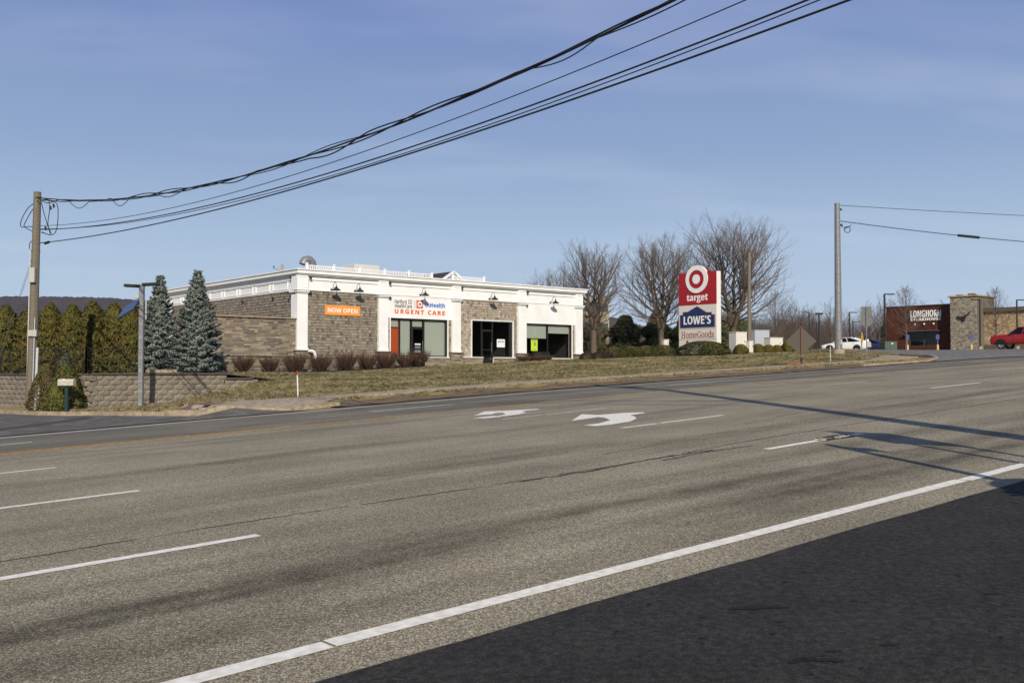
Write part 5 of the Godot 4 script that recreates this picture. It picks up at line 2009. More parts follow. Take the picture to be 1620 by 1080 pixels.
	mb.bev(right * -0.18 + toward * 0.05 + Vector3(0, 3.12, 0), Vector3(0.16, 0.14, 0.12), 0.02, Color.WHITE, rb)
	part(lp, "camera_head", mb.mesh(), M["dark metal"])
	mb = MB.new()
	mb.tube([right * 0.16 + Vector3(0, 3.3, 0), right * 0.16 + Vector3(0, 4.05, 0)], [0.025], 6)
	part(lp, "antenna", mb.mesh(), M["conduit"])
	# mailbox
	var mbx := thing("mailbox", "cream metal mailbox on a dark green post by the side street", "mailbox", w(11.1, 38.2, ground(11.1, 38.2)), deg_to_rad(-42))
	mb = MB.new()
	mb.bev(Vector3(0, 0.45, 0), Vector3(0.12, 0.95, 0.12), 0.012)
	part(mbx, "post", mb.mesh(), M["mailbox post"])
	mb = MB.new()
	mb.bev(Vector3(0, 0.93, 0), Vector3(0.34, 0.05, 0.2), 0.01)
	part(mbx, "bracket", mb.mesh(), M["mailbox post"])
	mb = MB.new()
	var prof := PackedVector2Array([Vector2(-0.12, 0), Vector2(0.12, 0), Vector2(0.12, 0.15)])
	for i in 9:
		var a := PI * i / 8.0
		prof.append(Vector2(cos(a) * 0.12, 0.15 + sin(a) * 0.09))
	prof.append(Vector2(-0.12, 0.15))
	mb.prism(prof, 0.58, Vector3(-0.29, 0.955, 0), Basis(Vector3.UP, PI / 2))
	part(mbx, "box", mb.mesh(), M["mailbox"])
	mb = MB.new()
	mb.bev(Vector3(-0.05, 1.16, 0.135), Vector3(0.1, 0.05, 0.01), 0.004)
	part(mbx, "flag", mb.mesh(), M["white print"])
	# dwarf spruces round the mailbox
	var cone := func(t: float) -> float: return pow(1.0 - t, 0.62) * (1.0 if t > 0.1 else 0.75 + t * 2.5)
	var greens := [Color(0.07, 0.076, 0.022), Color(0.10, 0.105, 0.026), Color(0.135, 0.132, 0.032)]
	var browns := [Color(0.12, 0.082, 0.034), Color(0.10, 0.084, 0.03), Color(0.08, 0.082, 0.028)]
	for q in [[11.4, 39.3, 1.72, 0.78, greens, "dense green dwarf spruce behind the mailbox"], [10.9, 40.1, 1.72, 0.74, browns, "browned dwarf spruce between the utility pole and mailbox"], [10.98, 39.15, 1.0, 0.50, greens, "low rounded dwarf spruce left of the mailbox post"], [11.65, 40.3, 2.1, 0.6, [Color(0.06, 0.065, 0.04), Color(0.09, 0.095, 0.065)], "thin bluish spruce top showing behind the dwarf spruces"]]:
		var sp := thing("dwarf_spruce", q[5], "shrub", w(q[0], q[1], ground(q[0], q[1])))
		part(sp, "foliage", evergreen_mesh(q[2], q[3], 5200, cone, q[4], 0.35, 0.075, 0.018, 0.14, 0.72), M["leaf"])
		mb = MB.new()
		mb.tube([Vector3(0, -0.1, 0), Vector3(0, q[2] * 0.7, 0)], [0.05, 0.02], 6)
		part(sp, "stem", mb.mesh(), M["bark"])
	# arborvitae hedge
	var arb := func(t: float) -> float: return (1.0 - pow(t, 4.0)) * 0.95 + 0.05 * sin(t * 17.0) * (1.0 - t)
	var ac := [Color(0.060, 0.062, 0.015), Color(0.078, 0.074, 0.017), Color(0.10, 0.086, 0.019), Color(0.088, 0.064, 0.018)]
	var kinds := []
	for i in 3:
		kinds.append(evergreen_mesh(3.3, 0.66, 12000, arb, ac, 0.72, 0.15, 0.026, 0.30, 0.45))
	var spots := [[10.4, 52.2, 3.0], [11.2, 51.4, 3.1], [12.0, 50.75, 3.22], [12.85, 50.1, 3.15], [13.6, 49.45, 3.3], [14.4, 48.8, 3.25], [15.15, 48.25, 3.4], [15.9, 47.6, 3.3], [16.55, 47.1, 3.15]]
	var words := ["first at the picture's left edge", "second from the left", "third from the left", "fourth from the left", "fifth from the left", "sixth from the left", "third from the spruce end", "second from the spruce end", "last, nearest the blue spruces"]
	for i in spots.size():
		var q: Array = spots[i]
		var t := thing("arborvitae", "tall olive-brown arborvitae in the hedge, " + words[i], "tree", w(q[0], q[1], -0.16), rng.randf() * TAU, "arborvitae hedge behind the black fence")
		var s: float = q[2] / 3.3
		t.scale = Vector3(1.22, s * 0.97, 1.22)
		part(t, "crown", kinds[i % 3], M["leaf"])
		mb = MB.new()
		mb.tube([Vector3(0, -0.1, 0), Vector3(0, 2.4, 0)], [0.07, 0.02], 6)
		part(t, "trunk", mb.mesh(), M["bark"])
	# blue spruces
	for q in [[17.6, 46.4, 4.62, 1.36, 5, "blue spruce left of the pair, partly behind the street light"], [18.05, 43.1, 4.66, 1.44, 9, "blue spruce right of the pair, in front of the stone wing wall"]]:
		var t := thing("blue_spruce", q[5], "tree", w(q[0], q[1], terrace_y(q[0], q[1])), 0.0, "pair of blue spruces")
		part(t, "crown", spruce_mesh(q[2], q[3], q[4]), M["leaf"])
		mb = MB.new()
		mb.tube([Vector3(0, -0.2, 0), Vector3(0, q[2] - 0.1, 0)], [0.10, 0.012], 7)
		part(t, "trunk", mb.mesh(), M["bark"])
	# bare brown shrubs along the shop front, in a mulch bed
	mb = MB.new()
	var mu := axis_steps([[19.5, 34.0, 0.5]])
	for i in mu.size() - 1:
		var q := []
		for s in [[mu[i], 46.75], [mu[i + 1], 46.75], [mu[i + 1], 48.5], [mu[i], 48.5]]:
			var vv: float = s[1] + (0.25 * nz.get_noise_2d(s[0] * 8.0, 7.0) if s[1] < 47 else 0.0)
			q.append(w(s[0], vv, maxf(lawn(s[0], vv), terrace_y(s[0], vv) if s[0] < 24 else -9.0) + 0.05))
		mb.quad(q[0], q[1], q[2], q[3], Color.WHITE * rng.randf_range(0.8, 1.2))
	struct("mulch_bed", mb.mesh(), M["mulch"])
	var sv := []
	for i in 3:
		sv.append(twig_shrub(70 + i, 0.86, 0.62, 210, Color(0.105, 0.062, 0.045)))
	var su := [22.35, 23.85, 25.3, 26.75, 28.35, 29.75, 31.0, 32.2, 33.2]
	var sw := ["before the stone wing wall, leftmost", "before the stone wing wall, second from left", "left of the white corner pilaster", "right of the white corner pilaster", "under the orange banner's left half", "under the orange banner's right half", "before the second white pilaster", "below the orange partition in the shop window", "beside the left shop door"]
	for i in su.size():
		var sh := thing("bare_shrub", "leafless red-brown shrub " + sw[i], "shrub", w(su[i], 47.55 + rng.randf_range(-0.1, 0.1), lawn(su[i], 47.5)), rng.randf() * TAU, "bare shrubs along the shop front")
		part(sh, "twigs", sv[i % 3], M["leaf"])
		sh.scale = Vector3.ONE * rng.randf_range(0.9, 1.1)
	for i in 4:
		var u: float = [41.6, 42.3, 43.0, 43.6][i]
		var sh := thing("low_shrub", ["low brown shrub below the fourth pilaster, leftmost of four", "low brown shrub below the fourth pilaster, second of four", "low brown shrub under the right shop window, third of four", "low brown shrub under the right shop window, last of four"][i], "shrub", w(u, 47.9, lawn(u, 47.9)), i * 1.3, "low shrubs at the right shop window")
		part(sh, "twigs", sv[i % 3], M["leaf"])
		sh.scale = Vector3(0.75, 0.38, 0.75)
	# red-topped survey stake
	var stk := thing("survey_stake", "thin white stake with red top on the lawn by the sidewalk", "stake", w(17.16, 32.05, ground(17.16, 32.05)))
	stk.rotation.z = 0.045
	mb = MB.new()
	mb.bev(Vector3(0, 0.36, 0), Vector3(0.035, 0.82, 0.035), 0.004)
	part(stk, "shaft", mb.mesh(), M["white print"])
	mb = MB.new()
	mb.bev(Vector3(0, 0.84, 0), Vector3(0.042, 0.15, 0.042), 0.004)
	part(stk, "painted_top", mb.mesh(), M["red print"])

func smooth(pts: Array, k: int) -> Array:
	var c := Curve3D.new()
	for i in pts.size():
		var a: Vector3 = pts[maxi(i - 1, 0)]
		var b: Vector3 = pts[mini(i + 1, pts.size() - 1)]
		var t := (b - a) / 6.0
		c.add_point(pts[i], -t, t)
	var out := []
	for i in (pts.size() - 1) * k + 1:
		out.append(c.samplef(float(i) / k))
	return out

func build_trees() -> void:
	# the three large leafless trees and smaller ones behind
	for q in [[3, 59.6, 59.6, 8.6, 3.7, "large bare tree just right of the shop's right corner", 0.26, 9], [4, 70.0, 61.2, 10.4, 4.6, "large bare tree between the shop and the pylon sign", 0.27, 12], [11, 70.2, 53.2, 10.6, 5.0, "largest bare tree, behind the pylon sign and timber post", 0.30, 13]]:
		var t := thing("bare_tree", q[5], "tree", w(q[1], q[2], ground(q[1], q[2])))
		var g := bare_tree(q[0], q[3], q[4], 2.0, 62, q[7] - 1, 7, q[6], 4)
		part(t, "trunk", g[0], M["bark"])
		part(t, "crown", g[1], M["twig"])
	var small := bare_tree(23, 6.4, 2.0, 1.4, 34, 8, 5, 0.10, 1)
	for q in [[78.0, 41.6, 0.80, "young bare tree before the restaurant's brown wall"], [106.0, 46.6, 0.98, "young bare tree before the restaurant's tan wing"], [112.0, 78.0, 1.25, "slim bare tree behind the steel pole"]]:
		var t := thing("young_tree", q[3], "tree", w(q[0], q[1], ground(q[0], q[1])), rng.randf() * TAU, "young bare trees")
		part(t, "trunk", small[0], M["bark"])
		part(t, "crown", small[1], M["twig"])
		t.scale = Vector3.ONE * q[2]
	var mid := bare_tree(31, 8.5, 3.2, 1.2, 40, 8, 5, 0.16, 4)
	for q in [[65.1, 69.3, 1.0, "bare tree showing above the shop roof's right end"], [63.5, 70.6, 0.92, "second bare tree showing above the shop roof's right end"], [66.5, 66.5, 0.55, "small bare tree beside the tan office building"]]:
		var t := thing("bare_tree", q[3], "tree", w(q[0], q[1], ground(q[0], q[1])), rng.randf() * TAU)
		part(t, "trunk", mid[0], M["bark"])
		part(t, "crown", mid[1], M["twig"])
		t.scale = Vector3.ONE * q[2]
	# dark evergreens between the bare trees
	var fir := func(t: float) -> float: return pow(1.0 - t, 0.5) * (0.85 + 0.25 * sin(t * 13.0))
	var dk := [Color(0.05, 0.06, 0.03), Color(0.07, 0.08, 0.036), Color(0.10, 0.10, 0.044)]
	var em := [evergreen_mesh(4.0, 1.9, 6500, fir, dk, 0.15, 0.30, 0.05, 0.3, 0.5), evergreen_mesh(3.6, 2.0, 6500, fir, dk, 0.1, 0.30, 0.05, 0.35, 0.5)]
	var es := [[70.6, 70.5, 0.95], [73.5, 69.0, 1.1], [76.5, 67.5, 1.05], [79.5, 66.5, 1.0], [82.0, 64.5, 1.1], [84.5, 63.0, 0.95]]
	var ew := ["leftmost behind the clipped hedge", "second behind the clipped hedge", "third behind the clipped hedge", "fourth, behind the second large bare tree", "fifth, left of the pylon sign", "sixth, hidden mostly by the pylon sign"]
	for i in es.size():
		var q: Array = es[i]
		var t := thing("evergreen_tree", "dark broad evergreen, " + ew[i], "tree", w(q[0], q[1], ground(q[0], q[1]) - 0.1), rng.randf() * TAU, "dark evergreens behind the hedge")
		part(t, "crown", em[i % 2], M["leaf"])
		var mb := MB.new()
		mb.tube([Vector3(0, -0.1, 0), Vector3(0, 3.0, 0)], [0.14, 0.04], 6)
		part(t, "trunk", mb.mesh(), M["bark"])
		t.scale = Vector3.ONE * q[2]
	# clipped shrubs before the sign and cabinets
	var dome := func(t: float) -> float: return sqrt(maxf(0.0, 1.0 - pow(t, 2.4))) * (0.85 + 0.15 * minf(t * 4.0, 1.0))
	var bx := [Color(0.042, 0.046, 0.015), Color(0.062, 0.062, 0.02), Color(0.085, 0.076, 0.026)]
	var br := [Color(0.05, 0.032, 0.022), Color(0.038, 0.027, 0.02)]
	var ye := [Color(0.09, 0.08, 0.016), Color(0.15, 0.118, 0.02), Color(0.06, 0.055, 0.016)]
	var m_box := evergreen_mesh(1.0, 1.0, 8000, dome, bx, 0.25, 0.07, 0.018, 0.16, 0.75)
	var m_br := evergreen_mesh(1.0, 1.0, 6000, dome, br, 0.4, 0.09, 0.012, 0.16, 0.6)
	var m_ye := evergreen_mesh(1.0, 1.0, 6000, dome, ye, 0.4, 0.13, 0.026, 0.2, 0.6)
	for q in [["clipped_shrub", m_box, 52.2, 42.0, 1.75, 1.0, "large dark clipped shrub below the pylon sign"], ["clipped_shrub", m_box, 50.4, 43.9, 0.95, 0.80, "clipped olive shrub left of the pylon sign shrub"], ["clipped_shrub", m_box, 49.1, 44.3, 0.95, 0.78, "clipped olive shrub, second left of the pylon sign"], ["clipped_shrub", m_box, 47.9, 44.6, 0.95, 0.76, "clipped olive shrub, third left of the pylon sign"], ["clipped_shrub", m_box, 46.7, 44.8, 0.9, 0.72, "clipped olive shrub at the hedge's left end"],
			["brown_shrub", m_br, 43.75, 44.3, 0.5, 0.50, "small dark brown shrub by the shop's right corner pier"], ["brown_shrub", m_br, 45.15, 44.4, 0.72, 0.52, "low wide brown shrub left of the clipped olive hedge"], ["brown_shrub", m_br, 54.2, 43.0, 0.8, 0.75, "dark brown shrub at the pylon sign's right foot"], ["brown_shrub", m_br, 51.2, 45.2, 0.7, 0.7, "brown shrub behind the clipped olive hedge"],
			["yellow_shrub", m_ye, 54.4, 40.6, 0.50, 0.66, "yellow-green shrub left of the white cabinet"], ["yellow_shrub", m_ye, 56.75, 40.9, 0.46, 0.60, "yellow-green shrub right of the white cabinet"], ["yellow_shrub", m_ye, 57.35, 40.5, 0.42, 0.52, "small yellow-green shrub before the grey cabinet"], ["yellow_shrub", m_ye, 57.9, 40.2, 0.42, 0.48, "dull yellow-green shrub before the low white cabinet"], ["yellow_shrub", m_ye, 58.4, 39.7, 0.46, 0.64, "bright yellow-green shrub at the cabinets' right end"]]:
		var t := thing(q[0], q[6], "shrub", w(q[2], q[3], ground(q[2], q[3]) - 0.03), rng.randf() * TAU)
		part(t, "foliage", q[1], M["leaf"])
		t.scale = Vector3(q[4], q[5], q[4])
	# thicket behind the white car and far woods
	var wood := bare_tree(41, 8.0, 2.7, 0.8, 26, 7, 4, 0.11, 3)
	var join := ArrayMesh.new()
	for m in wood:
		join.add_surface_from_arrays(Mesh.PRIMITIVE_TRIANGLES, m.surface_get_arrays(0))
	var mm := MultiMesh.new()
	mm.transform_format = MultiMesh.TRANSFORM_3D
	mm.use_colors = true
	mm.mesh = join
	var list := []
	for i in 230: # a belt on the far side of the plaza
		var s := rng.randf_range(0.19, 0.47)
		var d := rng.randf_range(165.0, 250.0)
		list.append([s, d, rng.randf_range(0.75, 1.25)])
	for i in 90: # lower belt behind the pylon and evergreens
		list.append([rng.randf_range(0.05, 0.30), rng.randf_range(115.0, 160.0), rng.randf_range(0.35, 0.62)])
	for i in 60: # behind the shop and hedge, low
		list.append([rng.randf_range(-0.6, 0.0), rng.randf_range(180.0, 260.0), rng.randf_range(0.5, 0.7)])
	mm.instance_count = list.size()
	var A := deg_to_rad(49.7)
	for i in list.size():
		var q: Array = list[i]
		var ru: float = q[0] * q[1]
		var u: float = ru * sin(A) + q[1] * cos(A)
		var v: float = -ru * cos(A) + q[1] * sin(A)
		var b := Basis(Vector3.UP, rng.randf() * TAU) * Basis.from_scale(Vector3.ONE * q[2])
		mm.set_instance_transform(i, Transform3D(b, w(u, v, ground(u, v) - (v - 60) * 0.004 - 0.2)))
		var g := rng.randf_range(0.7, 1.15)
		mm.set_instance_color(i, Color(0.115 * g, 0.088 * g, 0.074 * g))
	var far := MultiMeshInstance3D.new()
	far.name = "far_woodland"
	far.multimesh = mm
	far.material_override = M["far wood"]
	far.set_meta("kind", "stuff")
	tag(far, "brown leafless woodland reading as one mass behind the parking lots", "woodland")
	add_child(far)
	# one taller dark pine in that belt
	var pt := thing("pine_tree", "dark pine standing in the brown woods left of the restaurant", "tree", w(159.0, 88.2, 2.9))
	part(pt, "crown", em[0], M["leaf"])
	pt.scale = Vector3(1.15, 1.35, 1.15)
	# tan office block beyond
	var base := w(98.0, 93.0, 2.0)
	var of := thing("office_building", "tan office block with teal window bands behind the first bare tree", "building", base)
	var mb := MB.new()
	mb.o = base
	mb.wbox(88.4, 98.0, 95.0, 118.0, 1.0, 9.6)
	part(of, "wall", mb.mesh(), M["office tan"])
	for y in [2.4, 5.3, 8.0]:
		for k in 5:
			mb = MB.new()
			mb.o = base
			mb.wbox(88.6 + k * 1.85, 90.3 + k * 1.85, 94.93, 95.0, y, y + 1.1)
			part(of, "window", mb.mesh(), M["office glass"])
		for k in 10:
			mb = MB.new()
			mb.o = base
			mb.wbox(88.33, 88.4, 95.3 + k * 2.2, 97.3 + k * 2.2, y, y + 1.1)
			part(of, "window", mb.mesh(), M["office glass"])

# ------------------------------------------------------------------ overhead cables
func span(a: Vector3, b: Vector3, sag: float, k: int) -> Array:
	var out := []
	for i in k + 1:
		var t := float(i) / k
		out.append(a.lerp(b, t) - Vector3.UP * sag * 4 * t * (1 - t))
	return out

func build_cables() -> void:
	var a := w(10.73, 41.15, 6.69)
	var b := w(12.0, 3.2, 6.7)
	# lashed bundle: strands winding round each other, one of them slipping into loops
	var names := ["main messenger strand of the lashed cable bundle", "second strand of the lashed cable bundle", "third strand of the lashed cable bundle", "loose strand hanging in loops below the cable bundle"]
	for s in 4:
		var pts := span(a, b, 1.65, 240)
		for i in pts.size():
			var t := float(i) / 240
			var ph := t * 38.0 + s * 1.9
			var am := 0.045 + 0.03 * sin(t * 21.0 + s)
			var o := Vector3(cos(ph) * am, sin(ph) * am, 0) * (0.2 if s == 0 else 1.0)
			if s == 3:
				var lp := maxf(0.0, sin(t * 60.0 + 0.4)) * maxf(0.0, sin(t * 9.4 - 0.3))
				o.y -= 0.32 * lp
			if s == 2:
				o.y -= 0.16 * maxf(0.0, sin(t * 47.0)) * maxf(0.0, sin(t * 12.0 + 2.0))
			pts[i] += o * minf(1.0, minf(t, 1.0 - t) * 30.0)
		var mb := MB.new()
		mb.tube(pts, [[0.020, 0.016, 0.016, 0.012][s]], 5)
		solo("overhead_cable", mb.mesh(), M["cable"], names[s], "cable", Vector3.ZERO, "overhead cables crossing the road")
	for q in [[w(10.83, 40.97, 5.58), w(12.0, 3.2, 5.95), 1.05, 0.010, "thin topmost wire of the four plain lower cables"], [w(10.84, 40.97, 5.43), w(12.0, 3.22, 5.5), 0.95, 0.016, "second of the four plain lower cables"], [w(10.84, 40.97, 5.46), w(12.02, 3.25, 5.46), 1.02, 0.010, "thin wire just below the second plain lower cable"], [w(10.85, 40.98, 4.92), w(12.0, 3.2, 5.2), 0.68, 0.018, "lowest of the four plain lower cables"]]:
		var mb := MB.new()
		mb.tube(span(q[0], q[1], q[2], 90), [q[3]], 5)
		solo("overhead_cable", mb.mesh(), M["cable"], q[4], "cable", Vector3.ZERO, "overhead cables crossing the road")
	# splice sleeve and its little loop near the pole on the lowest cable
	var sp: Array = span(w(10.85, 40.98, 4.92), w(12.0, 3.2, 5.2), 0.68, 90)
	var mb := MB.new()
	var c: Vector3 = sp[2]
	mb.tube([c + Vector3(0, -0.02, -0.22), c + Vector3(0, -0.02, 0.22)], [0.055], 8)
	solo("cable_splice", mb.mesh(), M["cable"], "black splice sleeve on the lowest cable near the wooden pole", "splice")
	# wires of the steel pole
	var at := w(59.2, 36.3, 0)
	for q in [[11.0, 9.8, 0.25, 0.018, "upper wire leaving the grey steel pole to the right"], [9.95, 8.4, 1.0, 0.026, "lower wire leaving the grey steel pole to the right"]]:
		var p0 := at + Vector3(0.2, q[0], 0.1)
		mb = MB.new()
		mb.tube(span(p0, w(95, 10, q[1]), q[2], 60), [q[3]], 5)
		solo("overhead_wire", mb.mesh(), M["cable"], q[4], "cable", Vector3.ZERO, "wires of the steel pole")
	sp = span(at + Vector3(0.2, 9.95, 0.1), w(95, 10, 8.4), 1.0, 60)
	mb = MB.new()
	mb.tube([sp[11], sp[13]], [0.09], 8)
	solo("cable_splice", mb.mesh(), M["cable"], "long black splice sleeve on the steel pole's lower wire", "splice")

# ------------------------------------------------------------------ right-hand side
func build_right_side() -> void:
	var sp := thing("steel_pole", "tall grey steel pole at the corner before the white car", "pole", w(59.2, 36.3, ground(59.2, 36.3)))
	var mb := MB.new()
	mb.tube([Vector3(0, -0.2, 0), Vector3(0, 5, 0), Vector3(0, 10.0, 0)], [0.25, 0.215, 0.175], 16)
	part(sp, "shaft", mb.mesh(), M["galvanised steel"])
	mb = MB.new()
	mb.lathe([[0.42, -0.1], [0.42, 0.22], [0.36, 0.27], [0.0, 0.27]], 16)
	part(sp, "footing", mb.mesh(), M["concrete"])
	mb = MB.new()
	mb.bev(Vector3(-0.05, 0.75, 0.24), Vector3(0.2, 0.32, 0.05), 0.01)
	part(sp, "access_plate", mb.mesh(), M["grey box"])
	for y in [8.55, 9.6]:
		mb = MB.new()
		mb.tube([Vector3(0, y, 0), Vector3(0.28, y, 0.16)], [0.03], 6)
		mb.bev(Vector3(0.25, y, 0.13), Vector3(0.1, 0.14, 0.1), 0.02)
		part(sp, "wire_clamp", mb.mesh(), M["dark metal"])
	mb = MB.new()
	var loop := []
	for i in 15:
		var a := TAU * i / 12.0 + 1.9
		loop.append(Vector3(0.55, 8.25, 0.4) + Vector3(0.763, 0, 0.647) * 0.2 * cos(a) + Vector3(0, 0.2 * sin(a), 0))
	mb.tube([Vector3(0.28, 8.7, 0.16), Vector3(0.3, 8.4, 0.2)] + loop + [Vector3(0.75, 8.55, 0.6)], [0.025], 6)
	part(sp, "cable_loop", mb.mesh(), M["cable"])
	# back of a square and round road sign
	var rs := thing("road_sign", "back of a square-over-round road sign on a thin post at the corner", "sign", w(51.4, 29.75, ground(51.4, 29.75)))
	mb = MB.new()
	mb.bev(Vector3(0, 1.52, 0), Vector3(0.06, 3.1, 0.05), 0.006)
	part(rs, "post", mb.mesh(), M["galvanised steel"])
	var face := Basis(Vector3.UP, deg_to_rad(-56))
	mb = MB.new()
	mb.bev(face * Vector3(0, 0, -0.045) + Vector3(0, 2.82, 0), Vector3(0.56, 0.52, 0.012), 0.004, Color.WHITE, face)
	part(rs, "square_plate", mb.mesh(), M["sign back"])
	mb = MB.new()
	mb.lathe([[0.0, 0.0], [0.335, 0.0], [0.335, 0.012], [0.0, 0.012]], 28, face * Vector3(0, 0, -0.052) + Vector3(0, 2.28, 0), face * Basis(Vector3.RIGHT, PI / 2))
	part(rs, "round_plate", mb.mesh(), M["sign back"])
	# yellow diamond
	var ys := thing("warning_sign", "small yellow diamond warning sign left of the round sign's post", "sign", w(55.4, 32.4, ground(55.4, 32.4)))
	mb = MB.new()
	mb.bev(Vector3(0, 0.8, 0), Vector3(0.05, 1.6, 0.05), 0.006)
	part(ys, "post", mb.mesh(), M["galvanised steel"])
	mb = MB.new()
	var turn := Basis(Vector3.UP, deg_to_rad(20)) * Basis(Vector3.BACK, PI / 4)
	mb.bev(Vector3(0, 1.25, 0) + Basis(Vector3.UP, deg_to_rad(20)) * Vector3(0, 0, 0.035), Vector3(0.55, 0.55, 0.012), 0.004, Color.WHITE, turn)
	part(ys, "plate", mb.mesh(), M["sign yellow"])
	for i in 3:
		mb = MB.new()
		mb.box(Vector3(0, 1.42 - i * 0.15, 0) + Basis(Vector3.UP, deg_to_rad(20)) * Vector3(0, 0, 0.044), Vector3([0.12, 0.34, 0.3][i], 0.06, 0.004), Color.WHITE, Basis(Vector3.UP, deg_to_rad(20)))
		part(ys, "legend_bar", mb.mesh(), M["black print"])
	# fold-up work-zone sign seen from behind
	var wz := thing("work_zone_sign", "back of a diamond fold-up work sign on orange tripod legs by the sidewalk", "sign", w(44.3, 29.3, ground(44.3, 29.3)), deg_to_rad(-55))
	mb = MB.new()
	mb.tube([Vector3(0, 0.2, 0.02), Vector3(0, 2.12, 0.02)], [0.028], 8)
	part(wz, "mast", mb.mesh(), M["rust pole"])
	mb = MB.new()
	mb.bev(Vector3(0, 0.28, 0.02), Vector3(0.12, 0.32, 0.12), 0.02)
	part(wz, "spring_base", mb.mesh(), M["dark metal"])
	mb = MB.new()
	mb.bev(Vector3(0, 2.15, 0.02), Vector3(0.09, 0.12, 0.08), 0.02)
	part(wz, "clip", mb.mesh(), M["dark metal"])
	mb = MB.new()
	var dm := [Vector3(0, 0.55, -0.02), Vector3(0.76, 1.28, -0.10), Vector3(0, 2.02, -0.02), Vector3(-0.76, 1.28, -0.10)]
	for z in [0.0, -0.006]:
		var o := Vector3(0, 0, z)
		mb.quad(dm[0] + o, dm[1] + o, dm[2] + o, dm[3] + o) if z == 0.0 else mb.quad(dm[3] + o, dm[2] + o, dm[1] + o, dm[0] + o)
	part(wz, "fabric", mb.mesh(), M["sign fabric back"])
	for i in 4:
		var a := TAU * i / 4.0 + 0.35
		mb = MB.new()
		mb.tube([Vector3(cos(a) * 0.05, 0.2, sin(a) * 0.05), Vector3(cos(a) * 0.95, 0.02, sin(a) * 0.95)], [0.02], 6)
		part(wz, "leg", mb.mesh(), M["safety orange"])
	# short timber post with no wires
	var tp := thing("timber_post", "slim greenish timber pole standing among the white cabinets", "pole", w(59.7, 43.8, ground(59.7, 43.8)))
	mb = MB.new()
	mb.tube([Vector3(0, -0.2, 0), Vector3(0, 3.5, 0), Vector3(0.06, 7.2, 0)], [0.15, 0.13, 0.11], 10)
	part(tp, "shaft", mb.mesh(), M["weathered pole wood"])
	# cabinets
	for q in [[55.75, 41.85, 0.92, 1.40, 0.8, "cabinet white", "tall white utility cabinet beside the pylon sign"], [56.1, 41.15, 0.34, 0.78, 0.4, "cabinet white", "narrow white utility cabinet beside the tall white one"], [61.2, 44.1, 1.35, 1.45, 0.9, "cabinet grey", "grey-blue utility cabinet behind the timber pole"], [60.5, 42.3, 1.15, 0.86, 0.7, "cabinet white", "low white utility cabinet right of the timber pole"], [53.4, 46.3, 0.42, 0.62, 0.3, "cabinet white", "small white box on a stand behind the clipped hedge"]]:
		var g := ground(q[0], q[1])
		var cb := thing("utility_cabinet", q[6], "cabinet", w(q[0], q[1], g), deg_to_rad(-15), "utility cabinets by the pylon sign")
		var lift := 0.5 if q[2] < 0.45 and q[3] < 0.7 else 0.05
		mb = MB.new()
		mb.bev(Vector3(0, q[3] / 2 + lift, 0), Vector3(q[2], q[3], q[4]), 0.02)
		part(cb, "housing", mb.mesh(), M[q[5]])
		mb = MB.new()
		mb.bev(Vector3(0, lift / 2, 0), Vector3(q[2] * 0.7, lift + 0.1, q[4] * 0.7), 0.01)
		part(cb, "plinth", mb.mesh(), M["concrete"])
		mb = MB.new()
		mb.bev(Vector3(-q[2] * 0.06, q[3] * 0.48 + lift, q[4] / 2 + 0.006), Vector3(q[2] * 0.78, q[3] * 0.86, 0.012), 0.005)
		var dr := part(cb, "door", mb.mesh(), M[q[5]])
		mb = MB.new()
		mb.bev(Vector3(q[2] * 0.25, q[3] * 0.55 + lift, q[4] / 2 + 0.025), Vector3(0.03, 0.14, 0.03), 0.008)
		part(dr, "handle", mb.mesh(), M["dark metal"])
		mb = MB.new()
		mb.bev(Vector3(0, q[3] + lift + 0.02, 0), Vector3(q[2] + 0.05, 0.04, q[4] + 0.05), 0.01)
		part(cb, "lid", mb.mesh(), M[q[5]])
	var st := thing("lawn_stake", "thin bare wooden stake on the lawn before the steel pole", "stake", w(50.2, 31.3, ground(50.2, 31.3)))
	mb = MB.new()
	mb.bev(Vector3(0, 0.42, 0), Vector3(0.05, 0.95, 0.05), 0.005)
	part(st, "shaft", mb.mesh(), M["mailbox"])
	# green pad transformer
	var tf := thing("pad_transformer", "green pad-mounted transformer left of the young tree", "transformer", w(77.0, 42.6, ground(77.0, 42.6)), deg_to_rad(-30))
	mb = MB.new()
	mb.bev(Vector3(0, 0.42, 0), Vector3(1.1, 0.7, 0.8), 0.03)
	part(tf, "housing", mb.mesh(), M["utility green"])
	mb = MB.new()
	mb.bev(Vector3(0, 0.04, 0), Vector3(1.3, 0.1, 1.0), 0.02)
	part(tf, "pad", mb.mesh(), M["concrete"])
	mb = MB.new()
	mb.bev(Vector3(0.1, 0.6, 0.41), Vector3(0.14, 0.1, 0.01), 0.003)
	part(tf, "warning_label", mb.mesh(), M["white print"])
	# parking lot lights
	var lights := [[105.0, 68.3, 4.9, -1, 1, "parking light with arm to the left, left of the twin-headed one"], [92.7, 59.1, 4.0, 0, 2, "parking light with a wide flat twin head"], [132.0, 84.6, 4.6, -1, 1, "distant parking light just left of the twin-headed one"], [140.0, 91.0, 4.8, 1, 1, "most distant parking light, arm to the right"], [99.6, 59.7, 4.4, 1, 1, "parking light right of the steel pole, taller of two"], [127.2, 75.7, 4.3, 1, 1, "parking light right of the steel pole, shorter of two"], [79.3, 44.2, 4.9, 1, 1, "tall dark parking light left of the restaurant"], [140.0, 77.9, 4.2, 1, 1, "distant parking light at the restaurant's left edge"], [100.6, 45.8, 5.1, -1, 1, "dark parking light in front of the stone tower"], [103.5, 43.4, 5.0, 1, 1, "parking light at the picture's right edge above the pickup"]]
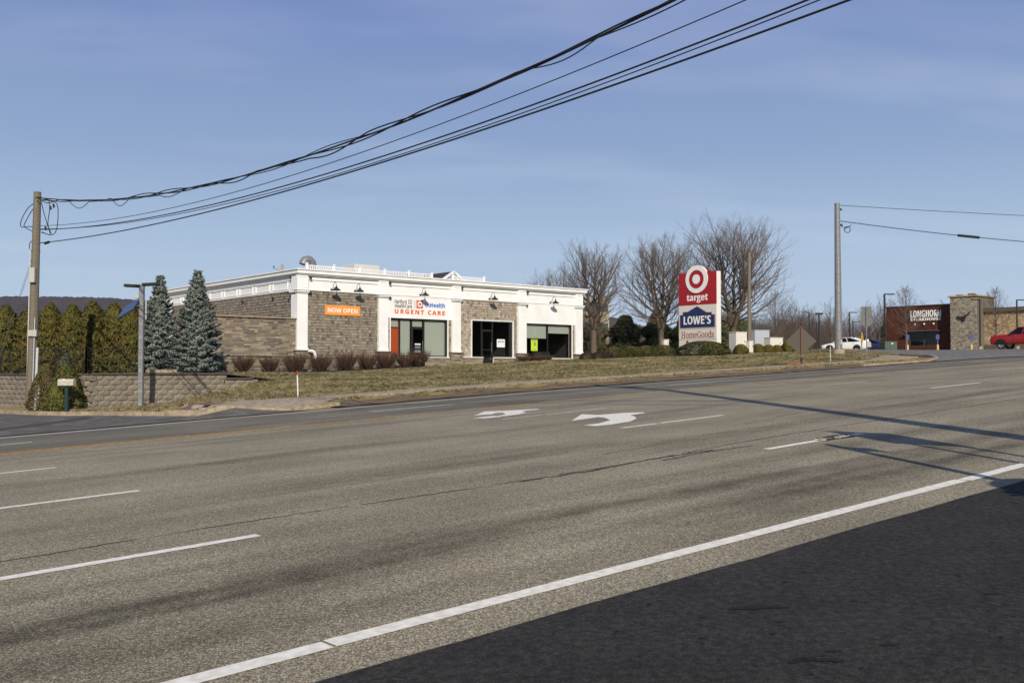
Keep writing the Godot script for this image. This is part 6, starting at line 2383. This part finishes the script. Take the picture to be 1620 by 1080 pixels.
	for q in lights:
		var g := ground(q[0], q[1])
		var l := thing("parking_light", q[5], "street light", w(q[0], q[1], g), 0.0, "dark parking lot lights")
		var side: Vector3 = Vector3(0.763, 0, 0.647) * q[3]
		mb = MB.new()
		mb.tube([Vector3(0, -0.1, 0), Vector3(0, q[2], 0)], [0.09, 0.08], 8)
		part(l, "post", mb.mesh(), M["dark metal"])
		mb = MB.new()
		mb.lathe([[0.22, -0.1], [0.22, 0.35], [0.0, 0.37]], 10)
		part(l, "footing", mb.mesh(), M["concrete"])
		mb = MB.new()
		if q[4] == 2:
			mb.bev(Vector3(0, q[2] + 0.08, 0), Vector3(0.75, 0.2, 0.5), 0.03, Color.WHITE, Basis(Vector3.UP, deg_to_rad(-40)))
		else:
			mb.bev(side * 0.42 + Vector3(0, q[2] - 0.02, 0), Vector3(0.85, 0.09, 0.3), 0.02, Color.WHITE, Basis(Vector3.UP, deg_to_rad(-40)))
		part(l, "lamp_head", mb.mesh(), M["dark metal"])
	# parking signs with yellow sleeves before the restaurant
	for q in [[85.4, 45.4, "blue parking sign beside the young tree, leftmost of three"], [89.6, 44.7, "blue parking sign before the restaurant window, middle one of three"], [95.9, 44.5, "blue parking sign before the stone tower, rightmost of three"]]:
		var g := ground(q[0], q[1])
		var l := thing("parking_sign", q[2], "sign", w(q[0], q[1], g), deg_to_rad(-60), "blue parking signs at the restaurant")
		mb = MB.new()
		mb.tube([Vector3(0, 0, 0), Vector3(0, 1.5, 0)], [0.03], 6)
		part(l, "post", mb.mesh(), M["galvanised steel"])
		mb = MB.new()
		mb.bev(Vector3(0, 1.25, 0.04), Vector3(0.30, 0.42, 0.012), 0.004)
		part(l, "plate", mb.mesh(), M["handicap blue"])
		mb = MB.new()
		mb.lathe([[0.10, 0.0], [0.10, 0.5], [0.07, 0.54], [0.0, 0.55]], 10)
		part(l, "bollard", mb.mesh(), M["bollard yellow"])
	# small white sign in the lot
	var ws := thing("lot_sign", "small white sign on a post behind the white car", "sign", w(101.0, 58.4, ground(101, 58.4)), deg_to_rad(-50))
	mb = MB.new()
	mb.tube([Vector3(0, 0, 0), Vector3(0, 1.4, 0)], [0.03], 6)
	part(ws, "post", mb.mesh(), M["galvanised steel"])
	mb = MB.new()
	mb.bev(Vector3(0, 1.15, 0.04), Vector3(0.36, 0.46, 0.012), 0.004)
	part(ws, "plate", mb.mesh(), M["white print"])

# ------------------------------------------------------------------ vehicles
# Stations run from the nose (+x) to the tail: [x, underside, top, half width, tuck of the top edge].
func car_rings(st: Array) -> Array:
	var rings := []
	for s in st:
		var y0: float = s[1]
		var y1: float = s[2]
		var hw: float = s[3]
		var tk: float = s[4]
		var h := y1 - y0
		var side: Array = [[hw * 0.90, y0], [hw * 0.985, y0 + h * 0.16], [hw, y0 + h * 0.5], [hw * 0.975, y0 + h * 0.80], [hw - tk * 0.45, y0 + h * 0.94], [hw - tk, y1]]
		var ring := []
		for q in side:
			ring.append(Vector3(s[0], q[1], q[0]))
		ring.append(Vector3(s[0], y1 + 0.012, 0))
		for i in range(side.size() - 1, -1, -1):
			ring.append(Vector3(s[0], side[i][1], -side[i][0]))
		rings.append(ring)
	return rings

func wheel(parent: Node3D, at: Vector3, r: float) -> void:
	var wn := Node3D.new()
	wn.name = "wheel"
	parent.add_child(wn, true)
	wn.position = at
	var s := signf(at.z)
	var ax := Basis(Vector3.RIGHT, PI / 2 * s)
	var mb := MB.new()
	mb.lathe([[r * 0.62, -0.12], [r * 0.93, -0.12], [r, -0.08], [r, 0.07], [r * 0.93, 0.105], [r * 0.66, 0.105], [r * 0.62, 0.07]], 24, Vector3.ZERO, ax)
	part(wn, "tyre", mb.mesh(), M["tyre"])
	mb = MB.new()
	mb.lathe([[0.0, 0.0], [r * 0.62, 0.0], [r * 0.64, 0.085], [r * 0.57, 0.09], [r * 0.54, 0.04], [0.0, 0.03]], 24, Vector3.ZERO, ax)
	for i in 5:
		var b := ax * Basis(Vector3.UP, TAU * i / 5)
		mb.bev(b * Vector3(r * 0.3, 0.07, 0), Vector3(r * 0.55, 0.035, r * 0.16), 0.01, Color.WHITE, b)
	part(wn, "rim", mb.mesh(), M["rim"])

func build_vehicles() -> void:
	var dirv := PI / 2 # nose towards +v
	# white sedan
	var c := thing("parked_car", "white sedan parked behind the steel pole", "car", w(93.7, 56.6, ground(93.7, 56.6) + 0.05), dirv + 0.25)
	car_body(c, "car white", false)
	# dark blue car
	c = thing("parked_car", "dark blue car mostly hidden behind the round sign's post", "car", w(108.5, 62.8, ground(108.5, 62.8)), dirv + 0.2)
	car_body(c, "car blue", false)
	# red pickup
	c = thing("pickup_truck", "red pickup truck at the right edge before the restaurant", "pickup truck", w(91.2, 37.35, ground(91.2, 37.35) + 0.05), dirv)
	var st := [[2.95, 0.55, 0.95, 0.80, 0.08], [2.85, 0.45, 1.15, 0.93, 0.10], [2.55, 0.42, 1.24, 0.98, 0.10], [1.45, 0.42, 1.30, 1.0, 0.10], [0.9, 0.42, 1.28, 1.0, 0.06], [-0.9, 0.42, 1.28, 1.0, 0.06], [-0.95, 0.42, 1.26, 1.0, 0.05], [-2.8, 0.5, 1.26, 0.99, 0.05], [-2.95, 0.55, 1.22, 0.95, 0.05]]
	var mb := MB.new()
	mb.loft(car_rings(st))
	var body := part(c, "body", mb.mesh(), M["car red"])
	cab(c, [[1.25, 1.28], [0.55, 1.90], [-0.75, 1.93], [-0.95, 1.28]], 0.93, 0.72, "car red", true)
	for x in [1.92, -1.85]:
		for z in [-0.86, 0.86]:
			wheel(c, Vector3(x, 0.40, z), 0.41)
			mb = MB.new()
			arch(mb, x, 0.42, 0.52, z)
			part(body, "wheel_arch", mb.mesh(), M["car trim"])
	for z in [-0.72, 0.72]:
		mb = MB.new()
		mb.bev(Vector3(2.88, 1.0, z), Vector3(0.16, 0.2, 0.36), 0.03)
		part(c, "headlight", mb.mesh(), M["lamp lens clear"])
		mb = MB.new()
		mb.bev(Vector3(-2.95, 1.0, z * 1.2), Vector3(0.06, 0.36, 0.14), 0.02)
		part(c, "taillight", mb.mesh(), M["lamp lens red"])
		mb = MB.new()
		mb.bev(Vector3(0.95, 1.38, z * 1.5), Vector3(0.14, 0.24, 0.2), 0.03)
		part(c, "mirror", mb.mesh(), M["car trim"])
	mb = MB.new()
	mb.bev(Vector3(2.93, 0.62, 0), Vector3(0.2, 0.22, 1.86), 0.04)
	part(c, "bumper", mb.mesh(), M["rim"])
	mb = MB.new()
	mb.bev(Vector3(2.91, 0.95, 0), Vector3(0.1, 0.34, 1.1), 0.03)
	part(c, "grille", mb.mesh(), M["car trim"])
	for z in [-0.995, 0.995]:
		mb = MB.new()
		mb.bev(Vector3(-0.05, 0.45, z), Vector3(1.9, 0.06, 0.06), 0.02)
		part(c, "side_step", mb.mesh(), M["car trim"])
		for x in [0.85, -0.35]:
			mb = MB.new()
			mb.box(Vector3(x, 0.88, z * 1.003), Vector3(0.012, 0.78, 0.012))
			part(c, "door_gap", mb.mesh(), M["car trim"])
		mb = MB.new()
		mb.bev(Vector3(-0.2, 1.12, z * 1.008), Vector3(0.16, 0.035, 0.03), 0.01)
		part(c, "door_handle", mb.mesh(), M["car red"])

func arch(mb: MB, x: float, y: float, r: float, z: float) -> void:
	var poly := PackedVector2Array()
	for i in 13:
		var a := PI * i / 12.0
		poly.append(Vector2(x + cos(a) * r, y - 0.02 + sin(a) * r * 0.98))
	mb.prism(poly, 0.14, Vector3(0, 0, signf(z) * (0.935) - 0.07))

func cab(c: Node3D, prof: Array, hw: float, top_hw: float, paint: String, truck: bool) -> void:
	# glass house: slab sides leaning in, roof panel above; pillars and window sills in body colour
	var g := MB.new()
	var ring := []
	for s in [1, -1]:
		var r := []
		for q in prof:
			var t: float = clampf((q[1] - prof[0][1]) / (prof[1][1] - prof[0][1]), 0, 1)
			r.append(Vector3(q[0], q[1], s * lerpf(hw, top_hw, t)))
		ring.append(r)
	var L: Array = ring[0]
	var R: Array = ring[1]
	g.quad(L[3], L[0], L[1], L[2]) # +z side
	g.quad(R[0], R[3], R[2], R[1])
	g.quad(L[0], R[0], R[1], L[1])
	g.quad(R[3], L[3], L[2], R[2])
	part(c, "windows", g.mesh(), M["dark glass"])
	var mb := MB.new()
	var up := Vector3(0, 0.035, 0)
	mb.hexa([L[2], L[1], R[1], R[2], L[2] * Vector3(0.96, 1, 0.9) + up, L[1] * Vector3(0.9, 1, 0.9) + up, R[1] * Vector3(0.9, 1, 0.9) + up, R[2] * Vector3(0.96, 1, 0.9) + up])
	part(c, "roof", mb.mesh(), M[paint])
	mb = MB.new()
	for r in [L, R]:
		var o := Vector3(0, 0, 0.004 * signf(r[0].z))
		mb.tube([r[0] + o, r[1] + o], [0.035], 6)
		mb.tube([r[3] + o, r[2] + o], [0.07 if truck else 0.09], 6)
		mb.tube([r[1] + o, r[2] + o], [0.03], 6)
		var m0: Vector3 = r[0].lerp(r[3], 0.52)
		var m1: Vector3 = r[1].lerp(r[2], 0.45)
		mb.tube([m0 + o, m1 + o], [0.035], 6)
	part(c, "pillars", mb.mesh(), M[paint])

func car_body(c: Node3D, paint: String, _x: bool) -> void:
	var st := [[2.32, 0.38, 0.56, 0.62, 0.05], [2.25, 0.28, 0.66, 0.78, 0.08], [2.0, 0.22, 0.74, 0.87, 0.12], [1.4, 0.2, 0.86, 0.90, 0.14], [0.95, 0.2, 0.93, 0.91, 0.12], [0.0, 0.2, 0.95, 0.915, 0.06], [-1.2, 0.2, 0.98, 0.915, 0.08], [-1.75, 0.2, 1.02, 0.90, 0.12], [-2.2, 0.26, 1.03, 0.83, 0.14], [-2.36, 0.34, 0.98, 0.74, 0.12], [-2.40, 0.45, 0.82, 0.68, 0.06]]
	var mb := MB.new()
	mb.loft(car_rings(st))
	var body := part(c, "body", mb.mesh(), M[paint])
	cab(c, [[1.1, 0.92], [0.25, 1.40], [-0.75, 1.42], [-1.85, 1.02]], 0.82, 0.60, paint, false)
	for x in [1.42, -1.38]:
		for z in [-0.79, 0.79]:
			wheel(c, Vector3(x, 0.33, z), 0.335)
			mb = MB.new()
			arch(mb, x, 0.33, 0.40, z * 1.04)
			for i in mb.p.size():
				mb.p[i].z -= signf(z) * 0.085
			part(body, "wheel_arch", mb.mesh(), M["car trim"])
	for z in [-0.62, 0.62]:
		mb = MB.new()
		mb.bev(Vector3(2.2, 0.60, z), Vector3(0.22, 0.12, 0.3), 0.03)
		part(c, "headlight", mb.mesh(), M["lamp lens clear"])
		mb = MB.new()
		mb.bev(Vector3(-2.3, 0.82, z), Vector3(0.16, 0.13, 0.32), 0.03)
		part(c, "taillight", mb.mesh(), M["lamp lens red"])
		mb = MB.new()
		mb.bev(Vector3(0.8, 0.98, z * 1.5), Vector3(0.14, 0.12, 0.16), 0.03)
		part(c, "mirror", mb.mesh(), M[paint])
		for x in [0.35, -0.7]:
			mb = MB.new()
			mb.bev(Vector3(x - 0.3, 0.80, z * 1.485), Vector3(0.16, 0.03, 0.03), 0.01)
			part(c, "door_handle", mb.mesh(), M["car trim"])
	mb = MB.new()
	mb.bev(Vector3(-2.33, 0.36, 0), Vector3(0.16, 0.16, 1.3), 0.03)
	part(c, "rear_bumper", mb.mesh(), M["car trim"])

# ------------------------------------------------------------------ roadside things on the camera's side, out of frame, whose shadows fall across the lanes
func build_near_side() -> void:
	var tp := thing("tall_steel_pole", "tall steel utility pole on the near side, its long shadow crossing the road", "utility pole", w(12.0, 3.2, road(12.0, 3.2)))
	var mb := MB.new()
	mb.tube([Vector3(0, -0.2, 0), Vector3(0, 8, 0), Vector3(0, 17.0, 0)], [0.20, 0.17, 0.135], 12)
	part(tp, "shaft", mb.mesh(), M["galvanised steel"])
	mb = MB.new()
	mb.bev(Vector3(0, 16.2, 0), Vector3(2.4, 0.16, 0.16), 0.01)
	part(tp, "crossarm", mb.mesh(), M["weathered pole wood"])
	for x in [-0.95, 0.95]:
		mb = MB.new()
		mb.lathe([[0.06, 0.0], [0.09, 0.06], [0.05, 0.12], [0.08, 0.18], [0.0, 0.26]], 10, Vector3(x, 16.28, 0))
		part(tp, "insulator", mb.mesh(), M["grey box"])
	mb = MB.new()
	mb.lathe([[0.0, 0.0], [0.3, 0.0], [0.3, 1.1], [0.18, 1.2], [0.0, 1.2]], 14, Vector3(0.05, 14.2, 0.45))
	part(tp, "transformer_can", mb.mesh(), M["grey box"])
	# two-post sign facing the traffic
	var sg := thing("roadside_sign", "two-post roadside sign on the near kerb, its panel shading the nearest lanes", "sign", w(9.75, 2.2, road(9.75, 2.2)))
	for z in [-0.34, 0.34]:
		mb = MB.new()
		mb.bev(Vector3(0, 2.0, z), Vector3(0.06, 4.1, 0.06), 0.006)
		part(sg, "post", mb.mesh(), M["galvanised steel"])
	mb = MB.new()
	mb.bev(Vector3(-0.045, 3.45, 0), Vector3(0.02, 1.25, 1.05), 0.006)
	part(sg, "panel", mb.mesh(), M["sign back"])
	# single post with a narrow flag sign
	var ps := thing("roadside_post", "single near-side post with a small flag sign", "post", w(8.55, 2.35, road(8.55, 2.35)))
	mb = MB.new()
	mb.tube([Vector3(0, 0, 0), Vector3(0, 3.6, 0)], [0.06], 8)
	part(ps, "post", mb.mesh(), M["galvanised steel"])
	mb = MB.new()
	mb.bev(Vector3(0, 3.25, 0.26), Vector3(0.02, 0.34, 0.4), 0.006)
	part(ps, "plate", mb.mesh(), M["sign back"])
	# low evergreen at the corner of the lot
	var dome := func(t: float) -> float: return sqrt(maxf(0.0, 1.0 - pow(t, 2.2)))
	var sh := thing("roadside_shrub", "low dark shrub at the edge of the parking lot, just out of frame", "shrub", w(8.95, 2.75, road(8.95, 2.75)))
	part(sh, "foliage", evergreen_mesh(0.95, 0.55, 4000, dome, [Color(0.03, 0.035, 0.015)], 0.3, 0.08, 0.03, 0.2, 0.3), M["leaf"])
	# evergreen belt across the road behind the camera, which the shop windows mirror
	var cone := func(t: float) -> float: return pow(1.0 - t, 0.55) * (0.85 + 0.2 * sin(t * 15.0))
	var mm := MultiMesh.new()
	mm.transform_format = MultiMesh.TRANSFORM_3D
	mm.mesh = evergreen_mesh(10.0, 3.4, 2600, cone, [Color(0.03, 0.035, 0.018), Color(0.045, 0.045, 0.022)], 0.2, 0.9, 0.2, 0.3, 0.3)
	mm.instance_count = 44
	for i in 44:
		var u := 62.0 + i * 2.2 + rng.randf_range(-0.6, 0.6)
		var v := -32.0 - rng.randf_range(0, 9.0)
		mm.set_instance_transform(i, Transform3D(Basis(Vector3.UP, rng.randf() * TAU) * Basis.from_scale(Vector3.ONE * rng.randf_range(0.75, 1.2)), w(u, v, road(u, v) - 0.3)))
	var belt := MultiMeshInstance3D.new()
	belt.name = "roadside_woodland"
	belt.multimesh = mm
	belt.material_override = M["leaf"]
	belt.set_meta("kind", "stuff")
	tag(belt, "dark evergreen belt across the road, seen mirrored in the shop windows", "woodland")
	add_child(belt)
	# far end of the steel pole's wires
	var ep := thing("utility_pole", "wooden utility pole up the road beyond the right edge", "utility pole", w(95, 10, road(95, 10)))
	mb = MB.new()
	mb.tube([Vector3(0, -0.2, 0), Vector3(0, 8.6, 0)], [0.17, 0.12], 10)
	part(ep, "pole_shaft", mb.mesh(), M["weathered pole wood"])

# ------------------------------------------------------------------ lawn blades
func build_grass() -> void:
	var mb := MB.new()
	for i in 9:
		var a := rng.randf() * TAU
		var o := Vector3(cos(a), 0, sin(a)) * rng.randf_range(0.0, 0.07)
		var d := Vector3(cos(a * 1.7) * 0.6, rng.randf_range(0.5, 1.0), sin(a * 1.7) * 0.6).normalized()
		leaf_tri(mb, o, d, Vector3(-sin(a), 0, cos(a)), rng.randf_range(0.04, 0.09), 0.007, Color.WHITE, (Vector3.UP + d * 0.4).normalized())
	var mm := MultiMesh.new()
	mm.transform_format = MultiMesh.TRANSFORM_3D
	mm.use_colors = true
	mm.mesh = mb.mesh()
	var pts := []
	for i in 90000:
		var u := rng.randf_range(11.2, 66.0)
		var v := rng.randf_range(27.4, 47.6)
		if v > 29.2 and v < 30.8 + maxf(0.0, u - 53) * 0.4 and u > 17.0:
			continue
		if u < kerb_u(v) + 0.4 or u > kerb_r(v) - 0.3 or (u < 17.2 and v < 32.4 and v > 27.6 and u > 12):
			continue
		if u < 18.5 and v > 38.6:
			continue
		if v > 46.6 and u < 34:
			continue
		if v < 29.2 and nz.get_noise_2d(u * 3.0, v * 5.0) + (v - 28.4) * 0.6 < 0.1:
			continue
		pts.append([u, v])
	mm.instance_count = pts.size()
	for i in pts.size():
		var u: float = pts[i][0]
		var v: float = pts[i][1]
		var y := ground(u, v)
		if v > 39 and u < 24:
			y = maxf(y, terrace_y(u, v))
		var s := rng.randf_range(0.6, 1.2) * (1.5 if u < 18 else 1.0)
		mm.set_instance_transform(i, Transform3D(Basis(Vector3.UP, rng.randf() * TAU) * Basis.from_scale(Vector3.ONE * s), w(u, v, y)))
		var k := clampf(0.5 + 1.25 * nz.get_noise_2d(u * 1.6, v * 3.4) + 0.45 * nz.get_noise_2d(u * 7, v * 9) + rng.randf_range(-0.25, 0.25), 0, 1)
		if u < 18:
			k *= 0.3
		var col := Color(0.58, 0.47, 0.27).lerp(Color(0.25, 0.24, 0.105), k) * rng.randf_range(0.75, 1.2)
		mm.set_instance_color(i, col)
	var g := MultiMeshInstance3D.new()
	g.name = "lawn_grass"
	g.multimesh = mm
	g.material_override = M["grass blade"]
	g.set_meta("kind", "stuff")
	tag(g, "short straw and green winter grass on the lawn", "grass")
	add_child(g)
